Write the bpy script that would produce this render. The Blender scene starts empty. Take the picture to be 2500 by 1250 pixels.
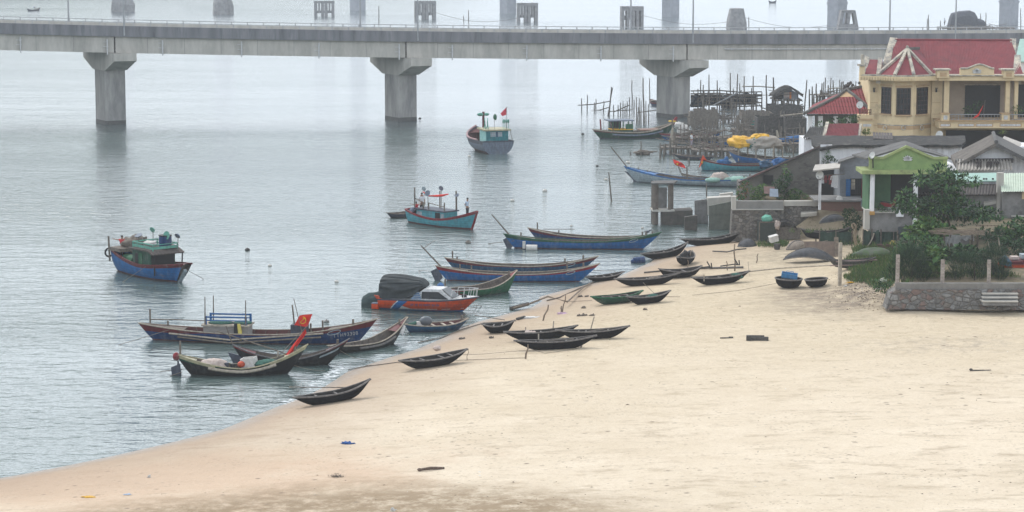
import bpy, math, random
import numpy as np
from mathutils import Vector, Matrix, noise as mnoise
random.seed(7)
R = math.radians
SC = bpy.context.scene
COL = SC.collection
# ------------------------------------------------------------------ camera
CAM_H, FPX, PITCH = 24.0, 5700.0, R(7.84)
cam = bpy.data.cameras.new('camera'); cam_o = bpy.data.objects.new('camera', cam); COL.objects.link(cam_o)
cam.sensor_width = 36; cam.lens = 36 * FPX / 2500; cam.clip_start = 1; cam.clip_end = 12000
cam_o.location = (0, 0, CAM_H); cam_o.rotation_euler = (R(90) - PITCH, 0, 0)
SC.camera = cam_o
# ------------------------------------------------------------------ world, sun, exposure
SUN_EL, SUN_AZ = 52, -35          # azimuth clockwise from +Y (away from the camera)
w = bpy.data.worlds.new('World'); SC.world = w; w.use_nodes = True
nt = w.node_tree; bg = nt.nodes['Background']
sky = nt.nodes.new('ShaderNodeTexSky'); sky.sky_type = 'NISHITA'; sky.sun_disc = False
sky.sun_elevation = R(SUN_EL); sky.sun_rotation = R(SUN_AZ); sky.dust_density = 6; sky.air_density = 1.5; sky.ozone_density = 2
hs = nt.nodes.new('ShaderNodeHueSaturation'); hs.inputs['Saturation'].default_value = 0.38
nt.links.new(sky.outputs[0], hs.inputs['Color'])
ov = nt.nodes.new('ShaderNodeMixRGB'); ov.inputs[0].default_value = 0.6      # overcast veil over the sky
ov.inputs[2].default_value = (9.3, 10.25, 11.35, 1)
nt.links.new(hs.outputs[0], ov.inputs[1])
_tc = nt.nodes.new('ShaderNodeTexCoord'); _sp = nt.nodes.new('ShaderNodeSeparateXYZ'); nt.links.new(_tc.outputs['Generated'], _sp.inputs[0])
_mr = nt.nodes.new('ShaderNodeMapRange'); _mr.interpolation_type = 'SMOOTHSTEP'       # a bright misty band above the horizon
_mr.inputs[1].default_value = .10; _mr.inputs[2].default_value = .78; _mr.inputs[3].default_value = 2.15; _mr.inputs[4].default_value = .95
nt.links.new(_sp.outputs['Z'], _mr.inputs[0])
_mu = nt.nodes.new('ShaderNodeVectorMath'); _mu.operation = 'SCALE'; nt.links.new(ov.outputs[0], _mu.inputs[0]); nt.links.new(_mr.outputs[0], _mu.inputs['Scale'])
_m2 = nt.nodes.new('ShaderNodeMapRange'); _m2.interpolation_type = 'SMOOTHSTEP'; _m2.inputs[1].default_value = .0; _m2.inputs[2].default_value = .26; _m2.inputs[3].default_value = .58; _m2.inputs[4].default_value = 1.0
nt.links.new(_sp.outputs['Z'], _m2.inputs[0])
_m3 = nt.nodes.new('ShaderNodeVectorMath'); _m3.operation = 'SCALE'; nt.links.new(_mu.outputs[0], _m3.inputs[0]); nt.links.new(_m2.outputs[0], _m3.inputs['Scale'])
nt.links.new(_m3.outputs[0], bg.inputs[0])
bg.inputs[1].default_value = 0.1
sl = bpy.data.lights.new('sun', 'SUN'); sl.energy = 1.3; sl.angle = R(14); sl.color = (1, .97, .92)
so = bpy.data.objects.new('sun', sl); COL.objects.link(so)
_sd = Vector((math.sin(R(SUN_AZ)) * math.cos(R(SUN_EL)), math.cos(R(SUN_AZ)) * math.cos(R(SUN_EL)), math.sin(R(SUN_EL))))
so.rotation_euler = (-_sd).to_track_quat('-Z', 'Y').to_euler(); so.location = (0, 0, 200)
vs = SC.view_settings; vs.view_transform = 'Standard'; vs.look = 'None'; vs.exposure = 0.33; vs.gamma = 1
cy = SC.cycles; cy.use_denoising = True; cy.max_bounces = 5; cy.diffuse_bounces = 2; cy.glossy_bounces = 2
cy.transmission_bounces = 2; cy.volume_bounces = 1; cy.transparent_max_bounces = 4
cy.caustics_reflective = False; cy.caustics_refractive = False
# ------------------------------------------------------------------ pixel -> world
_F = Vector((0, math.cos(PITCH), -math.sin(PITCH))); _U = Vector((0, math.sin(PITCH), math.cos(PITCH)))
def ray(px, py): return _F + Vector((1, 0, 0)) * ((px - 1250) / FPX) + _U * ((625 - py) / FPX)
def P(px, py, z=0.0):
    d = ray(px, py); t = (z - CAM_H) / d.z
    return Vector((d.x * t, d.y * t, z))
def V(px, py, Y):
    d = ray(px, py); t = Y / d.y
    return Vector((d.x * t, Y, CAM_H + d.z * t))
# ------------------------------------------------------------------ terrain function
SHORE_PX = [(0,1168),(150,1140),(300,1108),(420,1080),(540,1050),(590,1030),(650,1004),(700,985),(760,962),(800,940),(850,907),
 (900,890),(960,870),(1020,852),(1090,822),(1130,800),(1170,785),(1240,766),(1300,750),(1325,735),(1315,725),(1380,708),(1440,693),
 (1500,680),(1540,662),(1590,640),(1610,624),(1640,609),(1700,600),(1770,592),(1800,584),(1790,572)]
shore = [(-300, -40), (-160, 62), (-70, 92)] + [tuple(P(x, y))[:2] for x, y in SHORE_PX] + \
 [(18.0, 183), (18.6, 190), (22, 202), (28, 217), (31, 237), (34, 250), (42, 268), (60, 282), (100, 292), (400, 300)]
LAND = shore + [(400, -150), (-300, -150)]
_t1 = P(2178, 722, 2.2)
TERR1 = [(_t1.x, _t1.y), (90, _t1.y), (90, 290), (60, 276), (43, 262), (36, 250), (33, 237), (29.5, 218), (23.5, 202), (19.6, 190), (18.6, 181.2), (26.3, 179.2), (26.3, 170.7), (30.0, 170.4), (27.4, 160), (24.2, 148)]
def _seg_dist(px, py, poly, closed):
    d = np.full(px.shape, 1e9); n = len(poly)
    for i in range(n if closed else n - 1):
        ax, ay = poly[i]; bx, by = poly[(i + 1) % n]
        dx, dy = bx - ax, by - ay; L2 = dx * dx + dy * dy + 1e-9
        t = np.clip(((px - ax) * dx + (py - ay) * dy) / L2, 0, 1)
        d = np.minimum(d, np.hypot(px - ax - t * dx, py - ay - t * dy))
    return d
def _inside(px, py, poly):
    r = np.zeros(px.shape, bool); n = len(poly)
    for i in range(n):
        ax, ay = poly[i]; bx, by = poly[(i + 1) % n]
        c = ((ay > py) != (by > py)) & (px < (bx - ax) * (py - ay) / (by - ay + 1e-12) + ax)
        r ^= c
    return r
def _vnoise(x, y, s, seed):
    x = x / s; y = y / s; xi = np.floor(x); yi = np.floor(y); fx = x - xi; fy = y - yi
    fx = fx * fx * (3 - 2 * fx); fy = fy * fy * (3 - 2 * fy)
    h = lambda a, b: np.modf(np.abs(np.sin(a * 127.1 + b * 311.7 + seed * 17.3) * 43758.5453))[0]
    return (h(xi, yi) * (1 - fx) + h(xi + 1, yi) * fx) * (1 - fy) + (h(xi, yi + 1) * (1 - fx) + h(xi + 1, yi + 1) * fx) * fy
_gc = P(2145, 655, 2.4)
def ground_np(x, y):
    d = _seg_dist(x, y, shore, False); ins = _inside(x, y, LAND)
    zl = 1.0 * (1 - np.exp(-d / 8.0)) + 0.015 * np.minimum(d, 70)
    zl = zl + (_vnoise(x, y, 9, 1) - .5) * .18 * np.minimum(d / 12, 1) + (_vnoise(x, y, 2.6, 2) - .5) * .07 * np.minimum(d / 10, 1)
    zw = -np.minimum(0.11 * d, 3.2)
    z = np.where(ins, zl, zw)
    td = _seg_dist(x, y, TERR1, True); ti = _inside(x, y, TERR1)
    k = np.clip(np.where(ti, td, -td) / 0.9, 0, 1)
    z = z * (1 - k) + np.maximum(z, 3.15) * k
    z = z + 0.75 * np.exp(-(((x - _gc.x) / 2.6) ** 2 + ((y - _gc.y) / 11) ** 2)) * (1 - k)
    return z
def G(x, y): return float(ground_np(np.array([float(x)]), np.array([float(y)]))[0])
def PG(px, py, dz=0.0):
    z = 1.0
    for _ in range(12):
        p = P(px, py, z + dz); z = max(G(p.x, p.y), 0.0)
    p = P(px, py, z + dz); return Vector((p.x, p.y, z))
# ------------------------------------------------------------------ mesh builder
class MB:
    def __init__(s): s.v = []; s.f = []; s.mi = []; s.sm = []; s.m = 0; s.smooth = False
    def face(s, idx): s.f.append(tuple(idx)); s.mi.append(s.m); s.sm.append(s.smooth)
    def add(s, pts): b = len(s.v); s.v += [tuple(p) for p in pts]; return b
    def poly(s, pts): b = s.add(pts); s.face(range(b, b + len(pts)))
    def box(s, cx, cy, cz, sx, sy, sz, rz=0.0, M=None):
        pts = []
        for dz in (-.5, .5):
            for dx, dy in ((-.5, -.5), (.5, -.5), (.5, .5), (-.5, .5)):
                x, y = dx * sx, dy * sy
                if rz: x, y = x * math.cos(rz) - y * math.sin(rz), x * math.sin(rz) + y * math.cos(rz)
                p = Vector((cx + x, cy + y, cz + dz * sz)); pts.append(M @ p if M else p)
        b = s.add(pts)
        for q in ((3, 2, 1, 0), (4, 5, 6, 7), (0, 1, 5, 4), (1, 2, 6, 5), (2, 3, 7, 6), (3, 0, 4, 7)): s.face([b + i for i in q])
        return s
    def box2(s, x0, y0, z0, x1, y1, z1): return s.box((x0 + x1) / 2, (y0 + y1) / 2, (z0 + z1) / 2, abs(x1 - x0), abs(y1 - y0), abs(z1 - z0))
    def tube(s, pts, r, n=6, cap=True):
        pts = [Vector(p) for p in pts]; rs = r if isinstance(r, (list, tuple)) else [r] * len(pts)
        rings = []; prev = None
        for i, p in enumerate(pts):
            t = (pts[min(i + 1, len(pts) - 1)] - pts[max(i - 1, 0)])
            if t.length < 1e-9: t = Vector((0, 0, 1))
            t.normalize()
            a = Vector((0, 0, 1)) if abs(t.z) < .93 else Vector((1, 0, 0))
            u = t.cross(a).normalized(); w_ = u.cross(t).normalized()
            if prev is not None and u.dot(prev) < 0: u = -u; w_ = -w_
            prev = u
            b = s.add([p + u * (math.cos(6.28318 * k / n + .7854) * rs[i]) + w_ * (math.sin(6.28318 * k / n + .7854) * rs[i]) for k in range(n)])
            rings.append(b)
        for a, b in zip(rings, rings[1:]):
            for k in range(n): s.face((a + k, a + (k + 1) % n, b + (k + 1) % n, b + k))
        if cap: s.face([rings[0] + k for k in range(n)][::-1]); s.face([rings[-1] + k for k in range(n)])
        return s
    def grid(s, rows, close=False):
        n = len(rows[0]); bs = [s.add(r) for r in rows]
        for a, b in zip(bs, bs[1:]):
            for k in range(n if close else n - 1): s.face((a + k, a + (k + 1) % n, b + (k + 1) % n, b + k))
        return bs
    def ball(s, c, r, nu=10, nv=6, z0=-1.0, z1=1.0, jit=0.0):
        r = r if isinstance(r, (tuple, list)) else (r, r, r); rows = []
        a0, a1 = math.asin(z0), math.asin(z1); sd = Vector((random.uniform(0, 90), random.uniform(0, 90), 0))
        if jit: nu, nv = max(nu * 2, 22), max(nv * 2, 14)
        for j in range(nv + 1):
            a = a0 + (a1 - a0) * j / nv
            row = []
            for i in range(nu):
                d = Vector((math.cos(a) * math.cos(6.28318 * i / nu), math.cos(a) * math.sin(6.28318 * i / nu), math.sin(a)))
                f = 1 + (jit * 4.5 * mnoise.fractal(d * 1.7 + sd, .8, 2.1, 4) + jit * .8 * abs(mnoise.noise(d * 5 + sd)) if jit else 0)
                row.append((c[0] + r[0] * d.x * f, c[1] + r[1] * d.y * f, c[2] + r[2] * d.z * f))
            rows.append(row)
        sm = s.smooth; s.smooth = True; s.grid(rows, True); s.smooth = sm; return s
    def prism(s, poly, axis, a0, a1):
        """2-D outline extruded: axis 'y' takes (x,z) outlines, 'z' takes (x,y), 'x' takes (y,z)"""
        f = {'y': lambda p, a: (p[0], a, p[1]), 'z': lambda p, a: (p[0], p[1], a), 'x': lambda p, a: (a, p[0], p[1])}[axis]
        n = len(poly); b = s.add([f(p, a0) for p in poly]); c = s.add([f(p, a1) for p in poly])
        s.face([b + i for i in range(n)]); s.face([c + i for i in range(n)][::-1])
        for i in range(n): s.face((b + i, b + (i + 1) % n, c + (i + 1) % n, c + i)[::-1])
        return s
    def slab(s, q, th, down=True):
        """a sloped sheet q (3 or 4 corners) given a vertical thickness"""
        n = len(q); d = Vector((0, 0, -th)); b = s.add(q); c = s.add([Vector(p) + d for p in q])
        s.face([b + i for i in range(n)]); s.face([c + i for i in range(n)][::-1])
        for i in range(n): s.face((b + i, b + (i + 1) % n, c + (i + 1) % n, c + i)[::-1])
        return s
    def corr(s, e0, e1, t1, t0, waves, amp, rows=4, sub=4):
        """corrugated sheet: eave corners e0 e1, top corners t1 t0, ridges running from eave to top"""
        e0, e1, t0, t1 = map(Vector, (e0, e1, t0, t1)); nrm = (e1 - e0).cross(t0 - e0).normalized()
        if nrm.z < 0: nrm = -nrm
        n = waves * sub; R_ = []
        for j in range(rows + 1):
            v = j / rows
            for lap in ((0, .0), (0, .025)) if 0 < j < rows else ((0, 0.0),):
                R_.append([e0.lerp(e1, i / n).lerp(t0.lerp(t1, i / n), v) + nrm * (amp * math.cos(2 * math.pi * i / sub) - lap[1]) for i in range(n + 1)])
        s.grid(R_); return s
    def leaf(s, p, d, up, L, W):
        d = d.normalized(); sd = d.cross(up)
        if sd.length < 1e-4: sd = d.cross(Vector((1, 0, 0)))
        sd.normalize()
        b = s.add([p, p + d * L * .5 + sd * W * .5, p + d * L, p + d * L * .5 - sd * W * .5]); s.face((b, b + 1, b + 2, b + 3))
    def mesh(s, name, mats):
        me = bpy.data.meshes.new(name); me.from_pydata(s.v, [], s.f); mats = mats if isinstance(mats, (list, tuple)) else [mats]
        for m in mats: me.materials.append(m)
        me.polygons.foreach_set('material_index', s.mi); me.polygons.foreach_set('use_smooth', s.sm); me.update()
        return me
def tag(o, label=None, cat=None, group=None, kind=None):
    if label: o['label'] = label
    if cat: o['category'] = cat
    if group: o['group'] = group
    if kind: o['kind'] = kind
    return o
def thing(name, label, cat, loc=(0, 0, 0), rz=0.0, group=None, rot=None):
    o = bpy.data.objects.new(name, None); COL.objects.link(o); o.location = loc
    o.rotation_euler = rot if rot else (0, 0, rz); o.empty_display_size = .2
    return tag(o, label, cat, group)
def part(name, mb, mats, parent, label=None):
    o = bpy.data.objects.new(name, mb.mesh(name, mats)); COL.objects.link(o); o.parent = parent
    if label: o['label'] = label
    return o
def solo(name, mb, mats, label, cat, loc=(0, 0, 0), rz=0.0, group=None, kind=None, rot=None):
    o = bpy.data.objects.new(name, mb.mesh(name, mats)); COL.objects.link(o); o.location = loc
    o.rotation_euler = rot if rot else (0, 0, rz)
    return tag(o, label, cat, group, kind)
def dup(root, loc, rz=None, label=None, scale=None):
    r = root.copy(); COL.objects.link(r); r.location = loc
    if rz is not None: r.rotation_euler = (0, 0, rz)
    if label: r['label'] = label
    if scale: r.scale = scale
    for ch in list(root.children):
        c = ch.copy(); COL.objects.link(c); c.parent = r
        for g in ch.children: d = g.copy(); COL.objects.link(d); d.parent = c
    return r
# ------------------------------------------------------------------ materials
MATS = {}
def lin(c): return c / 12.92 if c <= .04045 else ((c + .055) / 1.055) ** 2.4
def S(r, g, b, k=1.0): return tuple(min(.9, lin(x / 255) * k) for x in (r, g, b))
def mat(name, c1, c2=None, scale=4.0, rough=.8, bump=0.0, stretch=(1, 1, 1), contrast=(.35, .65), spec=.3, detail=5, dirt=None, dscale=.7, dth=(.5, .75), metal=0.0):
    """principled surface whose colour wanders between c1 and c2; dirt = a third colour in large stains"""
    if name in MATS: return MATS[name]
    m = bpy.data.materials.new(name); m.use_nodes = True; nt = m.node_tree; N = nt.nodes; L = nt.links
    b = N['Principled BSDF']; b.inputs['Roughness'].default_value = rough; b.inputs['Specular IOR Level'].default_value = spec
    b.inputs['Metallic'].default_value = metal
    c2 = c2 or tuple(x * .72 for x in c1)
    tc = N.new('ShaderNodeTexCoord'); mp = N.new('ShaderNodeMapping'); mp.inputs['Scale'].default_value = stretch
    L.new(tc.outputs['Object'], mp.inputs[0])
    nz = N.new('ShaderNodeTexNoise'); nz.inputs['Scale'].default_value = scale; nz.inputs['Detail'].default_value = detail; nz.inputs['Roughness'].default_value = .65
    L.new(mp.outputs[0], nz.inputs['Vector'])
    cr = N.new('ShaderNodeValToRGB'); cr.color_ramp.elements[0].position = contrast[0]; cr.color_ramp.elements[1].position = contrast[1]
    cr.color_ramp.elements[0].color = (*c2, 1); cr.color_ramp.elements[1].color = (*c1, 1)
    L.new(nz.outputs['Fac'], cr.inputs[0]); out = cr.outputs[0]
    if dirt:
        n2 = N.new('ShaderNodeTexNoise'); n2.inputs['Scale'].default_value = dscale; n2.inputs['Detail'].default_value = 7; n2.inputs['Roughness'].default_value = .7
        L.new(mp.outputs[0], n2.inputs['Vector'])
        mr = N.new('ShaderNodeMapRange'); mr.inputs[1].default_value = dth[0]; mr.inputs[2].default_value = dth[1]; L.new(n2.outputs['Fac'], mr.inputs[0])
        mx = N.new('ShaderNodeMixRGB'); mx.inputs[2].default_value = (*dirt, 1); L.new(mr.outputs[0], mx.inputs[0]); L.new(out, mx.inputs[1]); out = mx.outputs[0]
    L.new(out, b.inputs['Base Color'])
    if bump:
        bp = N.new('ShaderNodeBump'); bp.inputs['Strength'].default_value = .8; bp.inputs['Distance'].default_value = bump
        L.new(nz.outputs['Fac'], bp.inputs['Height']); L.new(bp.outputs[0], b.inputs['Normal'])
    MATS[name] = m; return m
def brickmat(name, c1, c2, mortar, scale, bw=.5, rh=.25, ms=.02, swap=True, **kw):
    m = mat(name, c1, c2, 3, .9, **kw); nt = m.node_tree; N = nt.nodes; L = nt.links; b = N['Principled BSDF']
    br = N.new('ShaderNodeTexBrick'); br.inputs['Scale'].default_value = scale; br.inputs['Brick Width'].default_value = bw
    br.inputs['Row Height'].default_value = rh; br.inputs['Mortar Size'].default_value = ms
    src = b.inputs['Base Color'].links[0].from_socket
    br.inputs['Mortar'].default_value = (*mortar, 1); L.new(src, br.inputs['Color1'])
    br.inputs['Color2'].default_value = (*c2, 1)
    mp = N.new('ShaderNodeMapping')
    if swap: mp.inputs['Rotation'].default_value = (R(-90), 0, 0)
    tc = N.new('ShaderNodeTexCoord'); L.new(tc.outputs['Object'], mp.inputs[0]); L.new(mp.outputs[0], br.inputs['Vector'])
    L.new(br.outputs['Color'], b.inputs['Base Color'])
    bp = N.new('ShaderNodeBump'); bp.inputs['Distance'].default_value = .03; bp.inputs['Strength'].default_value = .6; bp.invert = True
    L.new(br.outputs['Fac'], bp.inputs['Height']); L.new(bp.outputs[0], b.inputs['Normal']); return m
def stonemat(name, cols, mortar, scale):
    m = bpy.data.materials.new(name); m.use_nodes = True; nt = m.node_tree; N = nt.nodes; L = nt.links; b = N['Principled BSDF']
    b.inputs['Roughness'].default_value = .95
    tc = N.new('ShaderNodeTexCoord'); mp = N.new('ShaderNodeMapping'); mp.inputs['Scale'].default_value = (1, 1, 1.35); L.new(tc.outputs['Object'], mp.inputs[0])
    nz = N.new('ShaderNodeTexNoise'); nz.inputs['Scale'].default_value = 2.0; L.new(mp.outputs[0], nz.inputs['Vector'])
    mxv = N.new('ShaderNodeMixRGB'); mxv.inputs[0].default_value = .12; L.new(mp.outputs[0], mxv.inputs[1]); L.new(nz.outputs['Color'], mxv.inputs[2])
    vo = N.new('ShaderNodeTexVoronoi'); vo.inputs['Scale'].default_value = scale; L.new(mxv.outputs[0], vo.inputs['Vector'])
    ve = N.new('ShaderNodeTexVoronoi'); ve.feature = 'DISTANCE_TO_EDGE'; ve.inputs['Scale'].default_value = scale; L.new(mxv.outputs[0], ve.inputs['Vector'])
    cr = N.new('ShaderNodeValToRGB'); e = cr.color_ramp.elements
    while len(e) < len(cols): e.new(.5)
    for i, c in enumerate(cols): e[i].position = i / (len(cols) - 1); e[i].color = (*c, 1)
    sp = N.new('ShaderNodeSeparateColor'); L.new(vo.outputs['Color'], sp.inputs[0]); L.new(sp.outputs[0], cr.inputs[0])
    mr = N.new('ShaderNodeMapRange'); mr.inputs[1].default_value = .0; mr.inputs[2].default_value = .10; L.new(ve.outputs['Distance'], mr.inputs[0])
    n3 = N.new('ShaderNodeTexNoise'); n3.inputs['Scale'].default_value = 7; n3.inputs['Detail'].default_value = 6; L.new(tc.outputs['Object'], n3.inputs['Vector'])
    mu = N.new('ShaderNodeMixRGB'); mu.blend_type = 'OVERLAY'; mu.inputs[0].default_value = .7; L.new(cr.outputs[0], mu.inputs[1]); L.new(n3.outputs['Fac'], mu.inputs[2])
    mx = N.new('ShaderNodeMixRGB'); mx.inputs[1].default_value = (*mortar, 1); L.new(mr.outputs[0], mx.inputs[0]); L.new(mu.outputs[0], mx.inputs[2])
    L.new(mx.outputs[0], b.inputs['Base Color'])
    bp = N.new('ShaderNodeBump'); bp.inputs['Distance'].default_value = .06; L.new(mr.outputs[0], bp.inputs['Height']); L.new(bp.outputs[0], b.inputs['Normal'])
    MATS[name] = m; return m
# ------------------------------------------------------------------ sand
def sand_material():
    m = bpy.data.materials.new('sand'); m.use_nodes = True; nt = m.node_tree; N = nt.nodes; L = nt.links; b = N['Principled BSDF']
    b.inputs['Specular IOR Level'].default_value = .25
    ge = N.new('ShaderNodeNewGeometry'); pos = ge.outputs['Position']
    def noise(scale, det=5, rough=.6, st=(1, 1, 1)):
        mp = N.new('ShaderNodeMapping'); mp.inputs['Scale'].default_value = st; L.new(pos, mp.inputs[0])
        n = N.new('ShaderNodeTexNoise'); n.inputs['Scale'].default_value = scale; n.inputs['Detail'].default_value = det; n.inputs['Roughness'].default_value = rough
        L.new(mp.outputs[0], n.inputs['Vector']); return n.outputs['Fac']
    def rng(v, a, c, lo=0.0, hi=1.0):
        r = N.new('ShaderNodeMapRange'); r.inputs[1].default_value = a; r.inputs[2].default_value = c; r.inputs[3].default_value = lo; r.inputs[4].default_value = hi
        L.new(v, r.inputs[0]); return r.outputs[0]
    def mth(op, a, c):
        n = N.new('ShaderNodeMath'); n.operation = op
        for i, q in enumerate((a, c)):
            if isinstance(q, (int, float)): n.inputs[i].default_value = q
            else: L.new(q, n.inputs[i])
        return n.outputs[0]
    def mix(f, a, c):
        n = N.new('ShaderNodeMixRGB')
        for i, q in enumerate((f, a, c)):
            if isinstance(q, tuple): n.inputs[i].default_value = (*q, 1)
            elif isinstance(q, (int, float)): n.inputs[i].default_value = q
            else: L.new(q, n.inputs[i])
        return n.outputs[0]
    def blob(c, sx, sy, soft=.6, wob=.8):
        mp = N.new('ShaderNodeMapping'); mp.vector_type = 'TEXTURE'; mp.inputs['Location'].default_value = (c.x, c.y, 0); mp.inputs['Scale'].default_value = (sx, sy, 1e3)
        L.new(pos, mp.inputs[0]); ln = N.new('ShaderNodeVectorMath'); ln.operation = 'LENGTH'; L.new(mp.outputs[0], ln.inputs[0])
        v = mth('ADD', ln.outputs['Value'], mth('MULTIPLY', mth('SUBTRACT', noise(.16, 7, .7), .5), wob * 2))
        return rng(v, 1.0, 1.0 - soft)
    dry = mix(rng(noise(.35, 6), .3, .7), (.60, .505, .385), (.69, .595, .47))
    dry = mix(rng(noise(5, 4, .7), .35, .7), dry, mix(.35, dry, (.50, .39, .27)))
    dry = mix(mth('MULTIPLY', rng(noise(1.1, 6, .75, (.4, 1, 1)), .52, .68), .75), dry, (.36, .285, .20))
    dry = mix(mth('MULTIPLY', rng(noise(.09, 5, .7, (.5, 1, 1)), .48, .72), .55), dry, (.50, .41, .29))
    sy = N.new('ShaderNodeSeparateXYZ'); L.new(pos, sy.inputs[0])         # coarser, yellower sand higher up the bay
    dry = mix(mth('MULTIPLY', rng(mth('ADD', sy.outputs['Y'], mth('MULTIPLY', mth('SUBTRACT', noise(.07, 5, .7), .5), 40)), 104, 140), .75), dry, mix(rng(noise(2.3, 5, .75), .35, .65), (.41, .325, .215), (.56, .465, .325)))
    # damp, pinker sand at the near left
    dry = mix(mth('MULTIPLY', blob(P(330, 1180, .6), 17, 9), .8), dry, (.52, .375, .265))
    # the greenish stained patch at the bottom and darker drifts
    st = mth('MULTIPLY', blob(P(860, 1262, 1.4), 14, 8.4, .5, .5), rng(noise(1.1, 7, .75), .30, .54))
    dry = mix(mth('MULTIPLY', st, .9), dry, (.25, .18, .108))
    st2 = mth('MULTIPLY', blob(P(1500, 1262, 1.8), 10, 2.4, .6, .5), rng(noise(1.6, 7, .75), .45, .62))
    dry = mix(mth('MULTIPLY', st2, .75), dry, (.33, .26, .175))
    st3 = mth('MULTIPLY', blob(P(2290, 815, 2.0), 9, 3.2, .8, .9), rng(noise(1.3, 7, .8), .47, .6))
    dry = mix(mth('MULTIPLY', st3, .6), dry, (.30, .25, .20))
    # small dark specks: shells, twigs, husks pressed in the sand
    vo = N.new('ShaderNodeTexVoronoi'); vo.inputs['Scale'].default_value = 1.25; L.new(pos, vo.inputs['Vector'])
    sp = mth('MULTIPLY', rng(vo.outputs['Distance'], .20, .10), rng(noise(.2, 6, .8), .47, .6))
    dry = mix(mth('MULTIPLY', sp, .75), dry, (.13, .10, .075))
    v2 = N.new('ShaderNodeTexVoronoi'); v2.inputs['Scale'].default_value = 3.3; L.new(pos, v2.inputs['Vector'])
    dry = mix(mth('MULTIPLY', mth('MULTIPLY', rng(v2.outputs['Distance'], .28, .10), rng(noise(.3, 6, .8), .45, .6)), .7), dry, (.22, .17, .12))
    # darker blotches following the coarse noise
    blotch = rng(noise(2.1, 4, .6), .58, .72)
    dry = mix(mth('MULTIPLY', blotch, .28), dry, (.42, .33, .23))
    # litter and dirt round the yard, soil on the terrace
    yard = mth('MULTIPLY', blob(P(2120, 690, 2.3), 8.5, 9, .7, .8), rng(noise(.9, 8, .8), .36, .56))
    dry = mix(mth('MULTIPLY', yard, .85), dry, (.155, .12, .095))
    yard2 = mth('MULTIPLY', blob(P(1990, 575, 2.3), 9, 10, .7, .8), rng(noise(.7, 8, .8), .40, .58))
    dry = mix(mth('MULTIPLY', yard2, .8), dry, (.20, .165, .12))
    sx = N.new('ShaderNodeSeparateXYZ'); L.new(pos, sx.inputs[0]); z = sx.outputs['Z']
    dry = mix(rng(z, 2.75, 3.05), dry, mix(rng(noise(1.2, 8, .75), .4, .6), (.115, .105, .065), (.20, .155, .10)))
    # wet sand by the height above the water
    wv = mth('ADD', z, mth('MULTIPLY', mth('SUBTRACT', noise(.22, 5), .5), .5))
    wet = rng(wv, .85, .25); wet2 = rng(mth('ADD', z, mth('MULTIPLY', mth('SUBTRACT', noise(.5, 4), .5), .2)), .2, .04)
    col = mix(mth('MULTIPLY', wet, .75), dry, (.36, .262, .188)); col = mix(mth('MULTIPLY', wet2, .8), col, (.235, .18, .135))
    L.new(col, b.inputs['Base Color']); L.new(rng(wet2, 0, 1, .95, .35), b.inputs['Roughness'])
    bp = N.new('ShaderNodeBump'); bp.inputs['Distance'].default_value = .10; bp.inputs['Strength'].default_value = .8
    L.new(mth('ADD', noise(2.1, 4, .6), mth('MULTIPLY', noise(6, 5, .75), .7)), bp.inputs['Height']); L.new(bp.outputs[0], b.inputs['Normal'])
    return m
def axis(lo, a, b, hi, fine, coarse):
    return np.concatenate([np.arange(lo, a, coarse), np.arange(a, b, fine), np.arange(b, hi + coarse, coarse)])
gx = axis(-300, -36, 50, 400, .55, 9); gy = axis(-150, 84, 205, 330, .7, 6)
X_, Y_ = np.meshgrid(gx, gy); Z_ = ground_np(X_.ravel(), Y_.ravel())
nx, ny = len(gx), len(gy); verts = np.column_stack([X_.ravel(), Y_.ravel(), Z_])
ii = (np.arange(ny - 1)[:, None] * nx + np.arange(nx - 1)[None, :]).ravel()
faces = np.column_stack([ii, ii + 1, ii + nx + 1, ii + nx])
_Zg = Z_.reshape(ny, nx)
def G(x, y):                                  # height of the built ground sheet
    i = int(np.clip(np.searchsorted(gx, x) - 1, 0, nx - 2)); j = int(np.clip(np.searchsorted(gy, y) - 1, 0, ny - 2))
    u = min(max((x - gx[i]) / (gx[i + 1] - gx[i]), 0), 1); v = min(max((y - gy[j]) / (gy[j + 1] - gy[j]), 0), 1)
    return float((_Zg[j, i] * (1 - u) + _Zg[j, i + 1] * u) * (1 - v) + (_Zg[j + 1, i] * (1 - u) + _Zg[j + 1, i + 1] * u) * v)
me = bpy.data.meshes.new('ground'); me.from_pydata(verts.tolist(), [], faces.tolist()); me.materials.append(sand_material())
me.polygons.foreach_set('use_smooth', [True] * len(me.polygons)); me.update()
go = bpy.data.objects.new('ground', me); COL.objects.link(go); tag(go, kind='structure')
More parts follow.
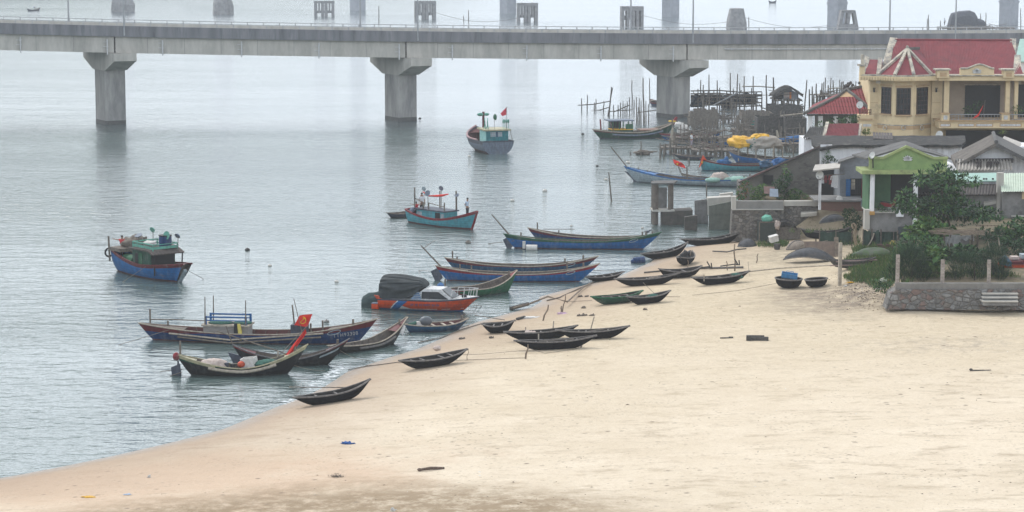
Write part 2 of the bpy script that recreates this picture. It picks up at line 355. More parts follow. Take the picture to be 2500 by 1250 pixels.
# ------------------------------------------------------------------ water
def water_material():
    m = bpy.data.materials.new('water'); m.use_nodes = True; nt = m.node_tree; N = nt.nodes; L = nt.links; b = N['Principled BSDF']
    b.inputs['IOR'].default_value = 1.9; b.inputs['Specular IOR Level'].default_value = .5
    ge = N.new('ShaderNodeNewGeometry'); pos = ge.outputs['Position']
    def noise(scale, st, det=4, rough=.55, rot=0, dist=0.0):
        mp = N.new('ShaderNodeMapping'); mp.inputs['Scale'].default_value = st; mp.inputs['Rotation'].default_value = (0, 0, R(rot)); L.new(pos, mp.inputs[0])
        n = N.new('ShaderNodeTexNoise'); n.inputs['Scale'].default_value = scale; n.inputs['Detail'].default_value = det; n.inputs['Roughness'].default_value = rough
        n.inputs['Distortion'].default_value = dist; L.new(mp.outputs[0], n.inputs['Vector']); return n.outputs['Fac']
    def rng(v, a, c, lo=0.0, hi=1.0):
        r = N.new('ShaderNodeMapRange'); r.inputs[1].default_value = a; r.inputs[2].default_value = c; r.inputs[3].default_value = lo; r.inputs[4].default_value = hi
        L.new(v, r.inputs[0]); return r.outputs[0]
    def mth(op, a, c):
        n = N.new('ShaderNodeMath'); n.operation = op
        for i, q in enumerate((a, c)):
            if isinstance(q, (int, float)): n.inputs[i].default_value = q
            else: L.new(q, n.inputs[i])
        return n.outputs[0]
    # wind patches: ruffled near the camera, smoother beyond the piers
    sx = N.new('ShaderNodeSeparateXYZ'); L.new(pos, sx.inputs[0])
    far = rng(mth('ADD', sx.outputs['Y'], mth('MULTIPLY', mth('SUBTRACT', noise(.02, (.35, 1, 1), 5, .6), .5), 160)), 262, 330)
    cat = rng(noise(.03, (.3, 1.1, 1), 5, .6), .38, .62, .55, 1.15)
    amp = mth('MULTIPLY', mth('MULTIPLY', cat, rng(far, 0, 1, 1.0, .5)), rng(sx.outputs['Y'], 110, 190, .62, 1.0))
    rip = mth('ADD', mth('MULTIPLY', noise(2.0, (.5, 1, 1), 4, .6, 8), .75), mth('MULTIPLY', noise(.75, (.5, 1, 1), 3, .55, -6), 1.7))
    swell = noise(.16, (.12, 1, 1), 3, .55, 3)
    h = mth('ADD', mth('MULTIPLY', mth('MULTIPLY', rip, amp), .19), mth('MULTIPLY', swell, .09))
    bp = N.new('ShaderNodeBump'); bp.inputs['Distance'].default_value = 1.0; bp.inputs['Strength'].default_value = 1.0
    L.new(h, bp.inputs['Height']); L.new(bp.outputs[0], b.inputs['Normal'])
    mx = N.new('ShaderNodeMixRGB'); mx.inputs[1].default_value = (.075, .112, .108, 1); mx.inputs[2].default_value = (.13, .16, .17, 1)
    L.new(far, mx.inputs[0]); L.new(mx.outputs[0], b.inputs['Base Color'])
    b.inputs['Roughness'].default_value = .07
    return m
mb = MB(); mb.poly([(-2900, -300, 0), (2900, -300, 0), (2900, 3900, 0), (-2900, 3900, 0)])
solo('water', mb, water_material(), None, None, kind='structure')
# flecks of foam where small waves break
mb = MB(); rr = random.Random(2)
for (a, bb, n, w_) in (((690,990),(735,972),26,.5),((770,950),(830,905),46,.8),((800,925),(850,893),40,.7),((985,852),(1060,818),16,.4),((1180,778),(1240,765),8,.3)):
    p0, p1 = P(*a, .0), P(*bb, .0)
    for i in range(n):
        q = p0.lerp(p1, rr.random()) + Vector((rr.gauss(-.3, .3) * w_, rr.gauss(0, .4) * w_, .012)); l_ = rr.uniform(.05, .28); h_ = rr.uniform(.02, .05)
        mb.poly([q + Vector((-l_, 0, 0)), q + Vector((0, -h_, .004)), q + Vector((l_, rr.uniform(-.05, .05), 0)), q + Vector((0, h_, .018))])
solo('foam', mb, mat('foam', (.74, .76, .77), (.6, .63, .64), 6, .6), None, None, kind='stuff')
# ------------------------------------------------------------------ far hills, whose reflection greys the water at the far left
mb = MB(); rows = []
for j in range(9):
    v = j / 8; rows.append([(-1000 + i * 25, 960 + v * 300 + 25 * math.sin(i * .5), max(0, (math.sin(math.pi * v) ** .7 * (44 + 9 * math.sin(i * .31) + 6 * math.sin(i * .83 + 1))) * (1 if i < 26 else max(0, 1 - (i - 26) / 15)) - 2)) for i in range(42)])
mb.smooth = True; mb.grid(rows)
solo('hills', mb, mat('hill_green', (.06, .09, .05), (.035, .055, .035), .02, .95), None, None, kind='structure')
# ------------------------------------------------------------------ haze
m = bpy.data.materials.new('haze'); m.use_nodes = True; nt = m.node_tree; nt.nodes.remove(nt.nodes['Principled BSDF'])
pv = nt.nodes.new('ShaderNodeVolumePrincipled'); pv.inputs['Color'].default_value = (.86, .9, .95, 1); pv.inputs['Density'].default_value = 0.00026; pv.inputs['Anisotropy'].default_value = .0
nt.links.new(pv.outputs[0], nt.nodes['Material Output'].inputs['Volume'])
mb = MB().box2(-3000, -400, -5, 3000, 4000, 62); solo('haze', mb, m, None, None, kind='stuff')
# ------------------------------------------------------------------ shared materials
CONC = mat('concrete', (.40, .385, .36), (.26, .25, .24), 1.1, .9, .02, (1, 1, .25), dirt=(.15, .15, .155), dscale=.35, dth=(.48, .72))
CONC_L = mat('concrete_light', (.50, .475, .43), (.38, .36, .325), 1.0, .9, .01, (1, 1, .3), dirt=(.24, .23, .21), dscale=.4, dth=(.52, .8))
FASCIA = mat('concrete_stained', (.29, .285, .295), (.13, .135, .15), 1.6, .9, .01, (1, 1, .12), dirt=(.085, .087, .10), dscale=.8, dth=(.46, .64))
STEEL = mat('grey_steel', (.35, .36, .37), (.27, .28, .29), 3, .5, 0, metal=.3)
WOOD = mat('weathered_wood', (.20, .17, .14), (.09, .075, .065), 5, .9, .01, (1, 1, 1))
WOOD_L = mat('pale_wood', (.42, .37, .30), (.25, .21, .17), 6, .9, .01)
BAMBOO = mat('old_bamboo', (.20, .175, .15), (.095, .082, .07), 4, .85, .01)
BLACK = mat('tarred_weave', (.010, .010, .012), (.004, .004, .006), 9, .9, .01, spec=.06)
# ------------------------------------------------------------------ near bridge
b1 = P(271, 301); b3 = P(1643, 285.5); bdir = Vector((b3.x - b1.x, b3.y - b1.y, 0)).normalized(); brz = math.atan2(bdir.y, bdir.x)
bn = Vector((-bdir.y, bdir.x, 0))
BW = 10.0                                   # deck width; local x along the bridge, y away from the camera
front = -BW / 2
def bl(pt): d = Vector((pt[0], pt[1], 0)) - Vector((b1.x, b1.y, 0)); return d.dot(bdir), d.dot(bn)
def on_front(px, py, yl=front):             # where a pixel's ray meets the bridge's front plane
    d = ray(px, py); o = Vector((0, 0, CAM_H)); q = Vector((b1.x, b1.y, 0)) + bn * yl
    t = (q - o).dot(bn) / d.dot(bn); h = o + d * t
    return (h - Vector((b1.x, b1.y, 0))).dot(bdir), h.z
pts = [on_front(x, y) for x, y in ((0, 122), (271, 130.5), (620, 136.5), (978, 140), (1300, 144), (1643, 147), (2100, 146))]
cf = np.polyfit([p[0] for p in pts], [p[1] for p in pts], 2)
def zb(x):
    x = min(max(x, -60), 150); return float(np.polyval(cf, x))
bridge = thing('road_bridge', 'long grey concrete road bridge on hammerhead piers across the water', 'bridge', (b1.x, b1.y, 0), brz)
XS = np.linspace(-80, 190, 109)
def sweep(sec, x0=-80, x1=190, mbx=None):   # (y, z above the girder soffit) section swept along the curving deck
    mbx = mbx or MB(); xs = [x for x in XS if x0 < x < x1]; xs = [x0] + xs + [x1]
    rows = [[(x, y, zb(x) + z) for y, z in sec] for x in xs]; bs = mbx.grid(rows, True); n = len(sec)
    mbx.face([bs[0] + k for k in range(n)]); mbx.face([bs[-1] + k for k in range(n)][::-1]); return mbx
def boxsec(y0, y1, z0, z1): return [(y0, z0), (y1, z0), (y1, z1), (y0, z1)]
px1 = 0.0; px2 = bl(P(978, 292.5))[0]; px3 = bl(P(1643, 285.5))[0]; span = (px3 - px1) / 2
for k in range(-2, 5):                      # one girder per span, joint gaps over the piers
    a, c = px1 + k * span + .9, px1 + (k + 1) * span + .72
    g = MB()
    for yy in (front + .45, -1.6, 1.6, -front - 1.0): sweep(boxsec(yy, yy + .55, 0, 2.05), a, c, g)
    sweep(boxsec(front + 1.0, -front - 1.0, 1.5, 2.05), a, c, g)
    gp_ = part('girder', g, CONC_L, bridge); g = MB()
    for q_ in np.arange(a + 4, c - 2, 4.6): g.box(q_, front + .447, zb(q_) + 1.0, .035, .012, 1.9)
    part('form_joint', g, mat('joint_dark', (.16, .155, .15), (.11, .105, .10), 2, .95), gp_)
part('deck', sweep(boxsec(front + .2, -front - .2, 2.056, 2.55)), CONC, bridge)
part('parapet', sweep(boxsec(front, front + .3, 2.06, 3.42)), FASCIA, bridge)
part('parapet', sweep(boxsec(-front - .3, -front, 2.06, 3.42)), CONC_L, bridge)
part('roadway', sweep(boxsec(front + .302, -front - .302, 2.552, 2.62)), mat('road_pale', (.34, .335, .33), (.27, .265, .26), 1, .95), bridge)
for yy in (front + .15, -front - .15):
    r = MB()
    sweep(boxsec(yy - .055, yy + .055, 3.80, 3.89), mbx=r)
    x = -80
    while x < 190: r.box(x, yy, zb(x) + 3.62, .13, .1, .38); x += 2.08
    part('railing', r, mat('rail_grey', (.42, .42, .42), (.3, .3, .31), 2, .6), bridge)
pu = R(-62) - brz
def pier(x):
    zt = zb(x) - .06; c, s_ = math.cos(pu), math.sin(pu); w2 = 1.35
    def loc(u, v, z): return (x + u * c - v * s_, u * s_ + v * c, z)
    m1 = MB(); Ls, Lc = 2.15, 6.3
    out = [(-Lc, zt), (-Lc, zt - .95), (-Ls - .3, zt - 2.3), (Ls + .3, zt - 2.3), (Lc, zt - .95), (Lc, zt)]
    bb = m1.add([loc(u, -w2 - .12, z) for u, z in out]); cc = m1.add([loc(u, w2 + .12, z) for u, z in out]); n = len(out)
    m1.face([bb + i for i in range(n)]); m1.face([cc + i for i in range(n)][::-1])
    for i in range(n): m1.face((bb + i, bb + (i + 1) % n, cc + (i + 1) % n, cc + i)[::-1])
    p = part('pier', m1, CONC_L, bridge)
    m2 = MB(); ring = [(-Ls, -w2 + .15), (-Ls + .15, -w2), (Ls - .15, -w2), (Ls, -w2 + .15), (Ls, w2 - .15), (Ls - .15, w2), (-Ls + .15, w2), (-Ls, w2 - .15)]
    m2.grid([[loc(u, v, z) for u, v in ring] for z in (-3, .0, .55, zt - 2.298)], True); part('shaft', m2, CONC, p)
    m3 = MB(); m3.grid([[loc(u * 1.004, v * 1.006, z) for u, v in ring] for z in (-2, .02, .5)], True); part('tide_mark', m3, mat('wet_concrete', (.11, .105, .10), (.07, .07, .068), 3, .7), p)
    m4 = MB()
    m4.box(*loc(0, 0, zt + .03), 9.2, .6, .05, pu); part('bearing', m4, WOOD, p)
for x in (px1 - span, px1, px2, px3, px3 + span, px3 + 2 * span): pier(x)
PIPE = mat('white_pipe', (.6, .6, .6), (.45, .45, .45), 4, .5)
for px_ in (50, 262, 397, 590, 779, 975, 1105, 1287, 1468, 1645):
    x, z = on_front(px_, 125); g = MB().tube([(x, front + .3, zb(x) - .25), (x, front + .3, zb(x) + 1.75)], .09, 8)
    g.box(x - .18, front + .36, zb(x) + .75, .7, .12, .07).box(x - .18, front + .36, zb(x) + 1.35, .7, .12, .07); part('drain_pipe', g, PIPE, bridge)
x0 = on_front(1770, 119)[0]; g = MB()
g.tube([(x, front + .25, zb(x) + 1.42) for x in np.linspace(x0, 190, 20)], .07, 6)
for x in np.arange(x0 + 1, 190, 2.1): g.box(x, front + .32, zb(x) + 1.42, .1, .22, .26)
part('water_pipe', g, PIPE, bridge)
def lamp(px_, yl, label):
    x, _ = on_front(px_, 70, yl); zt = zb(x)
    p = Vector((b1.x, b1.y, 0)) + bdir * x + bn * yl
    t = thing('street_lamp', label, 'street lamp', (p.x, p.y, zt + (2.3 if yl < 0 else 3.3)), brz, 'street lamps along the bridge')
    g = MB().tube([(0, 0, -.1), (0, 0, 1.2), (0, 0, 9)], [.15, .12, .07], 8); part('pole', g, STEEL, t)
    sg = 1 if yl < 0 else -1
    part('arm', MB().tube([(0, 0, 8.9), (0, .5 * sg, 9.4), (0, 1.8 * sg, 9.6)], .05, 6), STEEL, t); part('lamp_head', MB().box(0, 2.1 * sg, 9.6, .25, .8, .14), PIPE, t)
for px_, yl, lb in ((303, front + .1, 'thin grey lamp post over the leftmost bridge pier'), (880, -front - .1, 'lamp post on the far rail, first left of the middle pier'),
    (1020, front + .1, 'grey lamp post on the near rail over the middle pier'), (1692, front + .1, 'lamp post on the near rail over the pier by the fish traps'),
    (168, -front - .1, 'leftmost lamp post, on the far rail left of the first pier'), (1540, -front - .1, 'lamp post on the far rail in front of the slotted ruined pier'),
    (2172, -front - .1, 'lamp post on the far rail just above the red gable roof'), (2333, front + .1, 'rightmost lamp post, in front of the far thatched net hut')):
    lamp(px_, yl, lb)
# ------------------------------------------------------------------ far railway bridge and ruined piers
rp = [P(1240, 33), P(1637, 41), P(2043, 66)]; rdir = (rp[2] - rp[0]).normalized(); rrz = math.atan2(rdir.y, rdir.x)
rb = thing('railway_bridge', 'far hazy bridge on plain square concrete piers beyond the road bridge', 'bridge', rp[0], rrz)
rn = Vector((-rdir.y, rdir.x, 0)); RAIL = mat('haze_tinted_concrete', (.38, .39, .42), (.30, .31, .34), .8, .9)  # far concrete made paler and bluer: distance haze put into its colour
for q in (P(1240, 33), P(1637, 41), P(2043, 66), P(2462, 61), rp[0] * 2 - rp[1]):
    d = q - rp[0]; lx, ly = d.dot(rdir), d.dot(rn)
    g = MB().box(lx, ly, 5, 3.6, 3.6, 16).box(lx, ly, 6.2, 3.9, 3.9, .5); part('pier', g, RAIL, rb)
part('deck', MB().box(20, 2, 14.2, 420, 5, 2), RAIL, rb)
OLD = mat('ruin_concrete', (.30, .29, .29), (.18, .175, .175), .9, .95, .03)
def ruin(px_, base, wpx, hpx, kind, label):
    c = P(px_, base); k = c.y / FPX; w_ = wpx * k; h = hpx * k
    t = thing('ruined_pier', label, 'ruined pier', c, random.uniform(-.15, .15), 'row of ruined piers beyond the bridge'); g = MB(); d = w_ * .55
    if kind == 'box':
        n = 6
        for i in range(n):
            if i in (1, 4): g.box(-w_ / 2 + w_ * (i + .5) / n, 0, h * .62, w_ / n * .55, d, h * .8)
            else: g.box(-w_ / 2 + w_ * (i + .5) / n, 0, h * .5 - .3, w_ / n * random.uniform(.82, .99), d, h + .6)
        g.box(0, 0, h * .93, w_, d * 1.02, h * .14).box(0, 0, h * .3, w_ * .96, d * .5, h * .16)
    elif kind == 'slot':
        for u in (-.44, -.2, .06, .24, .45): g.box(u * w_, 0, h * .5 - .3, w_ * .13, d, h + .6)
        g.box(0, 0, h * .9, w_, d * 1.03, h * .2).box(0, .1, h * .45, w_ * .9, d * .4, h * .2).box(-.1 * w_, 0, h * .6, w_ * .3, d * .8, h * .5)
    elif kind == 'arch':
        for u0, u1 in ((-.5, -.32), (-.08, .06), (.5, .3)):
            g.grid([[(u0 * w_ - .06 * w_, -d / 2, -.5), (u0 * w_ + .12 * w_, -d / 2, -.5), (u0 * w_ + .12 * w_, d / 2, -.5), (u0 * w_ - .06 * w_, d / 2, -.5)],
                    [(u1 * w_ - .06 * w_, -d / 2, h), (u1 * w_ + .1 * w_, -d / 2, h), (u1 * w_ + .1 * w_, d / 2, h), (u1 * w_ - .06 * w_, d / 2, h)]], True)
        g.box(0, 0, h * .95, w_ * .74, d, h * .14).box(0, 0, h * .1, w_ * 1.05, d * 1.05, h * .3)
    else:
        top = .62 if kind == 'cone' else .7
        rows = []
        for v, s_ in ((-.1, 1), (.35, .98), (.55, .9), (.98, top), (1, top * .5)):
            rows.append([(math.cos(a) * w_ / 2 * s_ * random.uniform(.95, 1.05), math.sin(a) * d * s_ * random.uniform(.95, 1.05), h * v) for a in np.linspace(0, 6.2832, 9)[:-1]])
        b_ = g.grid(rows, True); g.face([b_[-1] + k for k in range(8)])
        if kind == 'cone':
            for i in range(7): g.tube([(random.uniform(-.5, .5) * w_, -d * .8, -.3), (random.uniform(-.35, .35) * w_, -d * .5, h * random.uniform(.6, 1.1))], .12, 5)
    part('masonry', g, OLD, t)
for a in ((300, 29, 60, 50, 'cone', 'ragged cone of old piles, leftmost in the far haze'), (545, 35, 52, 50, 'cone', 'ragged cone of old piles, second from the far left'),
    (792, 40, 50, 37, 'box', 'square ruined pier of upright slabs at the end of the pile cones'), (1038, 47, 52, 44, 'box', 'square ruined pier directly behind the middle lamp post'),
    (1287, 53, 51, 45, 'box', 'square ruined pier of slabs beneath a square railway pier'), (1542, 66, 53, 50, 'slot', 'dark ruined pier with tall open slots'),
    (1798, 70, 50, 50, 'solid', 'solid tapering ruined pier without openings'), (2068, 70, 44, 44, 'arch', 'ruined pier with two oval openings by the railway pier')): ruin(*a)
# ------------------------------------------------------------------ boats
def _seams(m):                                # dark plank seams every hand's breadth up the side
    m['seams'] = 1; nt = m.node_tree; N = nt.nodes; L = nt.links; b = N['Principled BSDF']; src = b.inputs['Base Color'].links[0].from_socket
    tc = N.new('ShaderNodeTexCoord'); sx = N.new('ShaderNodeSeparateXYZ'); L.new(tc.outputs['Object'], sx.inputs[0])
    a = N.new('ShaderNodeMath'); a.operation = 'MULTIPLY'; a.inputs[1].default_value = 5.2; L.new(sx.outputs['Z'], a.inputs[0])
    f = N.new('ShaderNodeMath'); f.operation = 'FRACT'; L.new(a.outputs[0], f.inputs[0]); c = N.new('ShaderNodeMath'); c.operation = 'LESS_THAN'; c.inputs[1].default_value = .1; L.new(f.outputs[0], c.inputs[0])
    k = N.new('ShaderNodeMath'); k.operation = 'MULTIPLY'; k.inputs[1].default_value = .45; L.new(c.outputs[0], k.inputs[0])
    mx = N.new('ShaderNodeMixRGB'); mx.inputs[2].default_value = (.015, .015, .016, 1); L.new(k.outputs[0], mx.inputs[0]); L.new(src, mx.inputs[1]); L.new(mx.outputs[0], b.inputs['Base Color'])
def paint(name, rgb, k=.75, worn=(.18, .17, .16)):
    c = S(*rgb, k); m = mat('paint_' + name, c, tuple(x * .6 for x in c), 3, .6, .006, (1.6, 1.6, .7), dirt=tuple(.55 * a + .45 * b for a, b in zip(worn, c)), dscale=1.3, dth=(.52, .72), spec=.3)
    if 'seams' not in m: _seams(m)
    return m
BLUE = paint('blue', (8, 106, 176)); BLUE_D = paint('deep_blue', (8, 62, 118)); TEAL_H = paint('blue_green', (14, 84, 124)); RED = paint('red', (150, 30, 44)); RED_D = paint('dark_red', (108, 24, 36))
GREEN = paint('green', (24, 108, 70)); GREEN_D = paint('dark_green', (18, 82, 62)); TURQ = paint('turquoise', (84, 172, 186)); TEAL = paint('teal', (40, 140, 150)); MINT = paint('mint', (110, 185, 165))
WHITE = paint('white', (235, 235, 235), .8); GREYP = paint('grey', (128, 140, 158)); SLATE = paint('slate', (82, 88, 104)); ORANGE = paint('orange', (222, 74, 14), .85); ROYAL = paint('royal_blue', (10, 110, 178))
CREAM = paint('cream', (205, 196, 160)); BLACKP = paint('black', (20, 22, 28), .8, (.09, .09, .09)); BOTTOM = paint('rusty_bottom', (112, 62, 66)); PALE = paint('pale_blue_white', (178, 192, 200)); SKYB = paint('sky_blue', (58, 128, 196))
INNER = mat('bare_planks', (.15, .125, .105), (.075, .062, .055), 5, .85, .01); INNER_R = mat('red_planks', (.15, .05, .05), (.08, .04, .038), 5, .8)
DARK = mat('dark_void', (.012, .013, .016), (.008, .008, .01), 3, .6); GLASS = mat('dark_glass', (.018, .024, .028), (.012, .016, .02), 2, .25, spec=.25)  # DARK: black gear and cloth, also shade painted on flat opening panels
ROPE = mat('rope', (.20, .17, .14), (.12, .10, .085), 9, .9); NETG = mat('green_net', (.05, .15, .115), (.03, .08, .065), 8, .9, .04); NETW = mat('pale_net', (.52, .44, .40), (.38, .30, .26), 7, .9, .03)
TARP = mat('grey_tarp', (.038, .046, .050), (.022, .028, .031), 2.5, .75, .02); YELLOW = mat('yellow_tarp', (.75, .42, .03), (.5, .27, .02), 2, .6, .04); FLAGR = mat('flag_red', (.72, .035, .025), (.5, .025, .02), 3, .7); FLAGY = mat('flag_yellow', (.75, .48, .03), None, 3, .7)
FOAMW = mat('foam_box', (.62, .60, .57), (.46, .44, .41), 6, .7); SKIN = mat('skin', (.32, .19, .13), (.27, .16, .11), 5, .6); HAIR = mat('black_hair', (.012, .011, .012), None, 5, .6)
class Hull:
    def __init__(s, L, B, D, br, sr, brake, srake, stern=0.0, pw=2.4, fw=.03, bq=2.0, sq=2.0, rock=0.0, rq=2.5, bn_=2.2, zn=1.25, kb=0.0, ks=0.0):
        s.__dict__.update(locals())
    def b(s, t):
        u = abs(2 * t - 1); f = 1 - u ** s.pw
        if t < .5 and s.stern: f = max(f, s.stern + (1 - s.stern) * f)
        return max(s.B / 2 * f, s.fw)
    def sh(s, t): return s.D + s.br * max(0, 2 * t - 1) ** s.bq + s.sr * max(0, 1 - 2 * t) ** s.sq
    def ke(s, t):
        z = s.rock * abs(2 * t - 1) ** s.rq + s.kb * max(0, 2 * t - 1) ** 3 + s.ks * max(0, 1 - 2 * t) ** 3
        return min(z, s.sh(t) - .08)
    def xs(s, t): return -s.L / 2 + s.L * t
    def xk(s, t): return -s.L / 2 + s.srake + (s.L - s.srake - s.brake) * t
    def pt(s, t, v, side, ins=0.0):
        k, h = s.ke(t), s.sh(t); y = s.b(t) * (1 - (1 - v) ** s.bn_)
        z = k + (h - k) * v ** s.zn
        if ins: y = max(y - ins, 0); z = max(z, k + ins * 1.2) if v < .5 else z
        return Vector((s.xs(t) * v + s.xk(t) * (1 - v), side * y, z))
    def vz(s, t, z):
        k, h = s.ke(t), s.sh(t); return max(0, min(1, (z - k) / (h - k))) ** (1 / s.zn)
    def build(s, parent, mats, strake=None, af=0.0, th=.05, inner_floor=.12, nt_=30, name='hull'):
        """mats: bottom, side, strake, inside; strake(t) = depth of the upper band"""
        m = MB(); m.smooth = True; T = np.linspace(0, 1, nt_ + 1)
        for side in (-1, 1):
            bands = []
            va = [s.vz(t, af) for t in T]; vs_ = [max(s.vz(t, s.sh(t) - (strake(t) if strake else 0)), a + .01) for t, a in zip(T, va)]
            for (lo, hi, n, mi) in ((None, va, 3, 0), (va, vs_, 5, 1), (vs_, None, 2, 2)):
                m.m = mi; rows = []
                for i, t in enumerate(T):
                    l = lo[i] if lo else 0.0; h = hi[i] if hi else 1.0
                    rows.append([s.pt(t, l + (h - l) * j / n, side) for j in range(n + 1)])
                if mi == 2 and not strake: continue
                if mi == 0 and af <= 0: continue
                m.grid(rows)
            m.m = 3
            m.grid([[s.pt(t, v, side, th) for v in (.0, .3, .55, .8, 1.0)] for t in T])
        if s.stern:
            m.m = 1; m.smooth = False
            a = [s.pt(0, v, -1) for v in np.linspace(0, 1, 7)]; c = [s.pt(0, v, 1) for v in np.linspace(0, 1, 7)]; m.poly(a + c[::-1])
        o = part(name, m, mats, parent); return o
    def gunwale(s, parent, mat_, w=.07, h=.06, t0=0.0, t1=1.0, name='gunwale', dz=0.0, out=.0):
        m = MB()
        for side in (-1, 1):
            m.tube([s.pt(t, 1, side) + Vector((0, side * out, dz)) for t in np.linspace(t0, t1, 25)], [(w + h) / 2 * .8] * 25, 4)
        if s.stern and t0 == 0: m.tube([s.pt(0, 1, -1), s.pt(0, 1, 1)], (w + h) / 2 * .8, 4)
        return part(name, m, mat_, parent)
    def thwarts(s, parent, mat_, ts, dz=.06, w=.16, th=.035):
        for t in ts:
            y = s.b(t) - .02; x = s.xs(t); part('thwart', MB().box(x, 0, s.sh(t) - dz, w, 2 * y, th), mat_, parent)
    def ribs(s, parent, mat_, ts, r=.028):
        for t in ts:
            m = MB(); m.tube([s.pt(t, v, -1, .06) for v in (1, .8, .5, .2)] + [s.pt(t, v, 1, .06) for v in (.2, .5, .8, 1)], r, 4); part('rib', m, mat_, parent)
    def deck(s, parent, mat_, t0, t1, dz=.03, name='deck', camber=.04):
        m = MB(); m.grid([[Vector((s.xs(t), y * (s.b(t) - .02), s.sh(t) - dz + camber * (1 - y * y))) for y in (-1, -.5, 0, .5, 1)] for t in np.linspace(t0, t1, 9)]); return part(name, m, mat_, parent)
    def floor(s, parent, mat_, z, t0=.12, t1=.88):
        m = MB(); rows = []
        for t in np.linspace(t0, t1, 15):
            v = s.vz(t, z); p = s.pt(t, v, 1); y = max(p.y - .05, .01); rows.append([(p.x, -y, z), (p.x, y, z)])
        m.grid(rows); return part('floor_boards', m, mat_, parent)
def place2(pa, pb, za, zb_):
    """world centre, length and heading of a hull from its two tip pixels and their heights"""
    a, b = P(*pa, za), P(*pb, zb_); d = b - a
    return Vector(((a.x + b.x) / 2, (a.y + b.y) / 2, 0)), math.hypot(d.x, d.y), math.atan2(d.y, d.x)
# ---- woven rowing boats on the sand
def rowboat(pa, pb, label, B=.85, D=.54, sr=.13, br=.2, za=.67, zb_=.74, hullm=None, rimm=None, thw=(.3, .5, .7), post=None, roll=0.0, rock=.24, water=False, group='woven rowing boats drawn up on the beach', cat='rowing boat', inm=None, grooved=False):
    g0 = 0.0
    for _ in range(4):
        c, L, rz = place2(pa, pb, g0 + za, g0 + zb_); g0 = -.1 if water else G(c.x, c.y)
    dx, dy = math.cos(rz) * L * .3, math.sin(rz) * L * .3
    pit = 0 if water else math.atan2(G(c.x + dx, c.y + dy) - G(c.x - dx, c.y - dy), L * .6)
    t = thing('rowing_boat', label, cat, (c.x, c.y, g0 - .07), group=group, rot=(roll, -pit, rz))
    h = Hull(L, B, D, br, sr, L * .17, L * .15, rock=rock, rq=3.6, pw=2.5, bn_=2.8, zn=1.1, fw=.05, bq=1.9, sq=1.9)
    bm = hullm or BLACK
    h.build(t, (bm, bm, bm, inm or INNERD), th=.04); h.gunwale(t, rimm or RIM, .065, .06)
    h.thwarts(t, RIM, thw, .05, .09, .04)
    h.deck(t, rimm or RIM, 0, .045, .0, 'bow_cap', 0); h.deck(t, rimm or RIM, .955, 1, .0, 'bow_cap', 0)
    if post:
        for (tt, side, hh, lean) in post:
            p = h.pt(tt, 1, side); part('thole_post', MB().tube([p + Vector((0, 0, -.2)), p + Vector((lean, 0, hh))], .035, 6), WOOD_L, t)
    RB.append((t, h)); return t, h
RB = []
RIM = mat('grey_bamboo_rim', (.19, .175, .165), (.09, .083, .08), 6, .85, .005); INNERD = mat('dark_inside', (.045, .04, .037), (.02, .018, .018), 5, .9)
def oar(p0, p1, label, blade=.9, bw=.2, r=.028, group=None, at=1):
    p0, p1 = Vector(p0), Vector(p1); d = (p1 - p0); L = d.length; c = p0
    t = thing('oar', label, 'oar', p0, group=group); d.normalize()
    part('shaft', MB().tube([(0, 0, 0), d * (L - blade * .8)], r, 6), BAMBOO, t)
    s_ = d.cross(Vector((0, 0, 1))).normalized(); e = d * L; b0 = d * (L - blade); m = MB(); u = Vector((0, 0, .02))
    q = [b0 - s_ * bw * .2, b0 + s_ * bw * .2, e + s_ * bw * .5, e - s_ * bw * .5]; m.slab([x + u for x in q], .03); part('blade', m, WOOD, t); return t
b, h = rowboat((716, 962), (908, 931), 'black woven rowboat nearest the camera at the water edge with an oar across it', post=None, za=.6, zb_=.9, B=.85, br=.42, sr=.1, thw=(.3, .55))
cb = b.location; q = PG(800, 955)
oar(P(845, 946, cb.z + .55), P(706, 945, cb.z + .75), 'long oar lying across the nearest black rowboat, pointing at the water', .7, .12)
rowboat((975, 873), (1143, 853), 'black rowboat with a knobbed bow and a white bundle inside, left of the roped stake', B=1.1, thw=(.2, .35, .62, .75))
q = PG(1062, 870); solo('bundle', MB().ball((0, 0, 0), (.22, .3, .14), 8, 5, jit=.08), NETW, 'small white bundle lying inside the knobbed black rowboat', 'bundle', (q.x + .1, q.y + .25, q.z + .42))
rowboat((1255, 824), (1459, 820), 'long black rowboat with a short stake standing in front of its left end', post=((.3, 1, .35, .02),), thw=(.27, .4, .63, .76))
rowboat((1360, 799), (1540, 796), 'black rowboat with a thick post leaning out of its middle, front of a pair', post=((.45, 1, .75, .3),), thw=(.3, .4, .7))
rowboat((1230, 801), (1414, 797), 'black rowboat half hidden behind the one with the leaning post', post=((.3, 1, .22, .02), (.66, 1, .45, .1)))
b, h = rowboat((1178, 783), (1260, 776), 'small open black rowboat at the water edge below the fallen pole', B=1.3, za=.7, zb_=.9, thw=(.35, .6))
oar(P(1232, 781, b.location.z + .55), P(1160, 770, .75), 'thin sculling oar sticking out over the stern of the small open rowboat', .25, .1)
rowboat((1443, 718), (1572, 707), 'bright green painted rowboat drawn up on the sand', hullm=GREEN_D, rimm=GREEN, B=1.1, za=.66, zb_=.82, thw=(.25, .4, .55, .7))
rowboat((1530, 720), (1638, 708), 'dark rowboat lying close behind the green one', B=.8)
rowboat((1500, 673), (1662, 669), 'black rowboat with a pale stern line, beached beside the flat basket tub', B=.9)
rowboat((1428, 670), (1526, 664), 'low dark rowboat half in the water beyond the bows of the blue longboats', B=1.0, water=False, za=.5, zb_=.55, D=.4, sr=.12, br=.15)
rowboat((1689, 674), (1831, 660), 'black rowboat with a rope from its raised right end and an anchor on board', B=.9, post=((.17, -1, .25, 0),))
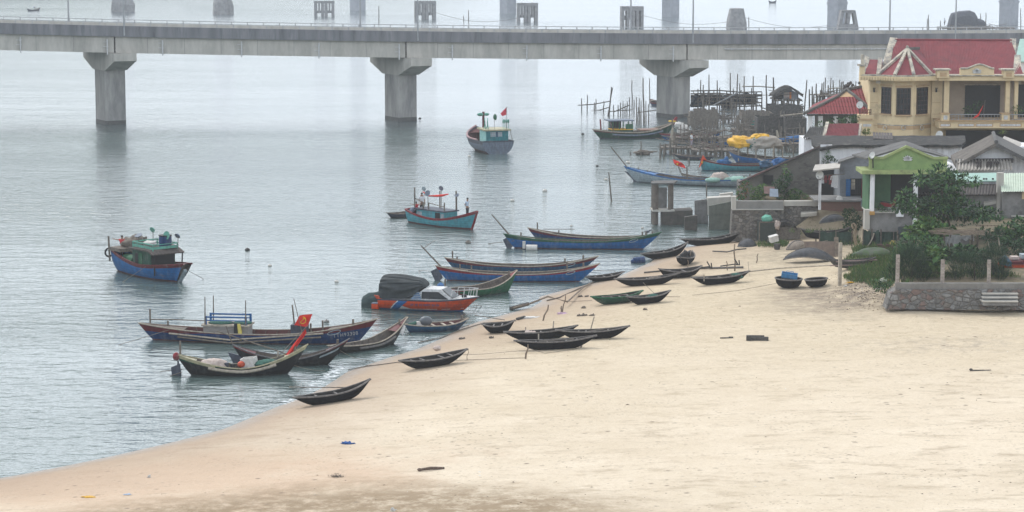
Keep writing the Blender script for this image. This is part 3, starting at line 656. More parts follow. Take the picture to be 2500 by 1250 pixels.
rowboat((1565, 616), (1684, 599), 'dark planked sampan slanting up the sand at the far shore', B=.9, za=.45, zb_=.85, sr=.08, br=.45)
rowboat((1661, 581), (1823, 565), 'long dark sampan with upswept bow lying along the far shoreline', B=1.0, za=.6, zb_=.95, sr=.2, br=.5)
def endon(px, py, w_, label, up=True, hgt=.55, ang=1.25):
    q = PG(px, py); k = q.y / FPX; B = w_ * k
    t = thing('rowing_boat', label, 'rowing boat', (q.x, q.y + 1.2, G(q.x, q.y + 1.2) - .02), ang, 'woven rowing boats drawn up on the beach')
    h = Hull(3.2, B, hgt, .28, .2, .5, .4, rock=.18, pw=2.6, bn_=3, zn=1.1, fw=.06); h.build(t, (BLACK, BLACK, BLACK, INNERD)); h.gunwale(t, RIM); h.thwarts(t, RIM, (.3, .6)); return t, q
t, q = endon(1677, 650, 40, 'small black boat seen end-on with dark gear heaped inside')
solo('net_heap', MB().ball((0, 0, .1), (.35, .7, .42), 9, 6, jit=.15), DARK, 'dark heap of fishing gear inside the end-on boat', 'net', (q.x, q.y + 1.4, q.z + .35))
endon(1664, 682, 50, 'flat dark tub-shaped boat with a plank across, behind two black rowboats', hgt=.5, ang=.3)
def aboard(i, lb, kind, t0=.3, m_=None, y=.0):
    t, h = RB[i]; M = Matrix.Translation(t.location) @ t.rotation_euler.to_matrix().to_4x4()
    if kind == 'oar': oar(M @ Vector((h.xs(t0), y, h.sh(t0) - .02)), M @ Vector((h.xs(t0 + .42), -y, h.sh(t0 + .42) + .03)), lb, .6, .13)
    else: solo('net_heap', MB().ball((0, 0, 0), (.42, h.B * .32, .2), 10, 6, jit=.1), m_, lb, 'net', M @ Vector((h.xs(t0), 0, h.sh(t0) - .14)), t.rotation_euler.z)
aboard(2, 'oar laid inside the long black rowboat with the short stake in front', 'oar', .3, y=.12); aboard(3, 'oar laid inside the black rowboat with the leaning post', 'oar', .42, y=-.1); aboard(4, 'grey net heap in the half hidden black rowboat', 'net', .35, NETW); aboard(6, 'oar laid along the inside of the bright green rowboat', 'oar', .25, y=.15); aboard(7, 'dark green net heap in the rowboat behind the green one', 'net', .6, NETG); aboard(8, 'brown net heap in the black rowboat with the pale stern line', 'net', .62, WOOD); aboard(10, 'grey green net heap beside the anchor in the right middle rowboat', 'net', .78, NETG)
# ---- round basket boats
def coracle(px, py, w_, label, tilt):
    q = PG(px, py); k = q.y / FPX; r = w_ * k / 2
    t = thing('basket_boat', label, 'basket boat', (q.x, q.y + r * .6, G(q.x, q.y + r * .6) - .03), group='round basket boats by the fence post', rot=(tilt[0], tilt[1], 0))
    m = MB(); m.smooth = True; prof = [(.0, .0), (.45, .03), (.75, .16), (.93, .38), (1.0, .68)]
    m.grid([[(r * a * math.cos(x), r * a * math.sin(x), r * z * 1.05) for x in np.linspace(0, 6.2832, 29)[:-1]] for a, z in prof], True)
    m.grid([[(r * (a * .95) * math.cos(x), r * a * .95 * math.sin(x), r * (z * 1.03 + .04)) for x in np.linspace(0, 6.2832, 29)[:-1]] for a, z in prof], True); part('basket', m, BLACK, t)
    part('rim', MB().tube([(r * math.cos(x), r * math.sin(x), r * .72) for x in np.linspace(0, 6.2832, 33)], .05, 6), RIM, t); return t, r
t1, r1 = coracle(1927, 705, 67, 'round woven basket boat carrying a blue crate', (0, .03))
coracle(1996, 702, 56, 'empty round basket boat tilted to the left of the wooden fence post', (-.03, -.08))
cr_ = thing('crate', 'bright blue plastic crate lying in the round basket boat', 'crate', (t1.location.x + .05, t1.location.y, t1.location.z + .72), -.15, rot=(.1, .12, -.15))
m = MB().box(0, 0, 0, 1.05, .6, .05); CRB = paint('crate_blue', (70, 150, 205))
for y in (-.3, .3): m.box(0, y, .14, 1.05, .03, .26)
for x in (-.51, .51): m.box(x, 0, .14, .03, .57, .26)
part('body', m, CRB, cr_); part('handle', MB().tube([(-.3, .33, .2), (-.2, .36, .32), (.2, .36, .32), (.3, .33, .2)], .02, 5), CRB, cr_)
solo('net_heap', MB().ball((0, 0, 0), (.55, .35, .2), 10, 5, jit=.1), DARK, 'black net bundle under the blue crate in the basket boat', 'net', (t1.location.x, t1.location.y - .05, t1.location.z + .5))
# ---- overturned boats
def overturned(pa, pb, label, B=1.2, D=.5, lift=.0, m_=None, arch=.3, cat='upturned boat'):
    a, c = PG(*pa), PG(*pb); L = math.hypot(c.x - a.x, c.y - a.y); rz = math.atan2(c.y - a.y, c.x - a.x); cx, cy_ = (a.x + c.x) / 2, (a.y + c.y) / 2
    z = G(cx, cy_) + lift; t = thing('upturned_boat', label, cat, (cx, cy_, z), rz, 'upturned boats in the yard')
    h = Hull(L, B, D, -arch, -arch, L * .02, L * .02, rock=0, pw=2.2, bn_=2.4, zn=1.2, fw=.05)
    o = MB(); o.smooth = True
    for sd in (-1, 1):
        rows = []
        for tt in np.linspace(0, 1, 21):
            u = abs(2 * tt - 1); zb_ = -.0; top = D * (1 - u ** 2.2) + .06; off = arch * (1 - u ** 1.8)
            rows.append([((-L / 2 + L * tt), sd * B / 2 * max(1 - u ** 2.2, .05) * math.cos(a_), off + top * math.sin(a_)) for a_ in np.linspace(0, math.pi / 2, 8)])
        o.grid(rows)
    part('hull', o, m_ or mat('tar_grey', (.062, .066, .075), (.032, .034, .04), 4, .7, .01, dirt=(.12, .11, .10), dscale=.8), t)
    rm = MB()
    for sd in (-1, 1): rm.tube([((-L / 2 + L * tt), sd * B / 2 * max(1 - abs(2 * tt - 1) ** 2.2, .05), arch * (1 - abs(2 * tt - 1) ** 1.8)) for tt in np.linspace(0, 1, 21)], .04, 5)
    part('gunwale', rm, RIM, t); part('keel', MB().tube([((-L / 2 + L * tt), 0, D * (1 - abs(2 * tt - 1) ** 2.2) + .07 + arch * (1 - abs(2 * tt - 1) ** 1.8)) for tt in np.linspace(.03, .97, 15)], .05, 4), RIM, t)
    return t
overturned((1912, 641), (2046, 636), 'long grey overturned boat with arched keel on the sand beyond the basket boats', 1.5, .5, .05, arch=.4)
overturned((1921, 611), (1972, 603), 'overturned boat with a tan bottom beside a pile of sticks', 1.5, .52, 0, mat('tan_hull', (.30, .25, .20), (.17, .14, .12), 2, .9, .01, dirt=(.10, .085, .085), dscale=.9), .02)
overturned((1801, 603), (1848, 600), 'short dark overturned boat at the head of the beach', 1.5, .5, 0, None, .02)
a = overturned((2000, 600), (2060, 590), 'dark boat turned over on a high rack beneath the brick wall', 1.1, .36, 1.7, None, .1)
SPAR = mat('sand_wood', (.24, .19, .145), (.12, .095, .075), 5, .9)
RUBW = mat('rubber_dark', (.03, .03, .032), None, 5, .7)
# ---- long moored boats
def longboat(pa, pb, label, za=1.0, zb_=1.35, B=1.2, D=.85, draft=.32, mats=None, strake=None, gun=WOOD_L, sr=.5, br=.75, brake=1.7, srake=1.0, deckm=None, ribs=9, posts=((.1, .55), (.16, .25)), eye=False, name='longboat', group='long wooden boats moored off the beach', kb=.1, ks=.12, decks=(.2, .8), bq=2.2, sq=2.2, cat='boat', inner=None):
    c, L, rz = place2(pa, pb, za, zb_); t = thing(name, label, cat, (c.x, c.y, -draft), rz, group)
    h = Hull(L, B, D, br, sr, brake, srake, pw=2.6, kb=kb, ks=ks, rock=.05, bn_=2.3, zn=1.15, fw=.05, bq=bq, sq=sq)
    st = strake or (lambda u: .09 + .30 * max(0, abs(2 * u - 1) - .25) ** 1.1)
    h.build(t, (*(mats or (BOTTOM, BLUE, RED)), inner or INNER), st, draft + .06, nt_=36); h.gunwale(t, gun, .05, .05)
    h.deck(t, deckm or WOOD, 0, decks[0], .04); h.deck(t, deckm or WOOD, decks[1], 1, .04)
    h.floor(t, INNER, .3)
    if ribs: h.ribs(t, INNER, np.linspace(decks[0] + .03, decks[1] - .03, ribs))
    for tt, hh in posts: part('mooring_post', MB().tube([(h.xs(tt), .25, h.sh(tt) - .1), (h.xs(tt), .25, h.sh(tt) + hh)], .06, 6), WOOD, t)
    for tt in (.9,): part('mooring_post', MB().tube([(h.xs(tt), 0, h.sh(tt) - .1), (h.xs(tt), 0, h.sh(tt) + .32)], .07, 6), WOOD, t)
    if eye:
        for sd in (-1, 1):
            p = h.pt(.84, .86, sd); m = MB(); m.tube([h.pt(.84 + .026 * math.cos(a), .84 + .10 * math.sin(a), sd) + Vector((0, sd * .012, 0)) for a in np.linspace(0, 6.2832, 19)], .026, 4)
            part('painted_eye', m, PALE, t)
    return t, h
def rudder(t, h, tt=.03, pole=None, m_=SLATE):
    x = h.xs(tt) - .15; z = h.sh(tt) - .45; r = MB().slab([(x - .55, .03, z + .1), (x + .15, .03, z + .45), (x + .35, .03, z - .35), (x - .1, .03, z - .85)], .0)
    r = MB(); pl = [(x - .5, z + .1), (x + .1, z + .4), (x + .35, z - .35), (x - .1, z - .8)]; r.prism(pl, 'y', -.03, .03); part('rudder', r, m_, t)
    if pole: part('sculling_pole', MB().tube([(h.xs(.045), 0, h.sh(.045) - .1), pole], [.07, .045], 6), WOOD, t)
E1, H1 = longboat((338, 788), (921, 778), 'longest blue boat with a plank cabin box and a white number on its bow', 1.0, 1.55, 1.75, .95, .36, (BOTTOM, BLUE_D, RED_D), lambda u: .07 + .62 * max(0, abs(2 * u - 1) - .42) ** .9, brake=1.5, srake=1.1, eye=True, ribs=12, br=.95, sr=.4, posts=((.045, .9), (.12, .3), (.72, .4), (.77, .5)), inner=INNER_R)
x0_, x1_ = H1.xs(.285), H1.xs(.47); m = MB(); zz = .95
cabin = part('cabin_box', MB().box2(x0_, -.62, .5, x1_, .62, 1.35), mat('grey_planks', (.30, .28, .26), (.18, .165, .155), 3, .9, .01, (.6, 1, 9)), E1)
part('roof', MB().box2(x0_ - .1, -.72, 1.353, x1_ + .1, .72, 1.45), WOOD_L, cabin)
part('cushion', MB().ball(((x0_ + x1_) / 2 - .4, -.1, 1.5), (.8, .5, .12), 10, 4).ball(((x0_ + x1_) / 2 + .9, 0, 1.5), (.6, .5, .12), 10, 4), NETG, cabin)
fr = MB()
for x in (x0_ + .15, x1_ - .1):
    for y in (-.6, .6): fr.box(x, y, 1.66, .12, .1, .6)
for y in (-.6, .6): fr.tube([(x0_ + .1, y, 1.9), (x1_ - .05, y, 1.9)], .05, 6).tube([(x0_ + .1, y, 1.7), (x1_ - .05, y, 1.7)], .035, 6)
part('frame', fr, BLUE, E1)
for x, y, hh in ((x0_ + .12, -.64, 3.1), (x0_ + .3, .64, 3.0), (x1_ - .1, -.64, 2.95)): part('mast', MB().tube([(x, y, 1.4), (x + .02, y, hh)], [.05, .03], 6), WOOD, E1)
wm = E1.matrix_basis
def loc2w(t, p): return Matrix.Translation(t.location) @ t.rotation_euler.to_matrix().to_4x4() @ Vector(p)
j = thing('raincoat', 'black and yellow raincoat hung on the end of the plank cabin box', 'raincoat', loc2w(E1, (x1_ - .55, -.74, .82)), E1.rotation_euler.z)
part('jacket', MB().prism([(-.22, .75), (.05, .75), (.02, .0), (-.25, .05)], 'y', -.04, .05), DARK, j)
part('lining', MB().prism([(-.02, .74), (.14, .72), (.24, .3), (.22, -.25), (.0, -.25), (.03, .1)], 'y', -.08, .03), mat('raincoat_yellow', (.68, .55, .14), (.5, .4, .1), 4, .7), j)
part('pole', MB().tube([H1.pt(.14, 1, -1) + Vector((0, -.1, -.28)), H1.pt(.4, 1, -1) + Vector((0, -.12, -.35)), H1.pt(.8, .8, -1) + Vector((0, -.12, .1))], .055, 6), WOOD_L, E1)
part('pole', MB().tube([H1.pt(.15, 1, -1) + Vector((.4, -.12, -.46)), H1.pt(.4, 1, -1) + Vector((0, -.14, -.53)), H1.pt(.79, .8, -1) + Vector((0, -.14, -.1))], .055, 6), WOOD, E1)
part('pole', MB().tube([(H1.xs(.05), .2, 1.55), (H1.xs(.15), .0, 1.6), (x0_ + .1, -.3, 1.62)], .03, 6), WOOD, E1)
part('hatch', MB().box(H1.xs(.675), .2, 1.2, .9, 1.0, .55), SLATE, E1)
def lettering(t, text, pos, size, rz, m_, tilt=R(90), name='lettering', ext=.008):
    cu = bpy.data.curves.new(name, 'FONT'); cu.body = text; cu.size = size; cu.extrude = ext; cu.space_character = 1.15; 
    tmp = bpy.data.objects.new('tmp', cu); COL.objects.link(tmp); bpy.context.view_layer.update()
    me_ = bpy.data.meshes.new_from_object(tmp.evaluated_get(bpy.context.evaluated_depsgraph_get())); me_.materials.clear(); me_.materials.append(m_); bpy.data.objects.remove(tmp); bpy.data.curves.remove(cu)
    o = bpy.data.objects.new(name, me_); COL.objects.link(o); o.parent = t; o.location = pos; o.rotation_euler = (tilt, 0, rz); return o
p = H1.pt(.855, .60, -1); p2 = H1.pt(.935, .60, -1)
lo_ = lettering(E1, 'TTH93308', p + Vector((0, -.05, .0)), .30, math.atan2(p2.y - p.y, p2.x - p.x), WHITE)
lo_.rotation_euler = (R(100), -math.atan2(p2.z - p.z, p2.x - p.x) * .8, math.atan2(p2.y - p.y - .03, p2.x - p.x))
part('rudder', MB().box(H1.xs(.06) + .15, 0, .15, .12, .06, 1.0), WOOD, E1)
def flag(loc, rz, outline, m_, label, emblem=None, pole=None, fold=.06, cat='flag'):
    t = thing('flag', label, cat, loc, rz); m = MB(); m.smooth = True
    (a, b_, c, d) = [Vector((p[0], 0, p[1])) for p in outline]; rows = []
    for i in range(9):
        u = i / 8; rows.append([(a.lerp(b_, u)).lerp(d.lerp(c, u), v / 6) + Vector((0, fold * math.sin(u * 7 + v * .8), 0)) for v in range(7)])
    m.grid(rows); part('cloth', m, m_, t)
    if pole: part('pole', MB().tube([(pole[0][0], 0, pole[0][1]), (pole[1][0], 0, pole[1][1])], .022, 6), BAMBOO, t)
    if emblem:
        cx, cz, r, kind = emblem; e = MB()
        if kind == 'star': 
            pts = [(cx + (r if i % 2 == 0 else r * .4) * math.sin(i * math.pi / 5), cz + (r if i % 2 == 0 else r * .4) * math.cos(i * math.pi / 5)) for i in range(10)]
            for y in (-fold - .012, fold + .012): e.prism(pts, 'y', y, y + .008)
        else:
            for y in (-fold - .012, fold + .012):
                e.tube([(cx + r * math.cos(x), y, cz + r * math.sin(x)) for x in np.linspace(-2.4, 1.5, 14)], [r * .06] + [r * .14] * 12 + [r * .03], 4).tube([(cx - r * .7, y, cz - r * .75), (cx + r * .45, y, cz + r * .5)], r * .1, 4).box(cx + r * .45, y, cz + r * .5, r * .55, .03, r * .22)
        part('emblem', e, FLAGY, t)
    return t
q = loc2w(E1, (H1.xs(.69), -.5, 1.2)); flag(q, E1.rotation_euler.z, ((-.4, .3), (.4, .22), (.72, 1.0), (-.05, .9)), FLAGR, 'red flag with yellow hammer and sickle flying over the long blue boat', (.12, .62, .2, 'sickle'), ((-.4, 1.9), (.1, -.3)), .05)
part('mast', MB().tube([(H1.xs(.655), .2, 1.1), (H1.xs(.645), .2, 2.6)], .05, 6), WOOD, E1)
# E3 green-topped boat with cargo in front
E3, H3 = longboat((428, 866), (752, 836), 'black boat with green and cream upper planks, loaded with nets and a white crate', 1.15, 1.75, 1.4, .75, .3, (BLACKP, BLACKP, GREEN_D), lambda u: .05 + .42 * max(0, abs(2 * u - 1) - .3), gun=CREAM, sr=.75, br=1.2, brake=1.2, srake=.9, ribs=0, posts=((.035, .75),), bq=1.7, sq=1.6, deckm=CREAM, decks=(.16, .82), kb=.2, ks=.2)
part('fender', MB().tube([H3.pt(tt, .8, -1) + Vector((0, -.08, 0)) for tt in np.linspace(.24, .78, 16)], .085, 6), WOOD_L, E3)
pb_ = MB(); 
for a0, a1 in ((.0, .3), (.72, 1.0)):
    for sd in (-1, 1): pb_.grid([[H3.pt(tt, v, sd) + Vector((0, sd * .015, 0)) for v in (.86, 1)] for tt in np.linspace(a0, a1, 9)])
part('upper_plank', pb_, CREAM, E3)
part('rudder', MB().box(H3.xs(.02), 0, .35, .1, .06, 1.5).prism([(H3.xs(0) - .25, .75), (H3.xs(.02) + .1, .95), (H3.xs(.02) + .25, -.3), (H3.xs(0) - .15, -.3)], 'y', -.05, .05), SLATE, E3)
part('float', MB().ball((H3.xs(.0) + .05, 0, 1.35), (.2, .2, .24), 10, 6), RED, E3)
q = loc2w(E3, (H3.xs(.3), 0, .78)); solo('net_heap', MB().ball((-.1, 0, .1), (.75, .5, .33), 12, 7, jit=.06).ball((-.6, 0, .05), (.4, .4, .25), 10, 6), NETW, 'pinkish net heap in the green and cream boat', 'net', q, E3.rotation_euler.z)
q = loc2w(E3, (H3.xs(.46), 0, .74)); g_ = thing('fishing_gear', 'dark cans and an orange float between the net heap and the white crate', 'fishing gear', q, E3.rotation_euler.z)
part('can', MB().tube([(-.6, -.1, 0), (-.6, -.1, .25)], .17, 9), SLATE, g_); part('can', MB().tube([(-.2, -.15, 0), (-.2, -.15, .2)], .15, 9), RUBW, g_); part('float', MB().ball((.25, -.1, .15), (.22, .2, .18), 9, 6), ORANGE, g_)
q = loc2w(E3, (H3.xs(.56), .1, .68)); cr2 = thing('crate', 'white foam fish crate tilted in the green and cream boat', 'crate', q, rot=(.05, -.15, E3.rotation_euler.z - .35))
m = MB().box(0, 0, .03, .8, .55, .06)
for y in (-.26, .26): m.box(0, y, .3, .8, .05, .5)
for x in (-.38, .38): m.box(x, 0, .3, .05, .47, .5)
part('body', m, FOAMW, cr2)
q = loc2w(E3, (H3.xs(.7), 0, .8)); solo('net_heap', MB().ball((0, 0, .05), (.75, .45, .25), 12, 6, jit=.08), NETG, 'green net heap near the bow of the green and cream boat', 'net', q, E3.rotation_euler.z)
q = loc2w(E3, (H3.xs(.86), -.05, 1.2)); flag(q, E3.rotation_euler.z, ((-.4, -.05), (-.2, -.2), (.95, 1.4), (.88, 1.62)), FLAGR, 'red flag furled along the rising bow of the green and cream boat', None, ((-1.2, -.5), (1.0, 1.8)), .1)
part('pole', MB().tube([(H3.xs(.05), .3, .6), (H3.xs(-.12), .4, .45)], .025, 5), BAMBOO, E3); part('pole', MB().tube([(H3.xs(.05), -.1, .5), (H3.xs(-.17), -.3, .02)], .025, 5), BAMBOO, E3)
# E2 black boat with red bow stripe
E2, H2 = longboat((567, 845), (853, 820), 'black hulled boat with red and pale blue bow stripes behind the loaded green one', 1.05, 1.65, 1.25, .7, .3, (BLACKP, BLACKP, RED), lambda u: .02 + .22 * max(0, abs(2 * u - 1) - .45) ** .8, gun=mat('grey_rub', (.16, .16, .165), (.09, .09, .095), 4, .7), sr=.75, br=1.1, brake=1.3, srake=.8, ribs=4, posts=(), bq=1.8, sq=1.9, deckm=RED_D, kb=.2, ks=.2)
m = MB()
for sd in (-1, 1): m.grid([[H2.pt(tt, v, sd) + Vector((0, sd * .012, 0)) for v in (.72, .83)] for tt in np.linspace(.78, .95, 9)])
part('bow_stripe', m, PALE, E2)
part('rudder', MB().prism([(H2.xs(0) - .25, 1.0), (H2.xs(.08), .8), (H2.xs(.1), .25), (H2.xs(.05) - .1, .0)], 'y', -.05, .05), SLATE, E2)
part('post', MB().tube([(H2.xs(.39), -.5, .5), (H2.xs(.4), -.5, 1.15)], .05, 6), WOOD_L, E2)
part('pole', MB().tube([(H2.xs(-.13), 0, 2.2), (H2.xs(.55), -.1, .75)], .035, 6), WOOD, E2)
part('sculling_pole', MB().tube([(H2.xs(.0), 0, 1.5), (H2.xs(-.05), 0, 2.5)], .04, 6), WOOD, E2)
# E4 black boat behind the big one
E4, H4 = longboat((800, 838), (994, 772), 'dark boat with bleached rims and red and white bow behind the numbered boat', .7, 1.5, 1.2, .66, .3, (BLACKP, BLACKP, RED), lambda u: .01 + .36 * max(0, u - .72) ** .6, gun=WOOD_L, deckm=RED_D, sr=.2, br=1.1, brake=1.2, ribs=4, posts=(), bq=1.8, kb=.2)
part('fender', MB().tube([H4.pt(tt, .78, -1) + Vector((0, -.07, 0)) for tt in np.linspace(.3, .8, 12)], .07, 6), RIM, E4)
part('bow_patch', MB().prism([(0, 0), (.3, .4), (.45, .3), (.2, -.25)], 'y', -.02, .02), WHITE, E4).location = H4.pt(.9, .75, -1) + Vector((0, -.04, -.05))
# E5 small blue boat with an outboard
E5, H5 = longboat((988, 786), (1143, 769), 'small blue open boat with a grey outboard engine tipped inside', .62, .85, 1.4, .6, .22, (BLUE_D, TEAL_H, TEAL_H), None, gun=WOOD_L, sr=.1, br=.28, brake=.7, srake=.3, ribs=0, posts=(), name='motor_dinghy', decks=(.12, .9), inner=INNER_R)
H5.thwarts(E5, WOOD_L, (.45, .62, .75))
q = loc2w(E5, (H5.xs(.33), 0, .55)); o = thing('outboard_engine', 'grey outboard engine with rounded hood resting in the small blue boat', 'engine', q, E5.rotation_euler.z)
part('hood', MB().ball((0, 0, .28), (.42, .28, .3), 12, 8), mat('engine_grey', (.12, .13, .15), (.09, .10, .11), 3, .35), o); part('bracket', MB().box(-.35, 0, .1, .5, .2, .35), FOAMW, o); part('shaft', MB().tube([(-.6, 0, .2), (-1.1, 0, .1)], .1, 8), NETG, o)
# E7 green boat with bleached ribs
E7, H7 = longboat((1068, 700), (1262, 652), 'green boat with bare grey ribs and red stern behind the orange speedboat', .8, 1.65, 1.7, .8, .3, (GREEN_D, GREEN, GREEN), None, gun=WOOD_L, sr=.05, br=.95, brake=.8, srake=.25, ribs=10, posts=((.12, .7),), decks=(.2, .9), kb=.1, deckm=RED, bq=1.9)
m = MB()
for sd in (-1, 1): m.grid([[H7.pt(tt, v, sd) + Vector((0, sd * .015, 0)) for v in (.66, 1.0)] for tt in np.linspace(0, .26, 6)])
part('stern_strake', m, RED, E7)
solo('cushion', MB().ball((0, 0, 0), (.22, .2, .25), 9, 6, jit=.05), SKYB, 'bright blue bundle on the stern of the green ribbed boat', 'bundle', loc2w(E7, (H7.xs(.04), 0, 1.1)))
# E8 - E10 and the boat behind
E8, H8 = longboat((1062, 648), (1465, 643), 'blue longboat with red ends and a long steering pole, front of the pair', 1.05, 1.3, 1.2, .85, .3, (BOTTOM, BLUE, RED), eye=True, posts=((.15, .35), (.22, .35), (.8, .55)), deckm=WOOD); rudder(E8, H8, .03, loc2w(E8, (0, 0, 0)) * 0 + Vector((H8.xs(-.085), 0, 2.75)))
part('pole', MB().tube([(H8.xs(-.075), 0, 2.5), (H8.xs(-.01), .8, 3.0)], .025, 5), BAMBOO, E8)
E9, H9 = longboat((1085, 630), (1462, 628), 'darker blue longboat with red ends, rear of the pair', .95, 1.15, 1.2, .8, .3, (BOTTOM, TEAL_H, RED_D), eye=True, posts=((.05, .55), (.08, .2), (.78, .3)))
E10, H10 = longboat((1229, 569), (1616, 560), 'blue longboat with green ends and a white drum at its side', 1.15, 1.55, 1.25, .9, .3, (BOTTOM, BLUE, GREEN_D), eye=True, posts=((.11, .3), (.94, .2)), gun=GREEN, deckm=WOOD); rudder(E10, H10, .05, Vector((H10.xs(-.075), 0, 2.9)))
q = loc2w(E10, (H10.xs(.185), -1.0, .45)); solo('float_drum', MB().tube([(-.42, 0, 0), (.42, 0, 0)], [.25, .25], 14), FOAMW, 'white plastic drum floating beside the green ended longboat', 'drum', q, E10.rotation_euler.z)
q = loc2w(E10, (H10.xs(.135), -.78, .65)); solo('fender', MB().box(0, 0, 0, .22, .15, .55), FOAMW, 'small white block hung on the side of the green ended longboat', 'fender', q, E10.rotation_euler.z)
E11, H11 = longboat((1288, 557), (1600, 566), 'dark red and blue longboat partly hidden behind the green ended one', .95, 1.1, 1.2, .8, .3, (BOTTOM, BLUE_D, RED_D), eye=False, posts=((.07, .55), (.24, .25)), br=.4)
oar(loc2w(E11, (H11.xs(.12), .2, 1.2)), loc2w(E11, (H11.xs(.38), -.1, 1.35)), 'oar lying along the stern of the dark red longboat', .3, .1)
# E12 white and blue longboat, E13 behind, E14 turquoise, E15 blue with tarps, E16
E12, H12 = longboat((1524, 407), (1850, 428), 'long whitish boat with a bright blue rim and a pole over its stern', 1.45, 1.2, 1.9, .85, .3, (SLATE, PALE, SKYB), lambda u: .09 + .3 * max(0, .35 - u), gun=ROYAL, sr=.95, br=.4, srake=1.2, posts=((.1, .2), (.17, .2)), decks=(.25, .9), deckm=SKYB, ribs=0, sq=1.6)
part('sculling_pole', MB().tube([(H12.xs(.03), 0, H12.sh(.03) - .1), (H12.xs(-.1), 0, 3.6)], .06, 6), WOOD, E12)
part('rudder', MB().prism([(H12.xs(.0), 1.35), (H12.xs(.04), 1.2), (H12.xs(.1), .7), (H12.xs(.1), -.1), (H12.xs(.075), -.1), (H12.xs(.07), .5)], 'y', -.06, .06), SLATE, E12)
part('post', MB().tube([(H12.xs(.48), 0, .6), (H12.xs(.475), 0, 2.0)], .07, 6), WOOD, E12)
flag(loc2w(E12, (H12.xs(.475), 0, 2.35)), E12.rotation_euler.z, ((-1.55, .35), (-1.15, -.25), (-.05, -.5), (-.5, .05)), FLAGR, 'drooping red flag with a yellow star on the whitish boat', (-.95, -.1, .14, 'star'), ((-.1, -1.9), (.05, .5)), .08)
q = loc2w(E12, (H12.xs(.72), 0, 1.0)); solo('net_heap', MB().ball((0, 0, .1), (.85, .55, .55), 12, 7, jit=.06), NETW, 'round pink and white net heap in the whitish boat', 'net', q)
q = loc2w(E12, (H12.xs(.84), 0, .95)); solo('net_heap', MB().ball((.3, 0, .05), (1.3, .6, .3), 12, 7, jit=.06).ball((-2.2, 0, .0), (.8, .5, .25), 10, 6), mat('mint_net', (.30, .46, .40), (.2, .33, .28), 6, .9), 'pale mint green nets spread in the whitish boat', 'net', q)
E13, H13 = longboat((1662, 420), (1850, 428), 'grey unpainted boat tied behind the whitish longboat', 1.0, .7, 1.5, .7, .3, (SLATE, SLATE, WOOD_L), None, gun=WOOD, sr=.5, br=.2, posts=(), ribs=0)
part('sculling_pole', MB().tube([(H13.xs(.03), 0, .8), (H13.xs(-.1), 0, 3.0)], .05, 6), WOOD, E13)
E14, H14 = longboat((1708, 387), (1925, 396), 'turquoise boat with a dark red rim and an orange flag on its bow', 1.2, .9, 2.1, 1.0, .35, (TEAL_H, TURQ, RED_D), lambda u: .12 + .25 * max(0, .2 - u), gun=RED_D, sr=.55, br=.2, srake=.3, posts=((.27, .3),), ribs=0, decks=(.2, .9))
flag(loc2w(E14, (H14.xs(.02), -.2, 1.2)), E14.rotation_euler.z, ((-.35, -.75), (.05, -.2), (.65, .05), (.15, .75)), mat('flag_orange', (.78, .10, .035), (.6, .07, .03), 3, .7), 'orange red flag with a yellow star on the bow of the turquoise boat', (.1, .0, .14, 'star'), ((.22, 1.0), (-.4, -1.0)), .12)
solo('bundle', MB().ball((0, 0, .1), (.7, .4, .3), 9, 6, jit=.1).ball((.3, 0, .4), (.25, .25, .35), 8, 5), ROYAL, 'dark blue bundle on the turquoise boat', 'bundle', loc2w(E14, (H14.xs(.27), .2, 1.05)))
E15, H15 = longboat((1778, 363), (1945, 382), 'deep blue boat heaped with yellow, green and grey tarpaulins', 1.4, 1.1, 2.4, 1.1, .35, (BLUE_D, BLUE, BLUE), None, gun=WOOD, sr=.5, br=.2, srake=1.3, ribs=0, posts=())
cc = loc2w(E15, (H15.xs(.3), .3, 2.7)); fr = MB()
for x in (.0, 2.2, 4.4):
    for y in (-.8, .9): fr.tube([(H15.xs(.22) + x, y, .6), (H15.xs(.22) + x, y, 2.55)], .07, 6)
part('tarp_frame', fr, WOOD_L, E15)
for (tx, rx, rzz, mm, lb) in ((.19, (1.5, 1.1, .75), -.15, YELLOW, 'left yellow tarpaulin heap on the deep blue boat'), (.33, (1.5, 1.1, .65), -.05, YELLOW, 'middle yellow tarpaulin on the deep blue boat'), (.45, (1.3, 1.0, .85), -.1, NETG, 'green net thrown over the frame of the deep blue boat'),
        (.52, (1.9, 1.2, .9), .0, mat('grey_sheet', (.36, .33, .29), (.25, .22, .19), 2, .9, .04), 'grey sheet over the right of the tarpaulin frame'), (.49, (1.1, .8, .45), .65, YELLOW, 'yellow tarpaulin on top of the grey sheet')):
    mm_ = MB().ball((0, 0, 0), rx, 16, 8, z0=-.45, jit=.07); solo('tarpaulin', mm_, mm, lb, 'tarpaulin', loc2w(E15, (H15.xs(tx), 0, 2.55 + rzz)), E15.rotation_euler.z)
E16, H16 = longboat((1609, 321), (1770, 312), 'blue boat with a red rim carrying a pale sack, behind the leaning mooring posts', 1.0, 1.5, 2.0, 1.0, .35, (BLUE_D, BLUE, RED), lambda u: .14 + .2 * max(0, .25 - u), gun=RED_D, sr=.15, br=.65, ribs=0, posts=((.85, .3),))
solo('sack', MB().ball((0, 0, .6), (.65, .5, .8), 10, 7, jit=.08).ball((-.5, 0, 1.2), (.4, .4, .4), 9, 6, jit=.1), FOAMW, 'large pale sack standing in the red rimmed blue boat', 'sack', loc2w(E16, (H16.xs(.36), 0, .9)), 0)
E23, H23 = longboat((1850, 384), (1975, 392), 'blue boat with a pale rim behind the turquoise boat, next to the shed', 1.1, 1.0, 1.9, 1.0, .35, (BLUE_D, BLUE, BLUE), None, gun=WOOD_L, sr=.3, br=.2, ribs=4, posts=((.3, .6),))
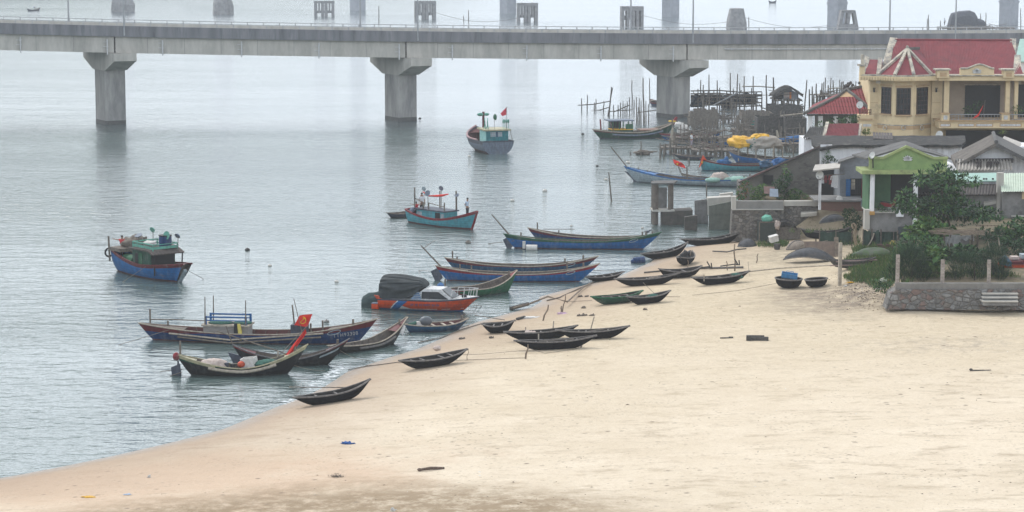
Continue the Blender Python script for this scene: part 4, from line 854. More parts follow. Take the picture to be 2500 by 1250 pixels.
E17, H17 = longboat((1710, 342), (1768, 350), 'short red and blue boat wedged between the stilt decks', .9, .9, 1.6, .8, .3, (BLUE_D, BLUE_D, RED_D), lambda u: .3, gun=RED_D, sr=.2, br=.1, ribs=0, posts=(), brake=.6, srake=.5)
E18, H18 = longboat((944, 517), (1004, 511), 'small dark dinghy tied to the stern of the turquoise cabin boat', .55, .62, 1.2, .5, .15, (BLACKP, SLATE, SLATE), None, gun=WOOD, sr=.12, br=.15, brake=.4, srake=.4, ribs=0, posts=(), name='dinghy', group=None, decks=(.1, .9)); H18.thwarts(E18, WOOD, (.35, .6))
E19, H19 = longboat((1641, 374), (1742, 380), 'narrow dark sampan beside the plank walkway', .55, .5, 1.2, .5, .15, (BLACKP, SLATE, SLATE), None, gun=WOOD, sr=.2, br=.1, brake=.5, srake=.8, ribs=0, posts=(), name='dinghy', group=None)
E20, H20 = longboat((1588, 240), (1625, 246), 'small blue boat showing from behind the pier by the fish traps', .9, .9, 1.6, .8, .3, (BLUE_D, BLUE_D, RED_D), lambda u: .2, gun=RED_D, sr=.3, br=.2, ribs=0, posts=(), brake=.5, srake=.5)
E21, H21 = longboat((1876, 2), (1896, 2), 'tiny dark boat far off near the top of the lagoon', .8, .8, 1.4, .8, .3, (BLACKP, SLATE, SLATE), None, gun=WOOD, ribs=0, posts=(), brake=.3, srake=.3, group=None)
E22, H22 = longboat((66, 23), (98, 22), 'far small boat with a man in a pale conical hat', .6, .6, 1.2, .6, .2, (BLACKP, SLATE, SLATE), None, gun=WOOD, ribs=0, posts=(), brake=.4, srake=.4, group=None)
# ------------------------------------------------------------------ people
def person(label, loc, rz, shirt, trousers, pose='stand', height=1.65, hat=None, sk=SKIN):
    k = height / 1.7; t = thing('person', label, 'person', loc, rz)
    if pose == 'sit': J = dict(pel=(0, 0, .12), spi=(.02, 0, .38), che=(.03, 0, .58), nec=(.04, 0, .72), hea=(.06, 0, .84), top=(.06, 0, .95), kL=(.42, .16, .26), kR=(.42, -.16, .26), aL=(.62, .2, .02), aR=(.62, -.2, .02))
    else: J = dict(pel=(0, 0, .93), spi=(.0, 0, 1.12), che=(.01, 0, 1.32), nec=(.02, 0, 1.46), hea=(.05, 0, 1.57), top=(.045, 0, 1.67), kL=(.03, .1, .5), kR=(.02, -.1, .5), aL=(0, .1, .07), aR=(-.02, -.1, .07))
    c = Vector(J['che'])
    if pose == 'arms': arms = {1: ((0, .36, .04), (.02, .62, .1)), -1: ((0, -.36, .02), (.02, -.64, .08))}
    elif pose == 'sit': arms = {1: ((.16, .3, -.2), (.38, .22, -.28)), -1: ((.16, -.3, -.2), (.38, -.22, -.28))}
    elif pose == 'fold': arms = {1: ((-.12, .26, -.22), (-.18, .06, -.34)), -1: ((-.12, -.26, -.22), (-.2, -.04, -.32))}
    else: arms = {1: ((.0, .25, -.26), (.1, .25, -.5)), -1: ((.0, -.25, -.26), (.1, -.25, -.5))}
    def skin(name, verts, edges, radii, m_, root=0, lv=1):
        me = bpy.data.meshes.new(name); me.from_pydata([Vector(v) * k for v in verts], edges, []); me.materials.append(m_)
        o = bpy.data.objects.new(name, me); COL.objects.link(o); o.parent = t
        md = o.modifiers.new('skin', 'SKIN'); md.use_smooth_shade = True
        if not me.skin_vertices: me.skin_vertices.new()
        for i, r_ in enumerate(radii): me.skin_vertices[0].data[i].radius = (r_ * k, r_ * k)
        me.skin_vertices[0].data[root].use_root = True
        sb = o.modifiers.new('sub', 'SUBSURF'); sb.levels = sb.render_levels = lv; return o
    vs_, es, rs = [], [], []
    def add(p, r_, par=None):
        vs_.append(tuple(p)); rs.append(r_)
        if par is not None: es.append((par, len(vs_) - 1))
        return len(vs_) - 1
    pel = add(J['pel'], .13); spi = add(J['spi'], .115, pel); che = add(c, .14, spi); nec = add(J['nec'], .055, che); hea = add(J['hea'], .085, nec); add(J['top'], .075, hea)
    add(Vector(J['hea']) + Vector((.085, 0, -.005)), .02, hea)
    for s_ in (1, -1):
        sh = add(c + Vector((0, s_ * .17, .06)), .06, che); e = add(c + Vector(arms[s_][0]), .043, sh); wv = c + Vector(arms[s_][1]); wr = add(wv, .03, e)
        d = (Vector(arms[s_][1]) - Vector(arms[s_][0])).normalized(); sd = d.cross(Vector((0, s_, .3))).normalized(); pa = add(wv + d * .06, .034, wr)
        for f in range(4): a = add(wv + d * .11 + sd * (f - 1.5) * .02, .009, pa); add(wv + d * (.15 + .012 * (f in (1, 2))) + sd * (f - 1.5) * .022, .007, a)
        th = add(wv + d * .06 + sd * .05, .010, pa); add(wv + d * .1 + sd * .065, .008, th)
        kn = add(J['kL' if s_ > 0 else 'kR'], .062, pel); an = add(J['aL' if s_ > 0 else 'aR'], .042, kn); add(Vector(J['aL' if s_ > 0 else 'aR']) + Vector((.14, 0, -.045)), .035, an)
    skin('body', vs_, es, rs, sk)
    sv = [J['pel'], J['spi'], tuple(c), tuple(c + Vector((0, .19, .05))), tuple(c + Vector((0, -.19, .05)))]; sv += [tuple(c + Vector(arms[1][0]) * .85), tuple(c + Vector(arms[-1][0]) * .85)]
    skin('shirt', sv, [(0, 1), (1, 2), (2, 3), (2, 4), (3, 5), (4, 6)], [.155, .145, .17, .085, .085, .065, .065], shirt, 1)
    skin('trousers', [J['pel'], J['kL'], J['kR'], tuple(Vector(J['kL']).lerp(Vector(J['aL']), .85)), tuple(Vector(J['kR']).lerp(Vector(J['aR']), .85))], [(0, 1), (0, 2), (1, 3), (2, 4)], [.16, .085, .085, .065, .065], trousers)
    hd = Vector(J['hea']) * k
    part('hair', MB().ball(hd + Vector((-.015, 0, .045)) * k, (.1 * k, .095 * k, .1 * k), 10, 6, z0=-.25), HAIR, t)
    for s_ in (1, -1): part('eye', MB().ball(hd + Vector((.078, s_ * .033, .012)) * k, .011 * k, 6, 4), HAIR, t)
    if hat: part('conical_hat', MB().grid and _hat(hd, k), hat, t)
    return t
def _hat(hd, k):
    m = MB(); m.grid([[hd + Vector((r_ * math.cos(a), r_ * math.sin(a), z)) for a in np.linspace(0, 6.2832, 17)[:-1]] for r_, z in ((.36, .03), (.2, .16), (.02, .3))], True); return m
SH_W = mat('shirt_white', (.72, .73, .75), (.6, .61, .64), 4, .8); SH_B = mat('shirt_pale_blue', (.55, .63, .75), (.42, .5, .62), 4, .8); SH_R = mat('shirt_red', (.55, .05, .06), (.4, .04, .05), 4, .8); TR_D = mat('dark_trousers', (.03, .03, .04), None, 4, .8); TR_P = mat('patterned_trousers', (.42, .36, .42), (.14, .12, .17), 22, .8)
# ------------------------------------------------------------------ cabin boats
def cabin_boat(pa, pb, za, zb_, label, hk, mats, gun, draft=.45, af=.15, strake=None, inner=INNER):
    c, L, rz = place2(pa, pb, za, zb_); t = thing('fishing_boat', label, 'fishing boat', (c.x, c.y, -draft), rz, 'cabin fishing boats at anchor')
    h = Hull(L, **hk); h.build(t, (*mats, inner), strake, draft + af, nt_=34); h.gunwale(t, gun, .11, .1); return t, h
def wallbox(t, x0, x1, w_, z0, z1, m_, name='cabin'): return part(name, MB().box2(x0, -w_ / 2, z0, x1, w_ / 2, z1), m_, t)
def lampdish(t, x, y, z, hh, r=.2, m_=MINT, tilt=0.9):
    d = Vector((math.sin(tilt) * .3, -math.sin(tilt), math.cos(tilt))).normalized(); m = MB().tube([(x, y, z), (x, y, z + hh)], .025, 6); p = part('lamp_stand', m, WOOD, t)
    part('lamp_shade', MB().tube([Vector((x, y, z + hh)) - d * .1, Vector((x, y, z + hh)), Vector((x, y, z + hh)) + d * .08], [.05, r * .8, r], 12), m_, p)
# C turquoise boat with people
C, HC = cabin_boat((1001, 508), (1164, 513), 1.15, 1.65, 'turquoise cabin boat with dark red rim and three people aboard', dict(B=2.0, D=1.15, br=.9, sr=.45, brake=.9, srake=.25, stern=.55, pw=2.6, bq=1.7, sq=1.8, kb=.1, rock=.05), (BOTTOM, TURQ, RED), RED, .5, .12, lambda u: .13 + .25 * max(0, u - .6))
L = HC.L; xa, xb = HC.xs(.13), HC.xs(.62)
HC.deck(C, WOOD_L, .66, .99, .12); HC.floor(C, INNER, .75)
cb = wallbox(C, xa + .5, xb, 1.45, .8, 1.75, TURQ); rf = part('roof', MB().box2(xa + .35, -.85, 1.753, xb + .12, .85, 1.86), SLATE, cb)
part('door', MB().box2(xb - 1.15, -.735, .95, xb - .55, -.70, 1.66), DARK, cb); part('shutter', MB().box2(xa + .62, -.74, 1.05, xa + 1.2, -.70, 1.6), PALE, cb); part('shutter', MB().box2(xb - .45, -.74, 1.05, xb - .1, -.70, 1.6), PALE, cb)
part('awning', MB().slab([(xa - .25, -.8, 1.3), (xa + .6, -.88, 1.72), (xa + .6, .88, 1.72), (xa - .25, .8, 1.3)], .05), SLATE, C)
part('bow_stem', MB().tube([HC.pt(1, v, 1) + Vector((.05, 0, 0)) for v in (0, .3, .6, 1)], .1, 5), RED, C)
for x, hh, y in ((xa + .3, 1.7, -.7), (xa + 1.35, .55, -.7), (xa + 2.0, .55, -.7), (xb - .05, .7, -.7), (xa + 2.0, 1.45, .6), (xb, 1.6, .6)): part('stanchion', MB().tube([(x, y, 1.8), (x, y, 1.86 + hh)], .06, 6), WOOD, C)
part('rail', MB().tube([(xa + .3, -.7, 2.65), (xa + 1.35, -.7, 2.38)], .04, 5).tube([(xa + 2.0, -.7, 2.4), (xb - .05, -.7, 2.2)], .035, 5), WOOD, C)
lampdish(C, xa + 1.5, -.3, 1.86, 1.25, .26, GREYP, 1.2); lampdish(C, xa + 2.2, .6, 1.86, 1.7, .22, GREYP, 1.9); lampdish(C, xb + .1, .6, 1.86, 1.2, .22, GREYP, .6); lampdish(C, xa + .2, .5, 1.86, 1.5, .2, PALE, 1.7)
solo('banner', MB().tube([(0, 0, 0), (.8, 0, -.28), (1.6, 0, -.22), (2.4, 0, -.12), (3.1, 0, .05)], [.04, .06, .09, .1, .05], 6), FLAGR, 'faded red banner rolled and slung between the posts of the turquoise boat', 'banner', loc2w(C, (xa + .55, 0, 3.15)), C.rotation_euler.z)
part('engine', MB().ball((xa - .35, -.3, 1.5), (.3, .3, .35), 9, 6), GREYP, C)
person('boy in a pale blue shirt standing on the bow of the turquoise boat', loc2w(C, (HC.xs(.86), 0, HC.sh(.86) - .13)), C.rotation_euler.z + .3, SH_B, TR_D, 'fold', 1.55)
person('man in a white shirt standing at the back of the turquoise boat', loc2w(C, (xa + .15, .25, 1.35)), C.rotation_euler.z - .6, SH_W, TR_D, 'stand', 1.7)
person('child in a red shirt with arms spread at the stern of the turquoise boat', loc2w(C, (xa + .25, -.45, 1.0)), C.rotation_euler.z - 1.3, SH_R, TR_D, 'arms', 1.35)
# A blue boat with green cabin, bow towards the right front
A, HA = cabin_boat((297, 600), (457, 643), 1.75, 1.42, 'blue fishing boat with dark red rim, green cabin and a water barrel on its roof', dict(B=2.5, D=1.5, br=.42, sr=.7, brake=1.5, srake=.3, stern=.75, pw=2.9, fw=.38, bq=1.3, sq=1.6, kb=.25, ks=.1), (BOTTOM, ROYAL, RED_D), RED_D, .55, .1, lambda u: .17 + .06 * u)
HA.deck(A, RED_D, .8, 1.0, .02); HA.floor(A, INNER, .95, .06, .85)
xa, xb = HA.xs(.36), HA.xs(.70)
cb = wallbox(A, xa, xb - .55, 2.0, .95, 2.55, GREEN_D); part('awning', MB().prism([(xa - .1, 2.62), (xb - .4, 2.66), (xb + .25, 2.42), (xb + .2, 2.34), (xb - .5, 2.55), (xa - .1, 2.53)], 'y', -1.3, 1.3), mat('brown_thatch', (.12, .10, .09), (.06, .05, .048), 8, .95, .03), A)
part('front_shade_panel', MB().box2(xb - .56, -.93, 1.15, xb - .52, .93, 2.42), DARK, cb); part('window', MB().box2(xa + .35, -1.02, 1.3, xa + .75, -.99, 2.25), DARK, cb); part('door', MB().box2(xa + .95, -1.03, 1.05, xa + 1.35, -.99, 2.3), GREEN, cb)  # front opening is a near-black panel, cabin shade put into its colour
bb_ = MB()
for x in (xa + .1, xb - .2): 
    for y in (-1, 1): bb_.tube([(x, y, 2.6), (x, y, 3.05)], .05, 6)
for z in (2.82, 3.03): bb_.tube([(xa + .1, -1, z), (xb - .2, -1, z), (xb - .2, 1, z), (xa + .1, 1, z), (xa + .1, -1, z)], .05, 5)
bb_.box((xa + xb) / 2 - .1, -1.0, 2.8, xb - xa - .3, .06, .2).box(xb - .2, 0, 2.8, .06, 2, .2); part('roof_railing', bb_, MINT, A)
part('post', MB().tube([(xb + .12, -1.1, .9), (xb + .2, -1.15, 2.4)], .05, 6), DARK, A)
part('post', MB().tube([(xb + .12, 1.1, .9), (xb + .2, 1.15, 2.4)], .05, 6), DARK, A)
q = loc2w(A, (xb - .75, .35, 2.68)); t = thing('barrel', 'dark blue plastic barrel on the cabin roof of the blue fishing boat', 'barrel', q); part('body', MB().tube([(0, 0, 0), (0, 0, .1), (0, 0, .75), (0, 0, .85)], [.42, .45, .45, .42], 16), BLUE_D, t); part('rim', MB().tube([(0, 0, .85), (0, 0, .92)], .47, 16), BLACKP, t)
solo('bundle', MB().ball((0, 0, 0), (.45, .35, .2), 9, 5, jit=.08), FOAMW, 'white bundle beside the barrel on the green cabin roof', 'bundle', loc2w(A, (xa + .7, 0, 2.85)))
lampdish(A, xa + .25, -.6, 2.6, .8, .3, GREYP, .35); lampdish(A, xb - .4, .3, 2.6, 1.0, .3, MINT, 1.4); lampdish(A, xb + .05, .9, 2.4, 1.2, .22, GREYP, 2.2); lampdish(A, xa - .3, .9, 2.4, 1.3, .22, MINT, 2.0)
for (u_, y_, z_, r_, mm_, lb_) in ((.27, .2, 1.5, .42, NETG, 'green net heap between the tank and the cabin of the blue fishing boat'), (.31, -.75, 1.25, .3, FOAMW, 'white sack on the side deck of the blue fishing boat'), (.62, .5, 2.85, .3, NETW, 'pale net heap at the front of the green cabin roof')): solo('net_heap', MB().ball((0, 0, 0), (r_ * 1.3, r_, r_ * .7), 10, 6, jit=.12), mm_, lb_, 'net', loc2w(A, (HA.xs(u_), y_, z_)))
part('tank', MB().tube([(HA.xs(.17), -.5, 1.45), (HA.xs(.33), -.5, 1.45)], [.5, .5], 14).box(HA.xs(.24), -.9, 1.3, .3, .12, .7), GREEN, A)
part('stern_roof', MB().box2(HA.xs(.02), -1.15, 2.1, HA.xs(.2), 1.15, 2.35), WOOD, A)
for x, y, a in ((.02, -1.1, -.3), (.2, .9, .4), (.22, .6, .5), (.03, 1.1, -.2)): part('post', MB().tube([(HA.xs(x), y, 1.3), (HA.xs(x) + a * .4, y, 3.1)], .07, 6), WOOD, A)
part('spare_tyre', MB().tube([(HA.xs(.0) - .1, -1.0 + .3 * math.cos(a), 1.9 + .3 * math.sin(a)) for a in np.linspace(0, 6.2832, 15)], .07, 6), RUBW, A)
solo('net_heap', MB().ball((0, 0, 0), (.9, .8, .55), 11, 6, jit=.1), WOOD, 'brown net heap on the stern of the blue fishing boat', 'net', loc2w(A, (HA.xs(.13), .4, 2.55)))
person('person in red with outstretched arms at the stern of the blue boat', loc2w(A, (HA.xs(.07), -.3, 1.55)), A.rotation_euler.z - .9, SH_R, TR_D, 'arms', 1.6)
part('stem', MB().tube([HA.pt(1, v, 1) * .5 + HA.pt(1, v, -1) * .5 + Vector((.06, 0, -.05)) for v in (0, .4, .8)], .16, 5), PALE, A)
# B grey boat seen from its stern
bq_ = P(1216, 376, 0); sternx = thing('fishing_boat', 'grey fishing boat seen from the stern with teal cabin and a red pennant', 'fishing boat', (0, 0, -.45), R(122), 'cabin fishing boats at anchor')
hdg = R(106); HB = Hull(9.2, 3.9, 1.75, 1.0, .1, 1.0, .2, stern=.92, pw=3.0, bq=1.8, sq=2, kb=.2); B_ = sternx
B_.rotation_euler = (0, 0, hdg); B_.location = (bq_.x + math.cos(hdg) * 4.6, bq_.y + math.sin(hdg) * 4.6, -.45)
HB.build(B_, (BOTTOM, GREYP, SLATE, INNER_R), lambda u: .33, .72, nt_=30); HB.gunwale(B_, SLATE, .12, .1); HB.floor(B_, INNER_R, 1.0, .03, .9); HB.deck(B_, INNER_R, .85, 1, .1)
xa, xb = HB.xs(.03), HB.xs(.34); cb = wallbox(B_, xa, xb, 2.5, 1.1, 3.0, TEAL)
part('roof', MB().box2(xa - .25, -1.5, 3.003, xb + .25, 1.5, 3.15), CREAM, cb)
for y in (-.55, .2): part('window', MB().box2(xa - .03, y, 2.35, xa, y + .6, 2.85), PALE, cb)
part('window', MB().box2(xa - .032, -.05, 2.3, xa - .001, .15, 2.9), TEAL_H, cb)
part('side_wall', MB().box2(xa + .1, 1.252, 1.3, xb - .2, 1.30, 2.9), mat('striped_mint', (.42, .60, .56), (.10, .38, .36), 6, .7, 0, (6, 6, .3)), cb)
part('rim', MB().tube([HB.pt(tt, 1, 1) + Vector((0, 0, .15)) for tt in np.linspace(.2, 1, 14)], .1, 6), paint('faded_pink', (205, 165, 165)), B_)
part('mast', MB().tube([(xb + .8, .6, 2.6), (xb + .8, .6, 4.85)], .14, 8), RED_D, B_)
part('float', MB().ball((xb + .8, .25, 4.55), (.22, .34, .17), 9, 6).ball((xb + .8, .95, 4.55), (.25, .38, .2), 9, 6), MINT, B_)
lampdish(B_, xa + .8, .1, 3.15, 1.3, .36, GREEN, 1.57)
for y in (-1.35, -1.15, -.95, -.75): part('lamp_cluster', MB().tube([(xa + .3, y, 3.15), (xa + .3, y, 4.0)], .03, 5).ball((xa + .3, y, 4.0), (.12, .1, .25), 7, 5), MINT, B_)
for y in (.9, 1.2): part('hoop', MB().tube([(xa + .5, y, 3.1), (xa + .5, y + .1, 4.1), (xa + .9, y, 4.35), (xa + 1.2, y - .1, 3.6), (xa + 1.3, y, 3.1)], .05, 6), MINT, B_)
part('stay', MB().tube([(xa + .2, -1.5, 3.05), (xa - .2, -1.7, 1.8)], .03, 5), WOOD, B_)
flag(loc2w(B_, (xa + .3, -1.0, 3.1)), 0, ((-.55, 1.75), (-.3, 1.45), (.1, 1.65), (.12, 2.45)), mat('pennant_red', (.62, .06, .09), (.5, .05, .07), 3, .7), 'red pennant flying from the stern of the grey fishing boat', None, ((.1, .0), (.14, 2.5)), .05)
# D green cabin boat by the fish traps
D_, HD = cabin_boat((1447, 309), (1650, 289), 1.45, 2.25, 'green boat with open grey roofed cabin and red and yellow bow', dict(B=2.4, D=1.25, br=1.15, sr=.35, brake=1.7, srake=1.3, pw=2.6, bq=2.0, sq=1.8, kb=.2, ks=.15, fw=.06), (SLATE, GREEN_D, RED_D), WOOD_L, .5, .1, lambda u: .12 + .35 * max(0, .35 - u))
HD.deck(D_, RED_D, .0, .2, .05); HD.floor(D_, INNER, .8)
xa, xb = HD.xs(.21), HD.xs(.46); lw = part('cabin', MB().box2(xa, -.9, .85, xb, .9, 1.55), GREEN_D, D_); part('cabin_trim', MB().box2(xa - .03, -.93, 1.553, xb + .03, .93, 1.65), YELLOW, lw)
for x in (xa + .1, xa + .9, xb - 1.2, xb - .1):
    for y in (-.85, .85): part('post', MB().tube([(x, y, 1.5), (x, y, 2.6)], .07, 6), GREEN, D_)
part('back_panel', MB().box2(xb - .9, -.9, 1.6, xb, -.85, 2.25), GREEN, D_); part('screen', MB().box2(xa + .2, .8, 1.6, xb - 1.0, .86, 2.5), DARK, D_)
part('roof', MB().box2(xa - .45, -1.15, 2.6, xb + .05, 1.15, 2.72), GREYP, D_); part('brace', MB().tube([(xa - .3, -1, 2.6), (xa + .15, -1, 1.5)], .05, 5), WOOD, D_)
part('post', MB().tube([(HD.xs(.1), 0, 1.4), (HD.xs(.09), 0, 2.8)], .09, 6), RED, D_); part('fender', MB().tube([HD.pt(tt, .78, -1) + Vector((0, -.1, 0)) for tt in np.linspace(.2, .85, 14)], .1, 6), GREYP, D_)
part('fore_deck', MB().box2(HD.xs(.55), -.9, 1.45, HD.xs(.8), .9, 1.55), paint('salmon', (205, 160, 140)), D_)
part('bow_post', MB().prism([(HD.xs(.93), 2.0), (HD.xs(1.0), 2.95), (HD.xs(1.02), 2.9), (HD.xs(.99), 2.0)], 'y', -.12, .12), RED, D_); part('bow_band', MB().box2(HD.xs(.92), -.3, 2.35, HD.xs(.99), .3, 2.5), FLAGY, D_)
# ------------------------------------------------------------------ orange rescue speedboat
c, L, rz = place2((934, 742), (1169, 723), .25, 1.05)
O = thing('speedboat', 'orange and blue speedboat with white cabin under a grey tarpaulin', 'speedboat', (c.x, c.y, -.25), rz)
HO = Hull(L, 2.1, 1.0, .25, -.05, 1.1, .0, stern=.92, pw=3.2, fw=.06, bq=1.5, kb=.25, bn_=2.6, zn=1.0)
HO.build(O, (ROYAL, ORANGE, SLATE, FOAMW), lambda u: .06, .36, nt_=34)
m = MB()
def sidepoly(pts, off=.015):
    for sd in (-1, 1):
        rows = []
        for v in np.linspace(0, 1, 5):
            rows.append([])
            for u in np.linspace(0, 1, 5):
                a = (pts[0][0] * (1 - u) + pts[1][0] * u, pts[0][1] * (1 - u) + pts[1][1] * u); b_ = (pts[3][0] * (1 - u) + pts[2][0] * u, pts[3][1] * (1 - u) + pts[2][1] * u)
                t_, z_ = a[0] * (1 - v) + b_[0] * v, a[1] * (1 - v) + b_[1] * v; p = HO.pt(t_, HO.vz(t_, z_), sd); rows[-1].append(p + Vector((0, sd * off, 0)))
        m.grid(rows)
sidepoly(((.145, .34), (.235, .34), (.32, .93), (.225, .93))); part('blue_stripe', m, ROYAL, O); m = MB()
sidepoly(((.13, .34), (.145, .34), (.225, .93), (.21, .93))); sidepoly(((.235, .34), (.40, .36), (.27, .6), (.275, .62)), .012); sidepoly(((.235, .34), (.97, .48), (.97, .51), (.235, .39)), .03); part('white_stripe', m, WHITE, O)
HO.gunwale(O, SLATE, .06, .06); part('side_deck', (lambda mm: (mm.grid([[Vector((HO.xs(t_), y * (HO.b(t_) - .02), HO.sh(t_) + .05 - .0 * abs(y))) for y in (-1, -.5, 0, .5, 1)] for t_ in np.linspace(.08, 1, 14)]), mm)[1])(MB()), WHITE, O)
xs = HO.xs; prof = [(xs(.36), 1.02), (xs(.40), 1.35), (xs(.47), 1.72), (xs(.64), 1.72), (xs(.78), 1.08), (xs(.78), 1.0), (xs(.36), 1.0)]
cab = MB(); n = len(prof); a_ = cab.add([(x, -(.82 - .14 * (z - 1.0)), z) for x, z in prof]); b_ = cab.add([(x, .82 - .14 * (z - 1.0), z) for x, z in prof]); cab.face([a_ + i for i in range(n)]); cab.face([b_ + i for i in range(n)][::-1])
for i in range(n): cab.face((a_ + i, a_ + (i + 1) % n, b_ + (i + 1) % n, b_ + i)[::-1])
cb = part('cabin', cab, WHITE, O)
for sd in (-1, 1):
    w_ = MB(); y = lambda z: sd * (.845 - .14 * (z - 1.0)); o2 = [(xs(.455), 1.13), (xs(.455), 1.52), (xs(.62), 1.55), (xs(.725), 1.13)]
    k0 = w_.add([(x, y(z), z) for x, z in o2]); k1 = w_.add([(x, y(z) - sd * .05, z) for x, z in o2]); w_.face([k0 + i for i in range(4)])
    for i in range(4): w_.face((k0 + i, k0 + (i + 1) % 4, k1 + (i + 1) % 4, k1 + i))
    wp = part('window', w_, GLASS, cb)
    fr = MB().tube([(x, y(z) + sd * .01, z) for x, z in o2 + o2[:1]], .028, 4).tube([(xs(.54), y(1.13) + sd * .01, 1.13), (xs(.54), y(1.54) + sd * .01, 1.54)], .02, 4); part('frame', fr, RUBW, wp)
    lv_ = MB()
    for i in range(4): z = 1.12 + i * .12; lv_.box(xs(.395 + .008 * i), sd * (.852 - .14 * (z - 1)), z, .75 - .14 * i, .02, .05)
    part('blue_panel', MB().slab([(xs(.34), sd * .838, 1.03), (xs(.45), sd * .838, 1.03), (xs(.42), sd * .768, 1.53), (xs(.40), sd * .768, 1.53)], .02), ROYAL, cb); part('louvre', lv_, PALE, cb)
wf = MB().slab([(xs(.655), -.62, 1.70), (xs(.655), .62, 1.70), (xs(.765), .72, 1.19), (xs(.765), -.72, 1.19)], -.03); part('windscreen', wf, GLASS, cb)
rl = MB(); zr = lambda t_: HO.sh(t_) + .05
for sd in (-1, 1):
    rl.tube([(xs(.76), sd * .62, zr(.76) + .55), (xs(.9), sd * HO.b(.9) * .9, zr(.9) + .52), (xs(.99), sd * .12, zr(.99) + .5)], .022, 6).tube([(xs(.76), sd * .62, zr(.76) + .55), (xs(.74), sd * .7, zr(.74))], .022, 6)
    for t_ in (.82, .88, .94, .985): rl.tube([(xs(t_ - .012), sd * max(HO.b(t_) * .85, .1), zr(t_)), (xs(t_), sd * max(HO.b(t_) * .88, .1), zr(t_) + .52)], .018, 5)
rl.tube([(xs(.99), -.12, zr(.99) + .5), (xs(.99), .12, zr(.99) + .5)], .022, 6); part('bow_rail', rl, WHITE, O)
part('anchor', MB().box(xs(.86), -.2, zr(.86) + .1, .3, .15, .2), RUBW, O)
lo_ = lettering(O, 'BP 09 021080T 06 06', (xs(.36), -HO.b(.42) - .0, .66), .19, .0, ROYAL); p, p2 = HO.pt(.37, HO.vz(.37, .64), -1), HO.pt(.70, HO.vz(.70, .69), -1)
lo_.location = p + Vector((0, -.08, 0)); lo_.rotation_euler = (R(94), -math.atan2(p2.z - p.z, p2.x - p.x), math.atan2(p2.y - p.y, p2.x - p.x))
part('swim_step', MB().box2(xs(-.07), -.85, .3, xs(0), .85, .62), ORANGE, O); part('step_plate', MB().box2(xs(-.07), -.85, .622, xs(.02), .85, .68), GREYP, O)
part('stern_corner', MB().prism([(xs(.0), .95), (xs(-.035), 1.22), (xs(.1), 1.12), (xs(.1), .95)], 'y', -1.0, -.9).prism([(xs(.0), .95), (xs(-.035), 1.22), (xs(.1), 1.12), (xs(.1), .95)], 'y', .9, 1.0), ORANGE, O)
def drape(rows_, nfold, amp):
    m = MB(); m.smooth = True; out = []; ar = np.array(rows_); rows_ = [[float(np.interp(u, range(len(ar)), ar[:, c])) for c in range(4)] for u in np.linspace(0, len(ar) - 1, 40)]
    for i, (x, zc, zb_, w_) in enumerate(rows_):
        r_ = []
        for j in range(61):
            a = math.pi * (j / 60); f = 1 + amp * (math.sin(nfold * a + x * 1.5 + .8 * math.sin(x * 2.1)) + .5 * math.sin(nfold * 1.7 * a - x * 2.2)) + amp * .8 * mnoise.noise(Vector((x * 1.4, a * 2.5, 3)))
            r_.append((x, -w_ * math.cos(a) * f , zb_ + (zc - zb_) * max(0, math.sin(a)) ** .55 * (1 + amp * .4 * math.sin(nfold * a * 1.3 + x))))
        out.append(r_)
    m.grid(out); m.smooth = False; m.poly(out[0]); m.poly(out[-1][::-1]); return m
q = O.location
tp = drape([(xs(.0), 1.7, 1.12, .8), (xs(.01), 2.36, 1.08, .9), (xs(.06), 2.46, 1.0, 1.0), (xs(.14), 2.48, .95, 1.03), (xs(.22), 2.46, 1.0, 1.03), (xs(.30), 2.4, 1.1, 1.0), (xs(.36), 2.34, 1.3, .95), (xs(.42), 2.28, 1.6, .85), (xs(.455), 2.08, 1.75, .7), (xs(.47), 1.95, 1.8, .4)], 15, .06)
solo('tarpaulin', tp, TARP, 'large dark grey tarpaulin draped over the stern of the orange speedboat', 'tarpaulin', q, O.rotation_euler.z)
tp = drape([(xs(-.22), .75, .2, .1), (xs(-.20), .95, -.0, .35), (xs(-.14), 1.2, -.1, .45), (xs(-.08), 1.25, .05, .46), (xs(-.03), 1.35, .4, .42), (xs(-.005), 1.25, .7, .25)], 7, .06)
eng = thing('outboard_engine', 'outboard engine wrapped in a dark green tarpaulin behind the orange speedboat', 'engine', q, O.rotation_euler.z); part('cover', tp, mat('green_tarp', (.035, .06, .062), (.022, .04, .042), 3, .7, .02), eng); part('leg', MB().tube([(xs(-.1), 0, .5), (xs(-.12), 0, -.4)], .12, 8), RUBW, eng)
# ------------------------------------------------------------------ more people
BOAT_A = A
# ------------------------------------------------------------------ village: walls and houses
YEL = mat('yellow_plaster', (.72, .575, .36), (.62, .49, .30), 1.3, .9, .005, dirt=(.30, .25, .17), dscale=.6, dth=(.58, .8)); YEL_D = mat('ochre_trim', (.52, .35, .20), (.42, .29, .17), 2, .9); CRM = mat('cream_parapet', (.60, .53, .41), (.38, .35, .30), 2.6, .9, .01, dirt=(.20, .19, .18), dscale=1.5, dth=(.45, .62))
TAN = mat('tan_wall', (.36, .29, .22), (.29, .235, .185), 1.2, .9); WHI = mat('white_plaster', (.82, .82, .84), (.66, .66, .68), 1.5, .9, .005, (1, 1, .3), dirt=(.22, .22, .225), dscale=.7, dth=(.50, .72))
GRW = mat('grey_plaster', (.25, .245, .24), (.17, .165, .16), 1.3, .9, .01, dirt=(.085, .083, .082), dscale=.5, dth=(.46, .66)); GRB = mat('blue_grey_plaster', (.24, .255, .275), (.175, .185, .20), 1.6, .9, .01, dirt=(.10, .10, .105), dscale=.7, dth=(.5, .72))
